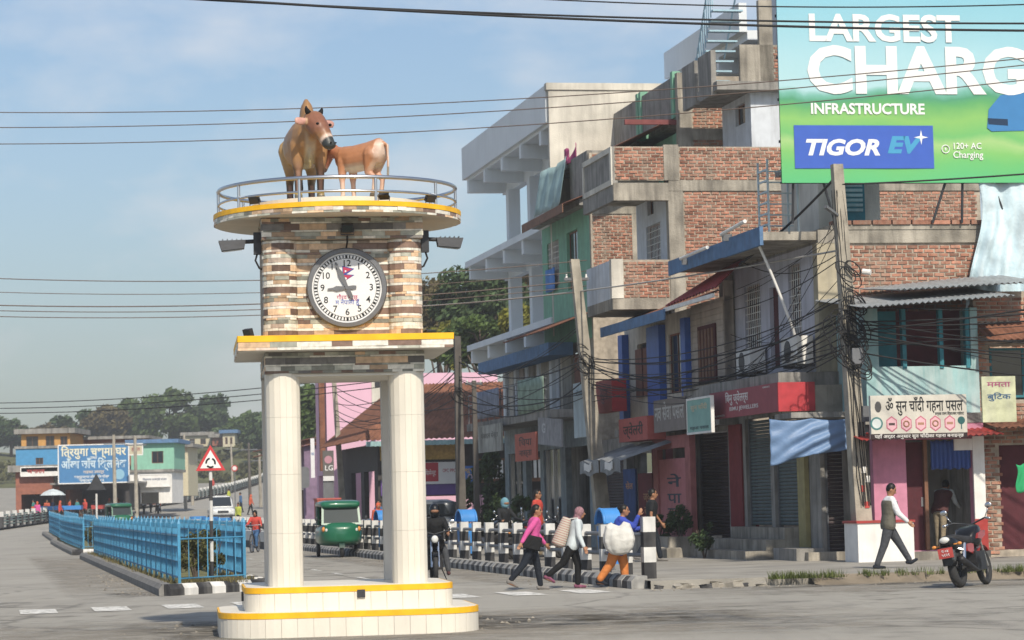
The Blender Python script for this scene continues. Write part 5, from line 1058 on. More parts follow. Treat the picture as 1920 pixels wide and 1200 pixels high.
for a, b_ in ((756, 726), (766, 738), (775, 750)):
    cable('dark wire crossing in front of the far trees', at(-60, a, 120), at(760, b_-30, 100), .018, .3, 'cable', group=gp)
gp = 'bundle of cables between the two near poles'; random.seed(12)
for k in range(15):
    z0 = random.uniform(4.2, 5.6); z1 = random.uniform(4.6, 6.0)
    cable('drooping black cable between the coil wrapped pole and the leaning pole', SW(2.3, -.2+random.uniform(-.1, .1), z1), SW(-14.8, -1.9+random.uniform(-.1, .1), z0), random.choice((.010, .014, .02)), random.uniform(.2, 1.2), 'cable', group=gp)
gp = 'cables from the tall pole towards the side road'
for k in range(13):
    z1 = random.uniform(3.7, 6.6)
    cable('black cable running from the coil wrapped pole past the turquoise house', SW(2.4, .1, random.uniform(4.6, 5.7)), SW(7.5+random.uniform(-1, 2), 9+random.uniform(-1, 2), z1), random.choice((.008, .012, .018)), random.uniform(.1, .8), 'cable', group=gp)
cable('black cable from the billboard foot to the coil wrapped pole', SW(2.3, -.15, 8.3), SW(3.5, 9, 8.9), .02, .1)
gp = 'cables between the leaning pole and the dark pole'
for k in range(10):
    cable('sagging black cable between the leaning pole and the dark pole', SW(-14.9, -2, random.uniform(4.4, 7.5)), SW(-29.4, -3, random.uniform(4.3, 6.6)), random.choice((.009, .014, .02)), random.uniform(.2, 1.0), group=gp)
gp = 'cables down the street from the dark pole'
for k in range(9):
    cable('sagging cable between the dark pole and the pole by the pink house', SW(-29.4, -3, random.uniform(4.2, 6.8)), SW(-60, -3.1, random.uniform(5.0, 7)), random.choice((.010, .016)), random.uniform(.3, 1.4), group=gp)
gp = 'cables from the coil wrapped pole to the house fronts'
for k in range(9):
    cable('black cable hanging down the corner house front', SW(2.3, -.15, random.uniform(4.8, 8)), SW(random.uniform(-9, -3), random.uniform(-1.2, -.1), random.uniform(4.1, 7.3)), random.choice((.008, .012)), random.uniform(.0, .5), group=gp)
cable('heavy black cable descending from the pole top across the brick wall', SW(2.3, -.25, 8.5), SW(-8, -.6, 6.9), .03, .25)
cable('white plastic pipe hanging off the corner house eave', SW(-.6, -1.3, 7.5), SW(-.9, -.3, 5.2), .035, -.1, 'white')
for p_, q_, lab in (((-2.6, -1.5, 7.72), (-.6, -1.5, 7.82), 'white tube lamp on the corner house eave'), ((-6.5, -1.45, 7.52), (-4.0, -1.45, 7.56), 'white tube lamp at the far end of the corner house eave')):
    e = T('tube_lamp', lab, 'lamp', p_); d = V(q_)-V(p_); mb = MB(); mb.cyl((0, 0, 0), d, .045, n=8); mb.build('tube', 'white', e); mb = MB(); mb.box(-.05, .05, .03, .25, -.15, .0); mb.build('bracket', 'grey_metal', e)
# ================================================================ railings, fences, street furniture
# --- black and white guard posts with pipe rails
M('post_white', (.56, .555, .53), .8, .12, 5, .2, streak=.35, dirt=(.2, .19, .18)); M('post_black', (.03, .03, .032), .8, .3, 5, .2, streak=.25, dirt=(.2, .19, .18)); M('pipe_grey', (.16, .16, .165), .55, .15, 5, .1)
gr = T('guard_railing', 'black and white concrete post railing along the pavement kerb', 'railing', (9.3, -6.45, .15))
def band_mesh(w, z0, z1, mat, nm):
    m_ = MB(); m_.box(-w, w, -w, w, z0, z1); me = m_.mesh(nm); me.materials.append(g(mat)); return me
bands = [band_mesh(.10, .0, .26, 'post_black', 'post_band'), band_mesh(.101, .26, .5, 'post_white', 'post_band'), band_mesh(.10, .5, .74, 'post_black', 'post_band'), band_mesh(.102, .74, .98, 'post_white', 'post_band')]
for k in range(48):
    x = -1.75*k; p_ = bpy.data.objects.new('post', None); col.objects.link(p_); p_.parent = gr; p_.location = (x, 0, zst(9.3+x, -6.5)); p_.rotation_euler = (random.uniform(-.015, .015), random.uniform(-.015, .015), 0)
    if k == 0: p_.scale = (1.15, 1.15, 1.16)
    for b_ in bands: put('post_band', b_, None, p_)
for z in (.42, .80):
    for k in range(6):
        a, b_ = -14*k, -14*(k+1) if k < 5 else -82; mb = MB(); mb.cyl((a, 0, z+zst(9.3+a, -6.5)), (b_, 0, z+zst(9.3+b_, -6.5)), .04, n=8); mb.build('pipe_rail', 'pipe_grey', gr)
# --- blue picket fences on the medians
P('fence_blue', '3597c4', rough=.5, var=.28, sc_=2, bump=.15, streak=.35, dirt=(.07, .16, .22))
def fence(label, x0, x1, ya, yb, npick, wh=1.2, end=True, skew=0):
    e = T('median_fence', label, 'fence', (x0, (ya+yb)/2, .19)); o = (x0, (ya+yb)/2, .19)
    def zz(x): return zst(x, ya)
    pm = MB(); pm.box(-.009, .009, -.009, .009, .10, wh-.12); pm.add([(-.025, 0, wh-.12), (.025, 0, wh-.12), (0, 0, wh), (0, .012, wh-.1), (0, -.012, wh-.1)], [(0, 3, 2), (3, 1, 2), (1, 4, 2), (4, 0, 2), (0, 4, 1, 3)]); pme = pm.mesh('picket'); pme.materials.append(g('fence_blue'))
    po = MB(); po.box(-.028, .028, -.028, .028, -.05, wh-.04); po.add([(-.03, -.03, wh-.04), (.03, -.03, wh-.04), (.03, .03, wh-.04), (-.03, .03, wh-.04), (0, 0, wh+.06)], [(0, 1, 4), (1, 2, 4), (2, 3, 4), (3, 0, 4), (3, 2, 1, 0)]); pom = po.mesh('post'); pom.materials.append(g('fence_blue'))
    cnt = 0; rest = MB(); step_ = .16
    for y_ in (ya, yb):
        n = int((x0-x1)/1.7); L_ = (x0-x1)/n
        for k in range(n+1): put('post', pom, None, e, (-L_*k if (k or y_ == ya) else -skew, y_-o[1], zz(x0-L_*k)))
        for k in range(int((x0-x1)/step_)):
            x = -step_*(k+.5)
            if y_ == yb and -x < skew: continue
            if cnt < npick*(1 if y_ == ya else 2) and k < npick: put('picket', pme, None, e, (x, y_-o[1], zz(x0+x))); cnt += 1
            else: rest.add([(v[0]+x, v[1]+y_-o[1], v[2]+zz(x0+x)) for v in pm.v], pm.f)
        for z in (.12, wh*.36, wh*.6, wh*.78):
            mb = MB(); q = 8; t_ = .02 if z in (.12, wh*.78) else .007
            for k in range(q):
                a, b_ = -(x0-x1)*k/q, -(x0-x1)*(k+1)/q
                if y_ == yb and k == 0: a = -skew
                mb.hexa([(a, y_-o[1]-.012, z-t_+zz(x0+a)), (b_, y_-o[1]-.012, z-t_+zz(x0+b_)), (b_, y_-o[1]+.012, z-t_+zz(x0+b_)), (a, y_-o[1]+.012, z-t_+zz(x0+a))], [(a, y_-o[1]-.012, z+t_+zz(x0+a)), (b_, y_-o[1]-.012, z+t_+zz(x0+b_)), (b_, y_-o[1]+.012, z+t_+zz(x0+b_)), (a, y_-o[1]+.012, z+t_+zz(x0+a))])
            mb.build('rail', 'fence_blue', e)
    if rest.v: rest.build('far_pickets', 'fence_blue', e)['kind'] = 'stuff'
    for z in (.1, wh*.72):
        mb = MB(); mb.cyl((.0, ya-o[1], z), (-skew, yb-o[1], z), .016, n=6); mb.build('rail', 'fence_blue', e)
    if end:
        for k in range(1, 7): put('picket', pme, None, e, (-skew*k/7, ya-o[1]+(yb-ya)*k/7, -.02))
    for k in range(26):              # small scroll rings between the pickets
        mb = MB(); x = -.4-k*.48; mb.torus((x, ya-o[1], wh*.5), .07, .008, (0, 1, 0), 12, 4); mb.build('scroll', 'fence_blue', e)
    return e
fence('blue picket fence round the planted median nearest the clock tower', 5.0, -35, -14.75, -13.35, 70, skew=1.4)
fence('blue picket fence round the second median further along the road', -44.8, -75, -14.75, -13.6, 20)
fence('short blue picket fence on the farthest median', -81, -103, -14.6, -13.7, 8)
# --- shrubs in the median, bushes in planters
M('leaf', (.085, .13, .038), .7, .35, 6, 0, attr=True, transl=.3); M('leaf_olive', (.105, .105, .04), .75, .35, 6, 0, attr=True, transl=.3); M('leaf_yellow', (.20, .20, .035), .75, .3, 6, 0, attr=True, transl=.35); M('bark', (.085, .065, .05), .9, .3, 5, .5); M('leaf_dark', (.052, .085, .032), .7, .35, 6, 0, attr=True, transl=.2); M('leaf_brown', (.12, .10, .045), .8, .35, 6, 0, attr=True, transl=.25)
def leaves(mb, c, r, n, s, rnd, cl=14, flat_=.8):
    cs = []
    for k in range(cl):
        a, b_, q = rnd.uniform(0, 6.283), math.acos(rnd.uniform(-.85, 1)), rnd.uniform(.45, .95)
        cs.append((V((c[0]+r[0]*q*math.sin(b_)*math.cos(a), c[1]+r[1]*q*math.sin(b_)*math.sin(a), c[2]+r[2]*q*math.cos(b_))), rnd.uniform(.22, .42), rnd.random()))
    for k in range(n):
        p, w_, sh = rnd.choice(cs); d = V((rnd.gauss(0, 1), rnd.gauss(0, 1), rnd.gauss(0, flat_))).normalized()*(rnd.random()**.45)*w_
        q = p+V((d.x*r[0], d.y*r[1], d.z*r[2])); mb.cur = min(1, max(0, sh*.6+rnd.random()*.5))
        nrm = V((rnd.gauss(0, 1), rnd.gauss(0, 1), rnd.gauss(.6, 1))).normalized(); a = nrm.orthogonal().normalized()*s*rnd.uniform(.6, 1.3); b_ = nrm.cross(a)*rnd.uniform(.4, .75)
        mb.add([q-a, q-b_*.9+a*.1, q+a, q+b_*.9-a*.1], [(0, 1, 2, 3)])
def shrub(name, label, o, h, w, mat, n=900, s=.05, seed=0, group=None, cat='shrub'):
    e = T(name, label, cat, o, group=group); rnd = random.Random(seed)
    mb = MB()
    for k in range(6):
        a = rnd.uniform(0, 6.28); mb.tube([(0, 0, -.05), (w*.2*math.cos(a), w*.2*math.sin(a), h*.4), (w*.4*math.cos(a), w*.4*math.sin(a), h*.8)], [.02, .014, .006], 5)
    mb.build('stem', 'bark', e)
    mb = MB(); leaves(mb, (0, 0, h*.58), (w*.6, w*.6, h*.5), n, s, rnd, 12); mb.build('foliage', mat, e, attr=True); return e
for k, (x, y, h, w) in enumerate(((3.2, -14.3, .85, .55), (2.0, -13.9, .95, .6), (.5, -14.1, .7, .5), (-4, -14.1, .8, .6), (-9, -14, .75, .6))):
    shrub('median_shrub', ('olive shrub behind the fence end by the striped signpost', 'taller olive shrub right behind the striped signpost', 'low olive shrub inside the blue fence', 'rounded shrub midway along the blue fence', 'rounded shrub far along the blue fence')[k], (x, y, .19), h, w, 'leaf_olive', 1100, .045, k)
for k, (x, h) in enumerate(((-46, 1.0), (-52, .9))): shrub('median_shrub', ('bushy shrub at the front of the second median', 'shrub deeper in the second median')[k], (x, -14.2, .19), h, .7, 'leaf_olive', 900, .06, 20+k)
pl = T('planter', 'low concrete planter wall before the brown shutter', 'planter', (-9, -1.2, .15)); mb = MB(); mb.box(-2.6, 1.8, -.6, -.45, 0, .5); mb.box(-2.6, -2.45, -.45, .8, 0, .5); mb.box(1.65, 1.8, -.45, .8, 0, .5); mb.build('wall', 'concrete', pl); mb = MB(); mb.box(-2.45, 1.65, -.45, .8, 0, .4); mb.build('soil', 'earth', pl)
shrub('planter_bush', 'low green bush in the concrete planter', (-10.6, -1.15, .5), .6, .75, 'leaf_dark', 1300, .05, 31); shrub('planter_bush', 'conical green bush in the concrete planter', (-8.6, -1.1, .5), 1.0, .5, 'leaf_dark', 1300, .05, 32)
shrub('planter_bush', 'small green bush beside the shop steps', (-4.9, -1.5, .15), .85, .5, 'leaf_dark', 1000, .05, 33)
for k, (x0, y0) in enumerate(((-6.5, -1.9), (-7.5, -1.95))):
    e = T('stone_block', ('loose stone block at the planter corner', 'pale loose stone block before the planter')[k], 'block', (x0, y0, .15)); mb = MB(); mb.loft([[(-.35, -.2, 0), (.35, -.2, 0), (.35, .2, 0), (-.35, .2, 0)], [(-.34, -.19, .2), (.33, -.2, .22), (.33, .18, .22), (-.34, .19, .2)], [(-.3, -.16, .24), (.3, -.17, .25), (.3, .15, .25), (-.3, .16, .24)]]); mb.build('block', 'concrete', e)
# potted plants in front of the street shops
for k, (x, y) in enumerate(((-24.5, -2.0), (-26.5, -2.2))):
    shrub('potted_plant', ('leafy potted plant before the glass shop front', 'dark potted palm beside the shop door')[k], (x, y, .15), 1.7, .9, 'leaf_dark', 900, .09, 40+k)
shrub('street_tree', 'dark clipped bushy tree by the dark pole', (-38.6, -.5, .15), 3.4, 1.4, 'leaf_dark', 3500, .1, 44, cat='tree')
# --- roundabout sign
SG = at(376, 1072, 53.5); SG = ST(SG)
sg = T('road_sign', 'triangular red bordered roundabout sign on a striped post', 'road sign', (4.2, -14.05, .19), A*0+math.pi/2)
for k in range(12):
    mb = MB(); mb.cyl((0, 0, -.1 if k == 0 else k*.2), (0, 0, (k+1)*.2), .036, n=10); mb.build('post_band', 'post_black' if (k % 4) < 2 else 'post_white', sg)
def tri(r, c): return [(r*math.sin(a*2.0944), c+r*math.cos(a*2.0944)) for a in range(3)]
P('sign_red', 'd8343a', var=.05, bump=0); P('sign_white', 'f2f2ee', var=.03, bump=0)
mb = MB(); mb.prism(tri(.34, 2.36), -.06, -.045, 'y'); pl_ = mb.build('sign_plate', 'sign_red', sg)
mb = MB(); mb.prism(tri(.24, 2.36), -.064, -.061, 'y'); mb.build('white_field', 'sign_white', pl_)
for k in range(3):
    a0 = math.radians(100+120*k); pts = [(.105*math.cos(a0+i*.22), 2.345+.105*math.sin(a0+i*.22)) for i in range(8)]+[(.07*math.cos(a0+i*.22), 2.345+.07*math.sin(a0+i*.22)) for i in range(7, -1, -1)]
    mb = MB(); n_ = len(pts); mb.prism(pts, -.068, -.065, 'y'); mb.build('arrow_arc', flat('15181a'), pl_)
# --- dustbins on the pavement
P('bin_blue', '2a8fe0', rough=.35, var=.08, bump=.03)
def dustbin(o, label):
    e = T('dustbin', label, 'dustbin', o, random.uniform(-.2, .2)+.2)
    mb = MB(); rr = [[(x*(w_), y*w_*.8, z) for x, y in rrect(1, 1, .3, 4)] for z, w_ in ((.12, .20), (.5, .235), (.92, .265))]; mb.loft(rr); mb.build('bin_body', 'bin_blue', e, smooth=rad(40))
    mb = MB(); n = 14
    for sy in (-1, 1): mb.tube([(.27*math.cos(math.pi*k/n), sy*.2, .95+.32*math.sin(math.pi*k/n)) for k in range(n+1)], .035, 6)
    mb.sheet(lambda u, v: (.27*math.cos(math.pi*u), -.2+.4*v, .97+.32*math.sin(math.pi*u)), 14, 2); mb.sheet(lambda u, v: (.25*math.cos(math.pi*(1-u)), -.2+.4*v, .97+.30*math.sin(math.pi*u)), 14, 2)
    mb.build('hood', 'bin_blue', e, smooth=True)
    mb = MB(); mb.cyl((-.22, 0, 0), (-.22, 0, 1.0), .025, n=8); mb.cyl((.22, 0, 0), (.22, 0, 1.0), .025, n=8); mb.build('stand', 'grey_metal', e)
dustbin((2.6, -5.6, .15), 'blue hooded dustbin behind the woman with the sack'); dustbin((-12.6, -5.9, .15), 'blue hooded dustbin beside the motorcyclist'); dustbin((-27, -6.0, .15), 'blue hooded dustbin beside the green rickshaw'); dustbin((-40.5, -5.9, .15), 'blue hooded dustbin beyond the green rickshaw')
# --- back of a round sign and crates near the rickshaw
bs = T('sign_back', 'dark back of a roadside sign on a striped post', 'road sign', (-48, -6.2, .15), A*0+math.pi/2)
for k in range(9):
    mb = MB(); mb.cyl((0, 0, k*.25), (0, 0, (k+1)*.25), .04, n=8); mb.build('post_band', 'post_black' if k % 2 else 'post_white', bs)
mb = MB(); mb.prism([(x, z) for x, z in rrect(.42, .42, .15, 4)], -.06, -.03, 'y'); ob = mb.build('sign_plate', 'grey_metal', bs, (0, 0, 2.6))
cr_ = T('market_crate', 'orange red crate behind the guard railing', 'crate', (-45.5, -5.4, .15)); mb = MB(); mb.box(-.5, .5, -.45, .45, 0, 1.7); mb.build('body', 'orange_board', cr_); mb = MB(); mb.box(-.53, .53, -.48, .48, 1.7, 1.76); mb.build('lid', 'red_board', cr_)
# ================================================================ statues and people
def gp(px, py, z=0): d = ray(px, py); return CAM+d*((z-CH)/d.z)
vcol('painted', .45, .4, noise=.14)
def lerp3(a, b, t): t = max(0, min(1, t)); return tuple(x+(y-x)*t for x, y in zip(a, b))
def ss(a, b, x): t = max(0, min(1, (x-a)/(b-a))); return t*t*(3-2*t)
HS, HF = V((-.565, .825, 0)), V((.825, .565, 0))          # sideways and forward axes of the turned head
def cow_mesh():
    m_ = MB()
    def body(rings): m_.loft([[(x, ry*math.cos(6.28319*k/16), zc+rz*math.sin(6.28319*k/16)) for k in range(16)] for x, zc, ry, rz in rings])
    body([(-.92, .88, .10, .14), (-.82, .86, .19, .24), (-.55, .82, .25, .29), (-.1, .79, .28, .31), (.25, .80, .265, .31), (.5, .82, .225, .29), (.66, .83, .16, .22), (.74, .84, .08, .14)])
    m_.ell((.30, 0, 1.10), (.20, .10, .24)); m_.ell((.26, 0, 1.25), (.09, .055, .12))                    # hump
    m_.cone((.45, 0, .90), (.70, .03, .95), .20, .14); m_.cone((.62, .0, .78), (.74, .05, .86), .12, .10)  # neck
    m_.ell((.60, .0, .66), (.12, .045, .26)); m_.ell((.50, 0, .56), (.12, .05, .14))                       # dewlap
    # head
    m_.ell((.80, .04, 1.03), (.11, .14, .10)); m_.cone((.82, .05, .98), (.92, .10, .88), .145, .135); m_.cone((.92, .11, .88), (1.02, .20, .68), .12, .086); m_.ell((1.035, .21, .655), (.085, .09, .065))
    for s in (-1, 1):
        b = V((.79, .05, .99))+HS*(.12*s); m_.cone(b, b+HS*(.07*s), .03, .04)
        m_.ell(b+HS*(.125*s)+V((0, 0, -.012)), (.024, .10, .06), 12, 8, Matrix.Rotation(.6, 3, 'Z'))
    for sx, x in ((1, .46), (-1, -.68)):
        for s in (-1, 1):
            y = .145*s
            if sx > 0: m_.cone((x, y, .72), (x+.02, y, .44), .115, .075); m_.cone((x+.02, y, .44), (x, y, .12), .062, .045); m_.cone((x, y, .12), (x+.03, y, .045), .05, .058)
            else: m_.cone((x+.02, y, .80), (x+.10, y, .50), .16, .085); m_.cone((x+.10, y, .50), (x-.04, y, .36), .075, .055); m_.cone((x-.04, y, .36), (x, y, .10), .052, .045); m_.cone((x, y, .12), (x+.03, y, .045), .05, .058)
    m_.cone((-.92, 0, .95), (-.98, .02, .6), .03, .022); m_.cone((-.98, .02, .6), (-.95, .02, .32), .025, .045)
    return remesh(m_, 'cow_body', .017, 4)
def cow_col(p, n):
    c = (.30, .165, .07)
    c = lerp3(c, (.20, .085, .05), ss(.72, .95, p.x)*ss(.7, .9, p.z)); c = lerp3(c, (.36, .23, .095), ss(.1, -.4, p.x))
    c = lerp3(c, (.48, .40, .29), ss(.44, .56, p.x)*ss(.09, .04, abs(p.y))*ss(1.0, .85, p.z)*ss(.8, .7, p.x))
    c = lerp3(c, (.40, .33, .17), ss(.72, .45, p.z)*ss(.10, .03, abs(p.y))*ss(.3, .45, p.z))
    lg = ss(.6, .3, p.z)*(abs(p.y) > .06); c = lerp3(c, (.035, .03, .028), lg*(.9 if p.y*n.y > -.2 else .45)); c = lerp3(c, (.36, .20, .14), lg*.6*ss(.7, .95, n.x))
    if p.z < .12: c = lerp3(c, (.5, .40, .16), ss(.06, .10, p.z))
    if p.z < .06: c = (.13, .12, .09)
    if p.x < -.9 and p.z < .55: c = (.02, .02, .02)
    m = (p-V((1.055, .225, .645))).length; c = lerp3(c, (.55, .42, .34), ss(.18, .14, m)); c = lerp3(c, (.03, .035, .035), ss(.13, .11, m))
    for s in (-1, 1):
        e = V((.79, .05, .99))+HS*(.25*s)
        if (p-e).length < .11: c = (.50, .27, .22) if n.dot(HF) > .25 and (p-e).length < .085 else (.40, .25, .15)
    return c
TWM = tw.matrix_basis.copy() if False else Matrix.Translation(TB) @ Matrix.Rotation(TR, 4, 'Z')
def statue(name, label, me, loc, ang):
    e = T(name, label, 'statue', TWM @ V(loc), ang, world=True); put('body', me, 'painted', e); return e
me = cow_mesh(); paint(me, cow_col)
cw = statue('cow_statue', 'painted brown humped cow statue on top of the clock tower', me, (-.42, -.20, 5.60), rad(-80))
P('horn', '1a1a1c', var=.1); P('eye', '0c0c0c', rough=.15, bump=0)
for s in (-1, 1):
    mb = MB(); b = V((.79, .045, 1.06))+HS*(.085*s)+V((0, 0, .03)); mb.tube([b, b+HS*(.03*s)+V((0, 0, .03)), b+HS*(.045*s)+V((.01, 0, .06)), b+HS*(.05*s)+V((.03, 0, .085))], [.038, .034, .022, .008], 8); mb.build('horn', 'horn', cw, smooth=True)
    mb = MB(); q = V((.90, .11, .93))+HS*(.105*s)+HF*.075; mb.ell(q, (.026, .022, .02)); mb.build('eye', 'eye', cw, smooth=True)
    mb = MB(); q = V((1.035, .21, .675))+HS*(.04*s)+HF*.08; mb.ell(q, (.016, .014, .010)); mb.build('nostril', 'eye', cw, smooth=True)
def calf_mesh():
    m_ = MB()
    def body(rings): m_.loft([[(x, ry*math.cos(6.28319*k/16), zc+rz*math.sin(6.28319*k/16)) for k in range(16)] for x, zc, ry, rz in rings])
    body([(-.40, .62, .06, .08), (-.33, .60, .15, .17), (-.15, .55, .165, .185), (.1, .53, .165, .18), (.28, .55, .13, .165), (.38, .56, .08, .11)])
    m_.cone((.28, 0, .60), (.46, 0, .66), .105, .08); m_.cone((.46, 0, .68), (.55, 0, .62), .085, .075); m_.cone((.55, 0, .60), (.62, 0, .46), .065, .045); m_.ell((.63, 0, .44), (.045, .045, .04))
    for s in (-1, 1): m_.cone((.45, .06*s, .71), (.43, .15*s, .70), .02, .035)
    for x, y, f in ((.24, .085, 1), (.20, -.085, 1), (-.28, .09, 0), (-.26, -.09, 0)):
        if f: m_.cone((x, y, .5), (x+.01, y, .27), .075, .045); m_.cone((x+.01, y, .27), (x, y, .05), .036, .03)
        else: m_.cone((x+.02, y, .55), (x+.08, y, .33), .115, .055); m_.cone((x+.08, y, .33), (x-.03, y, .24), .045, .034); m_.cone((x-.03, y, .24), (x, y, .05), .033, .03)
        m_.cone((x, y, .05), (x+.02, y, .02), .034, .04)
    m_.tube([(-.39, 0, .70), (-.45, 0, .66), (-.47, .01, .45), (-.46, .01, .22)], [.025, .024, .018, .02], 8)
    return remesh(m_, 'calf_body', .013, 4)
def calf_col(p, n):
    c = (.40, .185, .095); c = lerp3(c, (.31, .11, .06), ss(.25, .5, p.x)); c = lerp3(c, (.55, .49, .40), ss(.50, .40, p.z)*ss(-.2, -.7, n.z)*(abs(p.y) < .15))
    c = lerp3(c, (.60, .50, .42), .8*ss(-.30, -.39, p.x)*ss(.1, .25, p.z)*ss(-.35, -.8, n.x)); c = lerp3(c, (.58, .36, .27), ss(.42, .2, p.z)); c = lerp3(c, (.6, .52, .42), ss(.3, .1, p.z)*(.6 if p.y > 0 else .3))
    if p.z < .05: c = (.14, .12, .09)
    if p.x < -.43 and p.z < .38: c = (.25, .22, .18)
    if p.x > .58 and p.z < .5: c = (.10, .06, .05)
    return c
me = calf_mesh(); paint(me, calf_col)
cf = statue('calf_statue', 'painted tan calf statue standing against the cow statue', me, (.27, -.80, 5.60), rad(143))
cf.scale = (1.0, 1.0, 1.0)
for s in (-1, 1):
    mb = MB(); mb.ell((.56, .062*s, .63), (.014, .01, .014)); mb.build('eye', 'eye', cf)
# ---- people
P('hair', '17130f', rough=.5, var=.3)
def limb(L1, L2, a, k, base, side=0, ab=0):
    kn = base+V((L1*math.sin(a), ab*L1, -L1*math.cos(a))); b = a-k; an = kn+V((L2*math.sin(b), ab*L2*.6, -L2*math.cos(b))); return kn, an, b
def person(label, pos, ang, H=1.6, lean=4, armL=(10, .12, 15), armR=(-10, .12, 15), legL=(15, 5), legR=(-15, 10), skin=(.30, .15, .085), top='white', bottom='black', shoe='black', sleeve='long', hair='short', baggy=1.0, head=(0, 0), seated=0, vest=None, hem=.0, vox=.011, name='person', kurta=None, world=True, group=None, wide=1.0, foot_pitch=(0, 0), scarf=None, extra=None, lift=0):
    s = H/1.7; R = lambda d: rad(d); ln = R(lean)
    hips = V((0, 0, .92))
    def up(p): q = V(p)-hips; return hips+V((q.x*math.cos(ln)+q.z*math.sin(ln), q.y, -q.x*math.sin(ln)+q.z*math.cos(ln)))
    J = {}
    for nm, sd, arm, leg, fp in (('L', 1, armL, legL, foot_pitch[0]), ('R', -1, armR, legR, foot_pitch[1])):
        hp = V((0, .085*sd, .90)); kn, an, b = limb(.42, .42, R(leg[0]), R(leg[1]), hp, ab=0 if len(leg) < 3 else leg[2]*sd)
        J[nm] = dict(hip=hp, kn=kn, an=an, fd=R(fp)+(b*.6 if seated else 0))
        sh = up((0, .175*sd*wide, 1.40)); a = R(arm[0]); el = sh+V((.29*math.sin(a), arm[1]*sd*.29, -.29*math.cos(a))); b2 = a+R(arm[2]); wr = el+V((.25*math.sin(b2), (arm[3] if len(arm) > 3 else arm[1])*sd*.2, -.25*math.cos(b2))); J[nm].update(sh=sh, el=el, wr=wr, hd=(wr-el).normalized())
    zmin = min(J[k]['an'].z for k in 'LR')-.075; dz = -zmin+lift if not seated else seated
    off = V((0, 0, dz))
    def tor(m_, g_=1.0, z0=.86, z1=1.46, w=1.0):
        R_ = [(.80, .09, .145), (.88, .105, .165), (.98, .10, .155), (1.08, .095, .145), (1.2, .105, .155), (1.3, .115, .168), (1.38, .105, .175), (1.43, .08, .15), (1.47, .055, .07)]
        rr = [r for r in R_ if z0-.01 <= r[0] <= z1+.02]
        m_.loft([[tuple(up((rx*g_*math.cos(6.28319*k/16), ry*g_*w*wide*math.sin(6.28319*k/16), z))) for k in range(16)] for z, rx, ry in rr])
    hc = up((.015, 0, 1.60)); hy, hp_ = R(head[0]), R(head[1]); HM = Euler((0, hp_+ln*.3, hy)).to_matrix()
    hpnt = lambda p: tuple(hc+HM @ V(p))
    m_ = MB(); tor(m_)
    m_.cone(up((0, 0, 1.42)), hpnt((-.01, 0, -.06)), .055, .05)
    m_.ell(hc, (.098, .078, .115), 14, 10, HM); m_.ell(hpnt((.025, 0, -.065)), (.068, .056, .062), 12, 8, HM)
    m_.cone(hpnt((.085, 0, .01)), hpnt((.108, 0, -.028)), .012, .017); m_.ell(hpnt((.082, 0, -.065)), (.014, .026, .012), 10, 6, HM)
    for sd in (-1, 1): m_.ell(hpnt((-.005, .08*sd, -.01)), (.022, .012, .034), 8, 6, HM)
    for k in 'LR':
        j = J[k]; m_.cone(j['sh'], j['el'], .046, .038); m_.cone(j['el'], j['wr'], .037, .026)
        d = j['hd']; sd_ = d.cross(V((0, 1, 0))).normalized(); wr = j['wr']; o_ = d.orthogonal().normalized(); lat = V((1, 0, 0)); lat = (lat-d*lat.dot(d)).normalized(); cu = d.cross(lat)*(1 if k == 'L' else -1)
        m_.cone(wr, wr+d*.07, .026, .036)
        for i, (q, l_) in enumerate(((-.030, .068), (-.010, .082), (.011, .078), (.031, .06))):
            b = wr+d*.085+lat*q; t1 = b+d*l_*.55-cu*.006; m_.cone(b, t1, .0105, .0095, 6); m_.cone(t1, t1+d*l_*.42-cu*.022, .0095, .008, 6)
        b = wr+d*.035+lat*.036; m_.cone(b, b+d*.03+lat*.024-cu*.01, .012, .010, 6); m_.cone(b+d*.03+lat*.024-cu*.01, b+d*.062+lat*.03-cu*.02, .010, .008, 6)
        m_.cone(j['hip'], j['kn'], .082, .055); m_.cone(j['kn'], j['an'], .055, .036)
        fd = j['fd']; m_.cone(j['an']+V((-.04, 0, -.045)), j['an']+V((.14*math.cos(fd), 0, -.05+.14*math.sin(fd))), .035, .028)
    e = T(name, label, 'person', pos, ang, world=world, group=group); e.scale = (s, s, s)
    def fin(m_, nm, mat, vx, sm=3, col_=None):
        me = remesh(m_, nm, vx, sm)
        if col_: paint(me, col_)
        return put(nm, me, mat, e, off)
    def skc(p, n):
        q = HM.inverted() @ (p-hc)
        if abs(q.z-.012) < .011 and abs(abs(q.y)-.034) < .016 and q.x > .055: return (.03, .02, .018)
        if abs(q.z-.036) < .007 and abs(abs(q.y)-.036) < .022 and q.x > .055: return (.03, .02, .015)
        if abs(q.z+.066) < .009 and abs(q.y) < .026 and q.x > .07: return (.26, .09, .07)
        return skin
    fin(m_, 'body', 'skin', vox, 2, skc)
    # top
    m_ = MB(); tor(m_, 1.14*min(1.15, max(1, baggy*.97)), .80 if not hem else .80, 1.45); 
    if hem: m_.loft([[tuple(up((rx*math.cos(6.28319*k/16), ry*math.sin(6.28319*k/16), z))) for k in range(16)] for z, rx, ry in ((.95-hem, .17, .21), (.9, .13, .19), (1.1, .11, .16))])
    for k in 'LR':
        j = J[k]; m_.cone(j['sh'], j['el'] if sleeve == 'long' else j['sh'].lerp(j['el'], .6), .064*min(1.2, baggy), .053*min(1.2, baggy))
        if sleeve == 'long': m_.cone(j['el'], j['el'].lerp(j['wr'], .93), .052*min(1.2, baggy), .037*min(1.2, baggy))
    fin(m_, 'shirt', top, .016)
    if vest:
        m_ = MB(); tor(m_, 1.30 if baggy < 1.05 else 1.44, .80, 1.40); fin(m_, 'waistcoat', vest, .017)
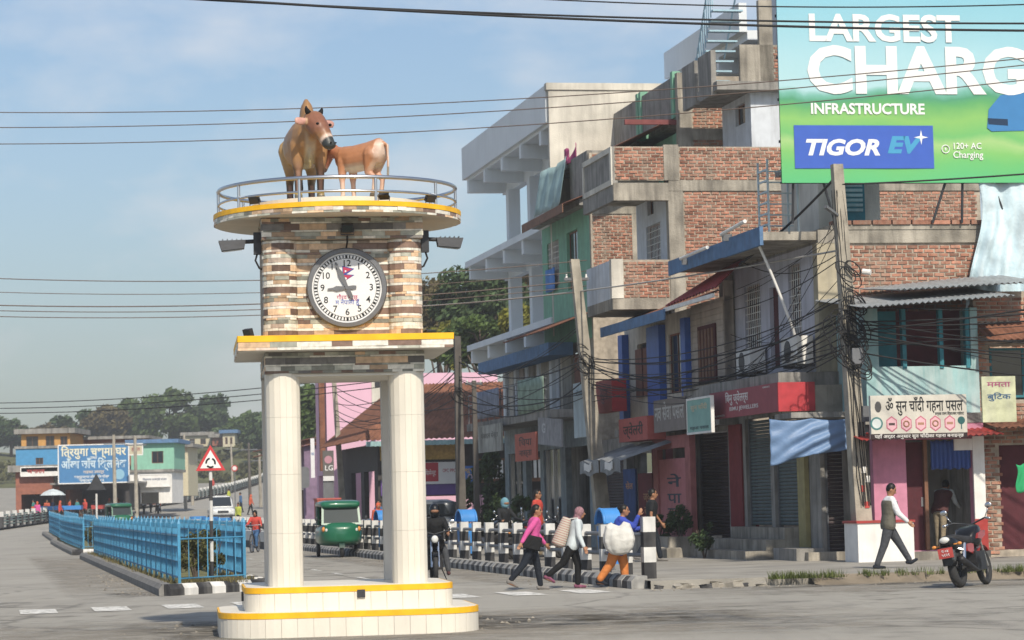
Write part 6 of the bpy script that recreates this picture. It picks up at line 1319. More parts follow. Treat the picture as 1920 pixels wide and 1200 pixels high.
    # bottom
    m_ = MB(); m_.loft([[(rx*math.cos(6.28319*k/16), ry*math.sin(6.28319*k/16), z) for k in range(16)] for z, rx, ry in ((.78, .09, .15), (.86, .118, .178), (.95, .12, .175), (1.0, .11, .165))])
    for k in 'LR':
        j = J[k]; m_.cone(j['hip'], j['kn'], .098*baggy, .07*baggy); m_.cone(j['kn'], j['kn'].lerp(j['an'], .93), .068*baggy, .052*baggy)
    fin(m_, 'trousers', bottom, .016)
    for k in 'LR':
        j = J[k]; fd = j['fd']; a = j['an']; m_ = MB(); m_.cone(a+V((-.045, 0, -.03)), a+V((.02, 0, -.035)), .045, .046); m_.cone(a+V((.02, 0, -.04)), a+V((.155*math.cos(fd), 0, -.048+.155*math.sin(fd))), .044, .030); m_.cone(a+V((-.05, 0, -.055)), a+V((.16*math.cos(fd), 0, -.06+.16*math.sin(fd))), .022, .02)
        fin(m_, 'shoe', shoe, .012)
    m_ = MB()
    if hair in ('short', 'bun', 'long'):
        m_.ell(hpnt((-.018, 0, .022)), (.098, .086, .112), 14, 10, HM); fr = MB()
        if hair == 'bun': m_.ell(hpnt((-.10, 0, .05)), (.05, .05, .05), 10, 8)
        if hair == 'long': m_.cone(hpnt((-.075, 0, -.02)), hpnt((-.10, 0, -.16)), .055, .035)
        fin(m_, 'hair', 'hair', .011)
    elif hair == 'scarf':
        m_.ell(hpnt((-.015, 0, .012)), (.108, .096, .122), 14, 10, HM); m_.cone(hpnt((-.04, 0, -.07)), up((-.02, 0, 1.42)), .085, .10); fin(m_, 'headscarf', scarf, .012)
    elif hair == 'helmet':
        m_.ell(hpnt((-.01, 0, .02)), (.135, .118, .145), 16, 12, HM); m_.ell(hpnt((.0, 0, -.05)), (.12, .11, .1), 14, 8, HM); fin(m_, 'helmet', scarf or 'black', .014)
        m2 = MB(); m2.ell(hpnt((.045, 0, .0)), (.10, .095, .055), 14, 8, HM); fin(m2, 'visor_opening', 'skin_plain', .014)
    return e, J, up, off, s
vcol('skin', .55, .3, noise=.06); M('skin_plain', (.24, .12, .07), .6, .1)
P('pink_jacket', 'e0489c', var=.12, sc_=8, bump=.9, sc2=16); P('navy', '1c2430', var=.2, bump=.9, sc2=16); P('grey_shoe', '8a8580', bump=.9, sc2=16); P('black_cloth', '17181a', var=.2, bump=.9, sc2=16); P('charcoal_trouser', '4a4d52', var=.12, sc_=20, bump=.9, sc2=16); P('vest_grey', '6e6a5c', var=.1, sc_=30, bump=.9, sc2=16); P('shirt_white', 'e8eaec', var=.04, bump=.9, sc2=16); P('orange_cloth', 'e8862a', var=.12, sc_=6, bump=.9, sc2=16); P('royal', '2747b8', var=.15, bump=.9, sc2=16); P('red_shirt', 'd8402f', var=.1, bump=.9, sc2=16); P('khaki', '9c8d72', bump=.9, sc2=16); P('dark_tee', '23262a', bump=.9, sc2=16); P('sack', 'dcdad2', var=.12, sc_=5, bump=.9, sc2=12); P('scarf_pink', '9c7078', var=.35, sc_=25, bump=.9, sc2=16); P('teal_cloth', '3a8f8a', bump=.9, sc2=16); P('brown_vest', '5e3838', var=.15, bump=.9, sc2=16); P('orange_top', 'd85a2c', bump=.9, sc2=16); P('blue_cloth', '3a6a9c', var=.15, bump=.9, sc2=16); P('mauve_top', '8c4a68', var=.3, sc_=12, bump=.9, sc2=16); P('yellow_hi', 'c9d43a', bump=.9, sc2=16)
# woman in pink jacket
e, J, up, off, s = person('woman in bright pink jacket and dark trousers walking with a black shoulder bag', gp(1000, 1106), rad(6), 1.55, lean=8, armL=(14, .25, 25), armR=(-38, .2, 6), legL=(14, 6), legR=(-27, 14), top='pink_jacket', bottom='navy', shoe='grey_shoe', hair='long', baggy=1.12, foot_pitch=(0, -30), head=(-10, 0), hem=.0)
mb = MB(); mb.box(-.17, .17, -.045, .045, -.13, .13); bg_ = put('shoulder_bag', remesh(mb, 'shoulder_bag', .02, 6), 'black_cloth', None, e.matrix_basis @ (up((-.03, -.22, .95))+off), (0, .25, rad(6))); tag(bg_, 'black shoulder bag hanging at the hip of the woman in pink', 'bag')
mb = MB(); mb.tube([up((-.13, -.2, 1.02))+off, up((-.06, -.14, 1.3))+off, up((0, .0, 1.47))+off, up((.06, .13, 1.35))+off], .014, 6); put('bag_strap', mb.mesh('bag_strap', True), 'black_cloth', e)
# woman with striped woven bag and headscarf
e, J, up, off, s = person('woman in pink headscarf and white cardigan carrying a striped woven bag', gp(1075, 1103), rad(2), 1.5, lean=14, armL=(6, .2, 20), armR=(4, .22, 18), legL=(16, 18), legR=(-30, 22), top='cloth_white', bottom='black_cloth', shoe='mauve_top', hair='scarf', scarf='scarf_pink', baggy=1.15, foot_pitch=(0, -30), vest=None)
m = bpy.data.materials.new('striped_weave'); m.use_nodes = True; t = m.node_tree; n = t.nodes; l = t.links; MATS['striped_weave'] = m
wv = n.new('ShaderNodeTexWave'); wv.bands_direction = 'Z'; wv.inputs['Scale'].default_value = 6; tcn = n.new('ShaderNodeTexCoord'); l.new(tcn.outputs['Object'], wv.inputs[0]); cr = n.new('ShaderNodeValToRGB'); cr.color_ramp.interpolation = 'CONSTANT'; el = cr.color_ramp.elements; el[0].color = (.45, .42, .34, 1); el[1].position = .85; el[1].color = (.30, .06, .08, 1); x_ = el.new(.3); x_.color = (.16, .22, .18, 1); x_ = el.new(.45); x_.color = (.5, .46, .38, 1); l.new(wv.outputs[0], cr.inputs[0]); l.new(cr.outputs[0], n['Principled BSDF'].inputs['Base Color']); n['Principled BSDF'].inputs['Roughness'].default_value = .9
mb = MB(); mb.loft([[(rx*math.cos(6.28319*k/14), ry*math.sin(6.28319*k/14), z) for k in range(14)] for z, rx, ry in ((-.36, .08, .08), (-.30, .17, .14), (-.05, .16, .14), (.25, .12, .11), (.34, .10, .09))])
bg_ = put('woven_bag', remesh(mb, 'woven_bag', .02, 3), 'striped_weave', None, e.matrix_basis @ (up((-.26, -.06, 1.13))+off), (0, .35, rad(2))); bg_.scale = (.8, .8, .82); tag(bg_, 'striped woven carrying bag on the back of the woman in the headscarf', 'bag')
mb = MB(); mb.tube([up((-.2, -.1, 1.42))+off, up((-.02, -.1, 1.48))+off, up((.1, -.06, 1.3))+off], .014, 6); put('bag_strap', mb.mesh('bag_strap', True), 'sack', e)
# woman with the big white sack
e, J, up, off, s = person('woman in loose orange trousers and blue top carrying a big white sack', gp(1160, 1101), rad(-4), 1.52, lean=12, armL=(35, .25, 70), armR=(60, .1, 95), legL=(16, 12), legR=(-20, 16), top='royal', bottom='orange_cloth', shoe='navy', hair='bun', baggy=1.45, foot_pitch=(0, -15), hem=.28)
mb = MB(); n_ = 40
mb.loft([[((r*(1+.05*math.sin(k*6.28319/n_*9)))*math.cos(6.28319*k/n_)*1.25, (r*(1+.05*math.sin(k*6.28319/n_*9)))*math.sin(6.28319*k/n_)*.8, z+.10*abs(math.cos(6.28319*k/n_))**3*(z > .1)) for k in range(n_)] for z, r in ((-.36, .06), (-.32, .15), (-.22, .22), (-.05, .26), (.10, .245), (.20, .20), (.26, .10))])
sk = put('sack', remesh(mb, 'sack', .018, 2), 'sack', None, e.matrix_basis @ (up((.02, -.32, 1.02))+off), (0, -.06, 0)); sk.scale = (.9, .9, .86); tag(sk, 'bulging white plastic sack carried by the woman in orange trousers', 'sack')
# man with waistcoat striding past the counter
person('man in white shirt and grey waistcoat striding along the pavement', gp(1668, 1066, .15), rad(5), 1.66, lean=6, armL=(-12, .15, 12), armR=(22, .14, 25), legL=(32, 2), legR=(-16, 6), top='shirt_white', bottom='charcoal_trouser', shoe='navy', hair='short', baggy=1.2, vest='vest_grey', head=(-8, 22), foot_pitch=(25, 0), lift=0)
# man bending in the doorway
person('man in brown waistcoat bending inside the shop doorway', SW(1.15, 2.25, .33), rad(60), 1.65, lean=38, armL=(35, .1, 25), armR=(35, .1, 25), legL=(4, 4), legR=(-6, 4), top='cloth_white', bottom='khaki', hair='short', vest='brown_vest', vox=.014)
person('man in dark t-shirt walking in front of the red banners', SW(-3.3, -3.2, .15), rad(0), 1.68, lean=4, armL=(15, .15, 20), armR=(-8, .12, 15), legL=(18, 8), legR=(-18, 14), top='dark_tee', sleeve='short', bottom='navy', shoe='grey_shoe', hair='short', baggy=1.15, vox=.014)
person('man in red polo shirt standing behind the guard railing', SW(-11, -4.3, .15), rad(-20), 1.72, lean=0, armL=(4, .14, 12), armR=(-4, .14, 12), legL=(3, 2), legR=(-3, 2), top='red_shirt', sleeve='short', bottom='khaki', hair='short', baggy=1.15, vox=.014)
person('person in orange headscarf beside the street shops', SW(-33.5, -5.2, .15), rad(-70), 1.5, legL=(3, 2), legR=(-3, 2), top='orange_top', bottom='blue_cloth', hair='scarf', scarf='orange_top', vox=.022)
person('person in blue clothes standing by the dark shop', SW(-37, -4.6, .15), rad(-120), 1.6, legL=(3, 2), legR=(-3, 2), top='blue_cloth', bottom='navy', hair='short', vox=.022)
# ================================================================ vehicles
P('rick_green', '0f6e4c', rough=.3, var=.06, bump=.02, coat=.4); P('rick_dark', '0d3d30', rough=.5); P('lamp_glass', 'e8e8e2', rough=.15, bump=0); P('amber', 'f0962a', rough=.2, bump=0); P('bike_red', 'b02c2a', rough=.3, coat=.4, bump=.02); P('bike_black', '101114', rough=.35, var=.1, coat=.3, bump=.02); P('engine', '3a3a3c', rough=.5, metal=.5); P('car_white', 'dfe2e2', rough=.3, coat=.4, bump=.01); P('car_grey', '5b636c', rough=.3, coat=.4, bump=.01)
def wheel(parent, c, R, w, rimm='chrome', spokes=10, name='wheel', ax=(0, 1, 0)):
    e = bpy.data.objects.new(name, None); col.objects.link(e); e.parent = parent; e.location = c
    mb = MB(); mb.torus((0, 0, 0), R-w*.5, w*.5, ax, 28, 10, 1.1); mb.build('tyre', 'rubber', e, smooth=True)
    mb = MB(); mb.torus((0, 0, 0), R-w*1.05, w*.22, ax, 24, 6); mb.cyl((0, -w*.5, 0), (0, w*.5, 0), R*.16, n=12)
    for k in range(spokes):
        a = 6.28319*k/spokes; mb.cyl((R*.1*math.cos(a), 0, R*.1*math.sin(a)), ((R-w)*math.cos(a), 0, (R-w)*math.sin(a)), max(.006, R*.025), n=5)
    mb.build('rim', rimm, e, smooth=rad(40)); return e
def sup(hw, z0, z1, x, n=20, p=4.0):
    zc, hz_ = (z0+z1)/2, (z1-z0)/2; r = []
    for k in range(n):
        a = 6.28319*k/n; c, s_ = math.cos(a), math.sin(a); r.append((x, hw*math.copysign(abs(c)**(2/p), c), zc+hz_*math.copysign(abs(s_)**(2/p), s_)))
    return r
def rickshaw(label, pos, ang, detail=True):
    e = T('auto_rickshaw', label, 'auto rickshaw', pos, ang, world=True)
    mb = MB(); mb.loft([sup(.62, .5, .95, -1.32), sup(.68, .38, 1.0, -1.2), sup(.70, .34, 1.02, -.6), sup(.70, .34, 1.02, .2), sup(.68, .36, 1.06, .7), sup(.63, .40, 1.10, 1.0), sup(.52, .42, 1.08, 1.2), sup(.36, .46, .98, 1.32), sup(.2, .52, .9, 1.37)][::-1]); ob = mb.build('body_shell', 'rick_green', e, smooth=True); clean(ob.data)
    mb = MB(); mb.loft([sup(.58, 1.60, 1.72, -1.3), sup(.66, 1.55, 1.77, -1.1), sup(.66, 1.56, 1.79, .4), sup(.62, 1.55, 1.76, .85), sup(.56, 1.54, 1.70, 1.0)][::-1]); ob = mb.build('canopy', 'rick_green', e, smooth=True); clean(ob.data)
    mb = MB(); mb.box(-1.3, -.5, -.64, -.6, 1.0, 1.6); mb.box(-1.3, -.5, .6, .64, 1.0, 1.6); mb.box(-1.3, -1.26, -.6, .6, 1.0, 1.6); mb.build('rear_hood', 'rick_dark', e)
    def slant(y0, y1, m0, m1, dx): return [(1.14-.24*m0+dx, y0*(1-.05*m0), 1.03+.53*m0), (1.14-.24*m0+dx, y1*(1-.05*m0), 1.03+.53*m0), (1.14-.24*m1+dx, y1*(1-.05*m1), 1.03+.53*m1), (1.14-.24*m1+dx, y0*(1-.05*m1), 1.03+.53*m1)]
    mb = MB(); mb.hexa(slant(-.56, .56, .08, .97, 0), slant(-.56, .56, .08, .97, .012)); ob = mb.build('windscreen', 'glass_tint', e); clean(ob.data)
    for y0, y1, m0, m1 in ((-.62, -.55, 0, 1.02), (.55, .62, 0, 1.02), (-.55, .55, .93, 1.04), (-.55, .55, -.02, .09)):
        mb = MB(); mb.hexa(slant(y0, y1, m0, m1, -.02), slant(y0, y1, m0, m1, .022)); ob = mb.build('windscreen_frame', 'rick_green', e); clean(ob.data)
    for s in (-1, 1):
        mb = MB(); mb.box(-.5, -.44, s*.60-.03, s*.60+.03, 1.0, 1.58); mb.build('pillar', 'rick_green', e)
        hl = bpy.data.objects.new('headlight', None); col.objects.link(hl); hl.parent = e; hl.location = (1.17, s*.42, .86)
        mb = MB(); mb.ell((.0, 0, 0), (.09, .10, .10)); mb.build('lens', 'lamp_glass', hl, smooth=True)
        mb = MB(); mb.ell((-.06, s*.13, .02), (.08, .065, .085)); mb.build('indicator', 'amber', hl, smooth=True)
        mb = MB(); mb.tube([(1.1, s*.6, 1.15), (1.12, s*.74, 1.2)], .01, 5); mb.ell((1.12, s*.78, 1.22), (.02, .05, .07)); mb.build('mirror', 'dark_metal', e)
        wheel(e, (-.85, s*.60, .24), .24, .10, 'grey_metal', 6)
    mb = MB(); mb.box(1.14, 1.23, -.42, .42, .96, .985); ob = mb.build('yellow_stripe', 'yellow', e)
    mb = MB(); mb.prism([(-.16, 1.0), (.16, 1.0), (.05, 1.07), (-.05, 1.07)], 1.16, 1.21, 'x'); mb.build('emblem', 'lamp_glass', e); mb = MB(); mb.box(1.30, 1.345, -.06, .06, .78, .92); mb.build('badge', 'chrome', e)
    mb = MB(); mb.box(1.2, 1.30, -.32, .32, .84, .89); mb.build('dark_grille', 'dark_metal', e)
    wheel(e, (1.12, 0, .23), .23, .10, 'grey_metal', 6); mb = MB(); mb.sheet(lambda u, v: (1.12+.29*math.cos(2.6*u+.25), -.09+.18*v, .23+.29*math.sin(2.6*u+.25)), 10, 2); mb.build('front_mudguard', 'rick_dark', e, smooth=True)
    mb = MB(); mb.box(-.5, -.3, -.55, .55, .55, 1.15); mb.box(.1, .4, -.3, .3, .5, .8); mb.build('seat', 'black', e)
    mb = MB(); mb.tube([(.95, -.3, 1.08), (1.0, 0, 1.12), (.95, .3, 1.08)], .018, 6); mb.build('handlebar', 'dark_metal', e)
    return e
rickshaw('green auto rickshaw coming down the street past the pillars', gp(636, 1044), rad(-82))
rk = rickshaw('distant green auto rickshaw on the far carriageway', V((-23.5, 158, hz(158))), rad(-72))
def motorcycle(label, pos, ang, tank='bike_red', lean=0, steer=0, world=True, plate=True, hl_on=False):
    e = T('motorcycle', label, 'motorcycle', pos, ang, world=world); e.rotation_euler.x = lean
    def ch(nm, parent=None): return None
    wr = wheel(e, (-.64, 0, .30), .30, .13, 'engine', 6, 'rear_wheel'); wf = wheel(e, (.66, 0, .30), .30, .09, 'engine', 6, 'front_wheel')
    B = lambda mb, nm, mt, sm=True: mb.build(nm, mt, e, smooth=sm)
    mb = MB()
    for s in (-1, 1): mb.cyl((.66, s*.075, .30), (.44, s*.07, .86), .024, n=8)
    B(mb, 'front_fork', 'chrome', rad(40))
    mb = MB(); mb.sheet(lambda u, v: (.66+.34*math.cos(1.9*u+.8), -.06+.12*v, .30+.34*math.sin(1.9*u+.8)), 10, 2); mb.sheet(lambda u, v: (.66+.33*math.cos(1.9*(1-u)+.8), -.06+.12*v, .30+.33*math.sin(1.9*(1-u)+.8)), 10, 2); B(mb, 'front_mudguard', tank)
    mb = MB(); mb.loft([sup(.06, .66, .72, -.1), sup(.16, .62, .86, .0), sup(.20, .60, .96, .15), sup(.18, .66, .98, .32), sup(.07, .76, .90, .45)]); ob = B(mb, 'tank', 'bike_black'); clean(ob.data)
    for s in (-1, 1):
        mb = MB(); mb.prism([(.02, .74), (.20, .72), (.40, .78), (.44, .86), (.28, .86), (.08, .82)], s*.17, s*.21, 'y'); ob = B(mb, 'tank_flash', tank, False); clean(ob.data)
        mb = MB(); mb.prism([(-.36, .56), (-.08, .50), (-.02, .66), (-.34, .70)], s*.10, s*.135, 'y'); ob = B(mb, 'side_panel', tank, False); clean(ob.data)
        mb = MB(); mb.cyl((-.64, s*.12, .34), (-.46, s*.13, .68), .032, n=8); B(mb, 'shock_absorber', 'chrome', rad(40))
    mb = MB(); mb.loft([sup(.05, .76, .80, -.88), sup(.13, .73, .84, -.75), sup(.16, .66, .81, -.4), sup(.15, .66, .80, -.1), sup(.08, .70, .80, .02)]); ob = B(mb, 'seat', 'black'); clean(ob.data)
    mb = MB(); mb.loft([sup(.07, .68, .80, -1.02), sup(.13, .60, .80, -.92), sup(.15, .56, .74, -.6)]); ob = B(mb, 'tail_cowl', 'bike_black'); clean(ob.data)
    mb = MB(); mb.ell((-1.0, 0, .76), (.05, .085, .055)); B(mb, 'tail_light', 'lamp_glass')
    for s in (-1, 1): mb = MB(); mb.cyl((-.93, s*.09, .68), (-.93, s*.19, .68), .012, n=6); mb.ell((-.93, s*.21, .68), (.03, .04, .028)); B(mb, 'indicator', 'amber')
    mb = MB(); mb.box(-.12, .34, -.17, .17, .24, .54); mb.cyl((.12, 0, .50), (.22, 0, .70), .10, n=10); mb.cyl((-.02, -.17, .36), (-.02, .17, .36), .11, n=12); B(mb, 'engine', 'engine', rad(40))
    mb = MB(); mb.tube([(.30, -.1, .45), (.32, -.13, .26), (-.1, -.15, .24), (-.4, -.16, .30), (-.95, -.19, .44)], [.022, .022, .024, .05, .06], 8); B(mb, 'exhaust', 'engine')
    mb = MB(); mb.tube([(.46, 0, .88), (.15, 0, .55), (-.1, 0, .35), (-.64, 0, .30)], .028, 6); mb.tube([(.44, 0, .82), (-.2, 0, .66), (-.8, 0, .66)], .024, 6); B(mb, 'frame', 'dark_metal')
    mb = MB(); mb.tube([(.24, -.38, 1.03), (.36, -.26, 1.05), (.42, 0, .98), (.36, .26, 1.05), (.24, .38, 1.03)], .014, 8); B(mb, 'handlebar', 'dark_metal')
    for s in (-1, 1):
        mb = MB(); mb.cyl((.29, s*.33, 1.04), (.22, s*.40, 1.02), .022, n=8); mb.tube([(.34, s*.28, 1.05), (.33, s*.36, 1.2)], .008, 5); mb.ell((.32, s*.38, 1.24), (.015, .06, .045)); B(mb, 'mirror', 'chrome')
    mb = MB(); mb.ell((.54, 0, .88), (.09, .095, .10)); hd = B(mb, 'headlight_shell', 'bike_black'); mb = MB(); mb.ell((.60, 0, .88), (.045, .075, .08)); mb.build('headlight_lens', 'lamp_glass', hd, smooth=True)
    if plate:
        mb = MB(); mb.box(-1.06, -1.045, -.12, .12, .48, .64); pl_ = B(mb, 'number_plate', 'cloth_red', False); text('प ०४\n५१२१', .06, flat('f2f2f2'), pl_, (-1.064, 0, .56), (math.pi/2, 0, -math.pi/2), bold=.01)
        mb = MB(); mb.hexa([(-1.04, -.08, .36), (-.9, -.08, .36), (-.9, .08, .36), (-1.04, .08, .36)], [(-1.02, -.09, .66), (-.8, -.09, .66), (-.8, .09, .66), (-1.02, .09, .66)]); B(mb, 'rear_mudguard', 'bike_black', False)
    mb = MB(); mb.tube([(-.1, .16, .25), (-.18, .26, .02)], .012, 6); B(mb, 'side_stand', 'dark_metal', False)
    return e
q = gp(1826, 1099); motorcycle('black and red motorcycle parked on its stand at the pavement edge', q, rad(62), lean=-.16).scale = (1.07, 1.07, 1.07)
mq = gp(815, 1089); motorcycle('black motorcycle ridden towards the crossing', mq, rad(-86), 'bike_black', plate=False)
person('motorcyclist in black shirt and black helmet riding the black motorcycle', mq+V((.02, .22, 0)), rad(-86), 1.70, lean=6, armL=(38, .35, 42, -.1), armR=(38, .35, 42, -.1), legL=(68, 62, .25), legR=(68, 62, .25), top='black_cloth', bottom='charcoal_trouser', shoe='brown_vest', hair='helmet', scarf='bike_black', baggy=1.1, seated=-.13, vox=.013)
# parked motorcycles behind the guard railing
for k, (x, y, a, lab) in enumerate(((-7.5, -4.9, 20, 'dark parked motorcycle behind the railing near the man in red'), (-9.2, -4.7, 200, 'parked motorcycle with red tank behind the railing'), (-15.5, -4.6, 30, 'parked motorcycle beside the blue dustbin'))):
    motorcycle(lab, SW(x, y, .15), rad(a), ('bike_black', 'bike_red', 'bike_black')[k], lean=-.12, plate=False)
person('rider in sky blue helmet sitting on a parked motorcycle', SW(-13.6, -4.7, .15), rad(-60), 1.66, lean=8, armL=(38, .3, 40), armR=(38, .3, 40), legL=(62, 60, .2), legR=(62, 60, .2), top='dark_tee', bottom='navy', hair='helmet', scarf=P('sky_helmet', '6fa6b8'), seated=-.13, vox=.02)
# cyclist in red beyond the blue fence
cq = gp(478, 1036); by_ = T('bicycle', 'bicycle ridden by the woman in red beyond the blue fence', 'bicycle', cq, rad(-97), world=True)
for x in (-.52, .52): wheel(by_, (x, 0, .34), .34, .035, 'chrome', 14)
mb = MB(); mb.tube([(-.52, 0, .34), (-.15, 0, .30), (.38, 0, .78), (-.2, 0, .74), (-.15, 0, .30)], .018, 6); mb.tube([(-.2, 0, .74), (-.52, 0, .34)], .014, 6); mb.tube([(.52, 0, .34), (.38, 0, .78), (.36, 0, .95)], .018, 6); mb.build('frame', 'bike_black', by_)
mb = MB(); mb.tube([(.2, -.28, 1.0), (.36, 0, .98), (.2, .28, 1.0)], .014, 6); mb.build('handlebar', 'chrome', by_); mb = MB(); mb.ell((-.22, 0, .88), (.13, .08, .05)); mb.build('saddle', 'black', by_); mb = MB(); mb.torus((-.15, 0, .30), .09, .01, (0, 1, 0), 14, 5); mb.cyl((-.15, -.12, .2), (-.15, .12, .4), .012, n=5); mb.build('crank', 'chrome', by_)
person('woman in red jacket and dark headscarf riding a bicycle', cq+V((.03, .22, 0)), rad(-97), 1.55, lean=10, armL=(38, .3, 35), armR=(38, .3, 35), legL=(62, 70), legR=(30, 25), top='red_shirt', bottom='blue_cloth', hair='scarf', scarf='black_cloth', seated=-.0, vox=.018)
# parked car behind the poles
def car(name, label, cat, pos, ang, body, L_=4.2, W_=1.7, H_=1.75, pickup=False):
    e = T(name, label, cat, pos, ang, world=True); h = L_/2
    mb = MB(); mb.loft([sup(W_*.40, .42, .75, h), sup(W_*.47, .34, .92, h-.12), sup(W_*.5, .32, 1.0, h-.9), sup(W_*.5, .30, 1.02, 0), sup(W_*.5, .32, 1.02, -h+.3), sup(W_*.46, .40, .98, -h)]); ob = mb.build('body_shell', body, e, smooth=True); clean(ob.data)
    c0, c1 = (h-1.9, -.1) if pickup else (h-1.9, -h+.2)
    mb = MB(); mb.loft([sup(W_*.44, .98, 1.05, c0+.75), sup(W_*.43, .98, H_-.08, c0), sup(W_*.42, .98, H_, c0-.4), sup(W_*.42, .98, H_, c1+.3), sup(W_*.42, .98, H_-.1, c1)]); ob = mb.build('cabin', body, e, smooth=True); clean(ob.data)
    mb = MB(); mb.hexa([(c0+.70, -W_*.38, 1.06), (c0+.70, W_*.38, 1.06), (c0+.72, W_*.38, 1.08), (c0+.72, -W_*.38, 1.08)], [(c0+.06, -W_*.36, H_-.14), (c0+.06, W_*.36, H_-.14), (c0+.10, W_*.36, H_-.12), (c0+.10, -W_*.36, H_-.12)]); ob = mb.build('windscreen', 'glass', e); clean(ob.data)
    for s in (-1, 1):
        mb = MB(); mb.prism([(c0+.45, 1.06), (c0-.05, H_-.16), (c1+.3, H_-.16), (c1+.1, 1.06)], s*W_*.42, s*W_*.445, 'y'); ob = mb.build('side_window', 'glass', e); clean(ob.data)
        mb = MB(); mb.ell((h-.06, s*W_*.34, .74), (.07, .14, .09)); mb.build('headlight', 'lamp_glass', e, smooth=True)
        for x in (h-.8, -h+.8): wheel(e, (x, s*W_*.44, .33), .33, .16, 'grey_metal', 6)
    mb = MB(); mb.box(h-.05, h+.06, -W_*.4, W_*.4, .36, .5); mb.build('bumper', 'dark_metal', e); mb = MB(); mb.box(h-.02, h+.04, -W_*.22, W_*.22, .62, .78); mb.build('grille', 'dark_metal', e)
    return e
car('parked_car', 'grey hatchback parked behind the dark pole', 'car', SW(-38.5, -3.4, .15), rad(175), 'car_grey', 3.9, 1.65, 1.6)
car('white_pickup', 'white pickup truck coming up the far road', 'truck', V((-21.0, 190, hz(190))), rad(-80), 'car_white', 4.6, 1.75, 1.85, True)
mq = at(297, 970, 225); mq = V((mq.x, 225, hz(225))); motorcycle('distant dark red motorcycle on the far carriageway', mq, rad(95), 'bike_red', plate=False)
person('distant motorcyclist in grey jacket on the far road', mq+V((0, -.2, 0)), rad(95), 1.68, lean=6, armL=(38, .3, 40), armR=(38, .3, 40), legL=(62, 60, .2), legR=(62, 60, .2), top='charcoal_trouser', bottom='navy', hair='helmet', scarf='bike_black', seated=-.13, vox=.03)
# ================================================================ trees and far background
def tree(label, c, r, base, mat, n, s, seed, th=.3, group=None, name='tree', cl=26):
    e = T(name, label, 'tree', (base[0], base[1], base[2]), 0, group=group, world=True); rnd = random.Random(seed); c = V(c)-V(base)
    mb = MB(); mb.tube([(0, 0, -.3), (c.x*.3+.1, c.y*.3, c.z*.4), (c.x*.8, c.y*.8, c.z*.85), (c.x, c.y, c.z+r[2]*.5)], [th, th*.8, th*.55, th*.15], 8)
    for k in range(9):
        a = k*2.4; z = c.z*(.55+.06*k) if c.z > 0 else 1; q = V((c.x*.7+math.cos(a)*r[0]*.65, c.y*.7+math.sin(a)*r[1]*.65, c.z+r[2]*(-.35+.1*k)))
        p = V((c.x*.6, c.y*.6, min(c.z, z))); mb.tube([p, p.lerp(q, .5)+V((0, 0, .3)), q], [th*.4, th*.25, th*.08], 6)
    mb.build('trunk', 'bark', e, smooth=True)
    mb = MB(); leaves(mb, c, r, n, s, rnd, cl); mb.build('crown', mat, e, attr=True); return e
def pt(px, py, Y): return at(px, py, Y)
def tpx(label, px, py, Y, rpx, rpy, mat, n, s, seed, **k):
    c = pt(px, py, Y); ppm = F/Y; b = V((c.x, c.y, hillz(c.x, c.y)-.2 if Y > 345 else hz(Y))); return tree(label, c, (rpx/ppm, rpx/ppm*.9, rpy/ppm), b, mat, n, s, seed, th=max(.2, rpx/ppm*.07), **k)
tpx('large dark tree behind the white concrete building', 905, 580, 150, 95, 85, 'leaf_dark', 9000, .20, 1); tpx('brownish dark tree beside the clock tower', 820, 590, 160, 60, 75, 'leaf_brown', 6000, .20, 2)
tpx('tall dark tree seen through the open concrete floors', 985, 560, 155, 60, 80, 'leaf_brown', 6000, .20, 3)
tpx('yellow green tree below the open concrete building', 900, 640, 135, 75, 45, 'leaf', 7000, .16, 4); tpx('bright yellow green bushy tree by the blue canopy', 975, 625, 128, 45, 60, 'leaf_yellow', 5000, .15, 5); tpx('pale leafed tree just beside the clock tower ledge', 835, 650, 140, 40, 50, 'leaf_yellow', 4000, .15, 15)
tpx('green tree seen between the tower pillars', 585, 775, 185, 45, 60, 'leaf', 6000, .24, 6); tpx('dark green tree beyond the mauve shop', 540, 790, 230, 40, 60, 'leaf_dark', 4500, .3, 16)
FT = 'trees on the far ridge'
for k, (px, py, rx, ry, mt, Y, lab) in enumerate(((150, 800, 55, 28, 'leaf_dark', 430, 'low dark tree behind the orange house'), (205, 795, 45, 30, 'leaf_brown', 425, 'brownish ridge tree behind the blue signboard'), (255, 790, 48, 42, 'leaf', 430, 'green ridge tree behind the mint house'), (318, 780, 65, 48, 'leaf', 420, 'broad tall green tree on the ridge'), (385, 785, 45, 46, 'leaf_dark', 425, 'dark tree at the end of the broad ridge tree'), (460, 805, 40, 38, 'leaf', 400, 'green tree on the ridge beside the tower pillar'), (90, 815, 40, 22, 'leaf_brown', 420, 'low brown tree by the orange house roof'), (500, 815, 35, 40, 'leaf_dark', 380, 'dark tree behind the tower pillar'), (20, 810, 50, 28, 'leaf_dark', 420, 'dark low tree beside the orange house'), (-40, 800, 50, 32, 'leaf', 430, 'green tree beyond the orange house'))):
    tpx(lab, px, py, Y, rx, ry, mt, 4200, .5, 50+k, name='ridge_tree', group=FT)
# scrub on the slope: one mass
mb = MB(); rnd = random.Random(77)
for k in range(120):
    x, y = rnd.uniform(-75, -22), rnd.uniform(345, 400); r = rnd.uniform(1, 2.4); leaves(mb, (x, y, hillz(x, y)+r*.4), (r, r, r*.7), 70, .45, rnd, 5)
tag(mb.build('hillside_scrub', 'leaf_olive', attr=True), 'olive scrub covering the slope below the ridge trees', 'scrub', kind='stuff')
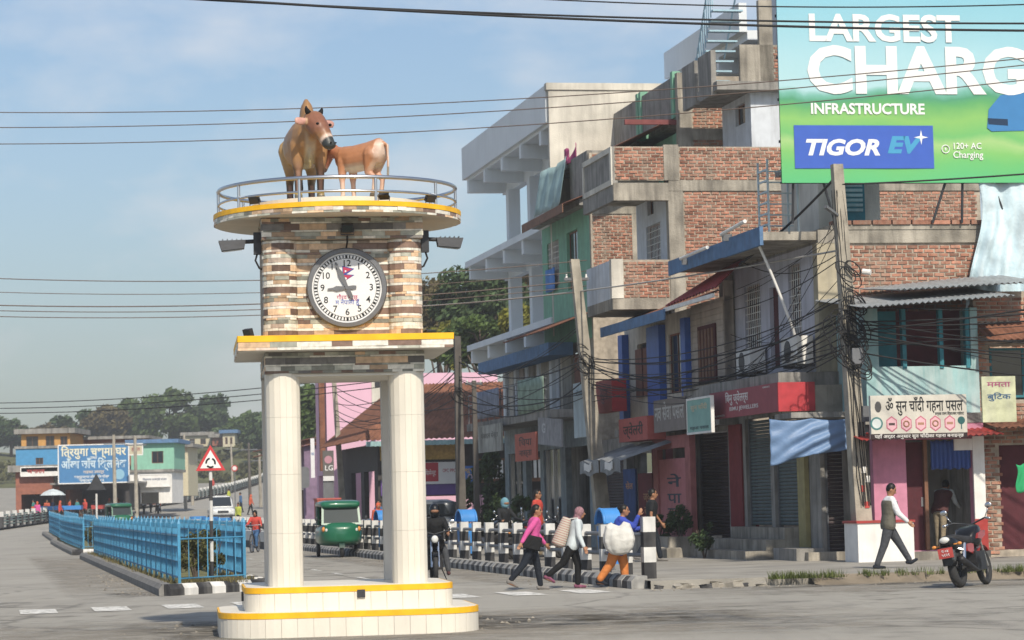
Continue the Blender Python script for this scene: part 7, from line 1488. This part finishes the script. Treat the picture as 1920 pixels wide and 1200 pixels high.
# ---- far houses, facing the camera
def house(label, Y, l, r, top, bot, wallm, wins=(), roof='concrete_dark', dep=7, rh=.35, over=.5, name='far_house', winm='wood', shop=None):
    c0 = at(l, bot, Y); c1 = at(r, top, Y); x0, x1, z1 = c0.x, c1.x, c1.z; zb = c0.z; b = V(((x0+x1)/2, Y, zb)); w = x1-x0; h = z1-zb
    e = T(name, label, 'house', b, 0, world=True)
    hs = [(-w/2+w*u0, -w/2+w*u1, h*v0, h*v1) for u0, u1, v0, v1 in wins]
    mb = MB(); wall(mb, 'y', 0, .25, -w/2, w/2, 0, h, hs+([(-w/2+w*shop[0], -w/2+w*shop[1], .0, h*shop[2])] if shop else [])); mb.box(-w/2, -w/2+.25, .25, dep, 0, h); mb.box(w/2-.25, w/2, .25, dep, 0, h); mb.box(-w/2+.25, w/2-.25, dep-.2, dep, 0, h); mb.build('wall', wallm, e)
    mb = MB(); mb.box(-w/2-over, w/2+over, -over, dep+.3, h, h+rh); mb.build('roof', roof, e)
    for q in hs: window(e, (0, 0, 0), 'y', 0, -1, *q, fm=winm, n=2, depth=.05)
    return e, w, h
P('orange_house', 'd9a04a', var=.1); P('mint', '8fd0b4', var=.06, streak=.2); P('skyblue_wall', '3f9ad0', var=.1); P('brickred_far', 'a5654e', var=.2); P('board_blue', '3f87c0', var=.08); P('cream_far', 'd8cfae', var=.1)
house('orange upper storey house with dark tin roof', 215, 40, 131, 812, 842, 'orange_house', [(.1, .35, .1, .85), (.5, .68, 0, .85), (.8, .95, .1, .8)], rh=.4)
house('blue painted shop front below the orange house', 208, 30, 112, 840, 888, 'skyblue_wall', [(.45, .62, .35, .62)], rh=.2, over=.1)
house('low brick shop with concrete beam beside the blue signboard', 203, 30, 130, 883, 962, 'brickred_far', [(.7, .95, .62, .9)], rh=.5, shop=(.1, .9, .45))
house('long brick building behind the blue signboard', 222, 128, 270, 822, 950, 'brickred_far', [(.1, .2, .5, .7), (.75, .85, .3, .6)], rh=.25)
house('dark shop under the blue signboard', 202, 112, 242, 906, 955, 'dark_shop', rh=.15, over=.6, shop=(.08, .92, .8))
house('mint green two storey house with wooden window', 212, 246, 326, 830, 886, 'mint', [(.48, .75, .3, .72)], roof='blue_trim', rh=.3, over=.4)
house('white painted ground floor under the mint green house', 208, 240, 322, 884, 945, 'white', rh=.2, over=.2, shop=(.3, .7, .35))
house('dark open shed beside the mint green house', 230, 322, 352, 838, 930, 'cream_far', [(.2, .8, .6, .9)], rh=.3)
for k, (l, r, t, b_, wm, lab) in enumerate(((345, 396, 816, 838, 'cream_far', 'pale roofless house on the ridge'), (398, 418, 820, 836, 'brickred_far', 'pinkish brick house on the ridge'), (418, 440, 812, 838, 'cream_far', 'cream house with blue roof on the ridge'), (470, 488, 880, 905, 'teal_board', 'small teal kiosk below the ridge'))):
    house(lab, 400-k*3, l, r, t, b_, wm, [(.2, .4, .2, .7), (.6, .8, .2, .7)], roof='blue_trim' if k == 2 else 'concrete_dark', rh=.5)
# far blue signboard and other boards
def fboard(label, Y, l, r, t, b_, mat, texts):
    p, q = at(l, b_, Y), at(r, t, Y); w, h = q.x-p.x, q.z-p.z; e = T('signboard', label, 'sign', ((p.x+q.x)/2, Y, p.z), 0, world=True)
    mb = MB(); mb.box(-w/2, w/2, 0, .12, 0, h); mb.build('board', mat, e)
    for x0, x1, z0, z1 in ((-w/2-.06, w/2+.06, -.08, 0), (-w/2-.06, w/2+.06, h, h+.08), (-w/2-.08, -w/2, 0, h), (w/2, w/2+.08, 0, h)): mb = MB(); mb.box(x0, x1, -.03, .14, z0, z1); mb.build('frame_bar', 'white', e)
    for s_, u, v, tw_, th_, ink in texts: text(s_, h*th_, flat(ink), e, (-w/2+w*u, -.01, h*v), width=w*tw_, bold=.025)
    return e, w, h
e, w, h = fboard('large blue optician signboard with white and yellow lettering', 200, 111, 240, 833, 906, 'board_blue', [('त्रियुगा चश्मा घर', .5, .81, .94, .30, 'f2eccb'), ('तथा', .5, .66, .1, .1, 'e6eef2'), ('आँखा जाँच क्लिनिक', .5, .48, .94, .30, 'cfe6f2'), ('गाईघाट उदयपुर', .5, .28, .3, .1, 'e6d7c9'), ('कम्प्यूटरद्वारा आँखा जाँच गरिन्छ', .47, .15, .5, .09, 'eef2f2'), ('सम्पर्क ९८४२', .47, .05, .36, .1, 'eef2f2')])
mb = MB(); mb.cyl((w*.37, -.02, h*.2), (w*.37, -.002, h*.2), h*.14, n=20); mb.build('round_logo', flat('8fc6e0'), e)
fboard('white painted wall sign on the ground floor house', 207.6, 262, 318, 890, 912, 'white', [('निर्माण सामग्री पसल', .5, .6, .8, .24, '6f7f9c')]); fboard('cream board beside the blue signboard', 201, 243, 266, 833, 852, 'cream_far', [('होटल', .5, .5, .7, .5, 'b06a6a')])
fboard('red and white board low on the blue shop front', 202.5, 40, 108, 876, 892, 'white', [('पसल', .4, .5, .5, .7, 'c0504a')])
# far railing with white-headed posts
fb = T('roadside_railing', 'long grey green railing with white headed posts on the far side of the road', 'railing', (-34.6, 190, hz(190)), 0, world=True); P('fence_far', '7f958f', var=.15)
path = [V((-34.3, 178)), V((-34.6, 190)), V((-35.6, 230)), V((-33, 262)), V((-32, 300)), V((-32.2, 340)), V((-34, 370))]; tot = path_len(path)[-1]; n = 70
fw_ = band_mesh(.14, .75, 1.1, 'post_white', 'post_head'); fk = band_mesh(.12, 0, .75, 'post_black', 'post_foot')
pts = []
for k in range(n+1):
    p = sub_path(path, 0, max(.01, tot*k/n))[-1]; z = hz(p.y)+.14; pts.append((p.x+34.6, p.y-190, z-hz(190)))
    q = bpy.data.objects.new('post', None); col.objects.link(q); q.parent = fb; q.location = pts[-1]; put('post_head', fw_, None, q); put('post_foot', fk, None, q)
for z in (.25, .45, .65, .85):
    mb = MB(); mb.tube([(x, y, w_+z) for x, y, w_ in pts], .05, 5); mb.build('rail', 'fence_far', fb)
# curved white and black barrier with blue drums
cb = T('curved_barrier', 'curved white and black painted kerb wall at the road split', 'barrier', (-15.5, 128, hz(128)), 0, world=True)
cpts = [V((-16.9, 150)), V((-18.0, 142)), V((-18.3, 136)), V((-17.3, 130)), V((-15.6, 125)), V((-13.6, 120)), V((-11.6, 113)), V((-10.2, 106)), V((-9.0, 100))]
rel = [V((p.x+15.5, p.y-128)) for p in cpts]
for z0, z1, mt, nm in ((-.2, .22, 'post_black', 'black_base'), (.22, .62, 'post_white', 'white_top')):
    mb = MB(); strip_mesh(mb, rel, z0, z1, -.15, .15); mb.build(nm, mt, cb)
for k, (px, py, Y) in enumerate(((371, 968, 139), (394, 972, 133), (417, 978, 127))):
    p = at(px, py, Y); e = T('blue_drum', ('blue and white drum at the tip of the curved barrier', 'blue and white drum in the middle of the curved barrier', 'blue and white drum beside the cyclist')[k], 'drum', (p.x, Y, hz(Y)), 0, world=True)
    mb = MB(); mb.cyl((0, 0, 0), (0, 0, .62), .42, n=16); mb.build('lower_body', 'bin_blue', e, smooth=rad(40)); mb = MB(); mb.cyl((0, 0, .62), (0, 0, .95), .43, n=16); mb.build('white_band', 'post_white', e, smooth=rad(40)); mb = MB(); mb.cyl((0, 0, .95), (0, 0, 1.1), .42, n=16); mb.build('top_band', 'bin_blue', e, smooth=rad(40))
# far poles and wires
for k, (px, t, b_, Y) in enumerate(((345, 815, 930, 240), (358, 850, 930, 255), (433, 832, 905, 330), (466, 830, 930, 250), (213, 815, 935, 196), (253, 818, 945, 197), (486, 850, 935, 240))):
    p, q = at(px, t, Y), at(px+3, b_, Y); e = T('far_pole', ('brown topped pole beside the mint green house', 'leaning pale pole behind the roundabout sign', 'white concrete pole on the far slope', 'dark pole beside the tower pillar', 'thin pole in front of the blue signboard', 'pale pole at the edge of the blue signboard', 'slim pole next to the tower pillar')[k], 'pole', (q.x, Y, hz(Y)), 0, world=True)
    mb = MB(); mb.cyl((0, 0, -.2), (p.x-q.x, 0, p.z-hz(Y)), .16, .11, 8); mb.build('shaft', 'pole' if k != 3 else 'pole_dark', e, smooth=rad(40)); mb = MB(); mb.box(-.8, .8, -.05, .05, p.z-hz(Y)-.7, p.z-hz(Y)-.6); mb.build('cross_arm', 'grey_metal', e)
# small round and triangle signs far off
e = T('road_sign', 'dark back of a triangular sign at the second median', 'road sign', (-46, -14.2, .19), math.pi/2)
mb = MB(); mb.cyl((0, 0, 0), (0, 0, 2.1), .04, n=8); mb.build('post', 'post_white', e); mb = MB(); mb.prism(tri(.42, 2.45), -.06, -.03, 'y'); mb.build('sign_plate', 'dark_metal', e)
e = T('road_sign', 'small round red sign on a pole down the road', 'road sign', (at(440, 880, 240).x, 240, hz(240)), 0, world=True); zc = at(440, 878, 240).z-hz(240)
mb = MB(); mb.cyl((0, 0, 0), (0, 0, zc), .05, n=8); mb.build('post', 'grey_metal', e); mb = MB(); mb.cyl((0, -.1, zc), (0, -.06, zc), .28, n=18); mb.build('sign_plate', 'sign_red', e); mb = MB(); mb.cyl((0, -.12, zc), (0, -.101, zc), .19, n=18); mb.build('white_field', 'sign_white', e)
# stall umbrella and goods
e = T('stall_umbrella', 'white and blue stall umbrella before the brick shop', 'umbrella', (at(95, 940, 196).x, 197, hz(197)+.14), 0, world=True)
mb = MB(); mb.loft([[(r*math.cos(6.28319*k/12)*(1 if k % 2 else .94), r*math.sin(6.28319*k/12)*(1 if k % 2 else .94), z) for k in range(12)] for r, z in ((1.0, 1.95), (.7, 2.2), (.3, 2.36), (.02, 2.42))]); mb.build('canopy', 'cloth_white', e); mb = MB(); mb.cyl((0, 0, 0), (0, 0, 2.4), .03, n=6); mb.build('pole', 'grey_metal', e)
for k, (px, cm, lab) in enumerate(((80, 'bin_blue', 'blue plastic covered stall table'), (125, 'bin_blue', 'blue tarpaulin covered stall by the umbrella'), (72, 'orange_top', 'orange covered stall near the picture edge'), (185, 'cloth_red', 'red covered stall before the dark shop'))):
    p = at(px, 945, 196+k); e = T('market_stall', lab, 'stall', (p.x, 198+k, hz(198)+.14), 0, world=True); mb = MB(); mb.box(-.8, .8, -.5, .5, .85, 1.15); mb.build('cover', cm, e)
    for x in (-.7, .7):
        for y in (-.4, .4): mb = MB(); mb.cyl((x, y, 0), (x, y, .85), .03, n=6); mb.build('leg', 'wood', e)
# far pedestrians: one low figure copied and dressed
proto = [person('x', (0, 0, 0), 0, 1.6, legL=(8, 4), legR=(-8, 6), top='red_shirt', bottom='navy', hair='short', vox=.03)[0], person('x', (0, 0, 0), 0, 1.55, legL=(14, 6), legR=(-12, 8), top='blue_cloth', bottom='black_cloth', hair='scarf', scarf='orange_top', vox=.03)[0]]
spots = [(313, 958, 262, 'red_shirt', 'person in red walking along the far railing'), (302, 957, 264, 'navy', 'person in dark clothes walking along the far railing'), (291, 958, 266, 'shirt_white', 'person in white walking along the far railing'), (400, 945, 300, 'red_shirt', 'person in red climbing the far road'), (452, 950, 215, 'blue_cloth', 'person in blue at the far road edge'), (236, 962, 204, 'pink_jacket', 'person in pink by the triangular sign back'), (130, 965, 200, 'orange_top', 'person in orange before the brick shop'), (160, 965, 201, 'red_shirt', 'person in red before the dark shop'), (176, 965, 203, 'navy', 'person in dark blue before the dark shop'), (70, 970, 194, 'pink_jacket', 'person in pink at the roadside stalls'), (88, 970, 199, 'orange_top', 'person in orange at the stall umbrella'), (112, 968, 195, 'red_shirt', 'person in red at the stall umbrella'), (448, 990, 160, 'yellow_hi', 'rider in yellow vest behind the cyclist'), (205, 966, 204, 'khaki', 'person in khaki by the signboard post'), (146, 966, 199, 'teal_cloth', 'person in teal beside the blue covered stall'), (220, 964, 206, 'orange_top', 'person in orange beside the signboard post'), (258, 962, 214, 'royal', 'person in royal blue before the white ground floor'), (270, 961, 218, 'shirt_white', 'person in white before the white ground floor'), (283, 960, 224, 'mauve_top', 'person in mauve before the white ground floor'), (335, 953, 272, 'royal', 'person in royal blue along the far railing'), (365, 950, 285, 'orange_top', 'person in orange along the far railing'), (100, 968, 205, 'royal', 'person in royal blue behind the stall umbrella'), (64, 968, 203, 'teal_cloth', 'person in teal at the roadside stalls'), (470, 962, 205, 'orange_top', 'person in orange at the far road edge'), (430, 948, 240, 'yellow_hi', 'person in yellow by the small round sign')]
for k, (px, py, Y, tm, lab) in enumerate(spots):
    src = proto[k % 2]; e = src if k < 2 else copy_tree(src); p = at(px, py, Y); e.location = (p.x, Y, hz(Y)+.14*(Y > 170)); e.rotation_euler.z = random.uniform(0, 6.28); e['label'] = lab; e['group'] = 'people along the far road'
    for ch in e.children:
        if ch.name.startswith('shirt'):
            if k >= 2: ch.data = ch.data.copy()
            ch.data.materials.clear(); ch.data.materials.append(g(tm))
# ---- thin morning haze
mb = MB(); mb.box(-620, 620, -45, 900, -1.2, 60)
hz_o = mb.build('haze', None); m = bpy.data.materials.new('haze'); m.use_nodes = True; t = m.node_tree; t.nodes.remove(t.nodes['Principled BSDF'])
pv = t.nodes.new('ShaderNodeVolumePrincipled'); pv.inputs['Color'].default_value = (.92, .92, .92, 1); pv.inputs['Density'].default_value = .00065; pv.inputs['Anisotropy'].default_value = .25
t.links.new(pv.outputs[0], t.nodes['Material Output'].inputs['Volume']); hz_o.data.materials.append(m); hz_o['kind'] = 'stuff'; tag(hz_o, 'thin pale morning haze filling the air over the street', 'haze')
# ---- turn all lettering into plain meshes
bpy.context.view_layer.update()
dg = bpy.context.evaluated_depsgraph_get(); wid = {o.name: w for o, w in TXT}
for ob in [o for o in col.objects if o.type == 'FONT']:
    me = bpy.data.meshes.new_from_object(ob.evaluated_get(dg)); nm = ob.name; w_ = wid.get(nm); d_ = ob.dimensions.x
    nw = bpy.data.objects.new('x', me); col.objects.link(nw); nw.parent = ob.parent; nw.location = ob.location; nw.rotation_euler = ob.rotation_euler
    if w_ and d_ > 0: nw.scale.x = w_/d_
    bpy.data.objects.remove(ob); nw.name = nm
bpy.data.scenes.remove(TS)
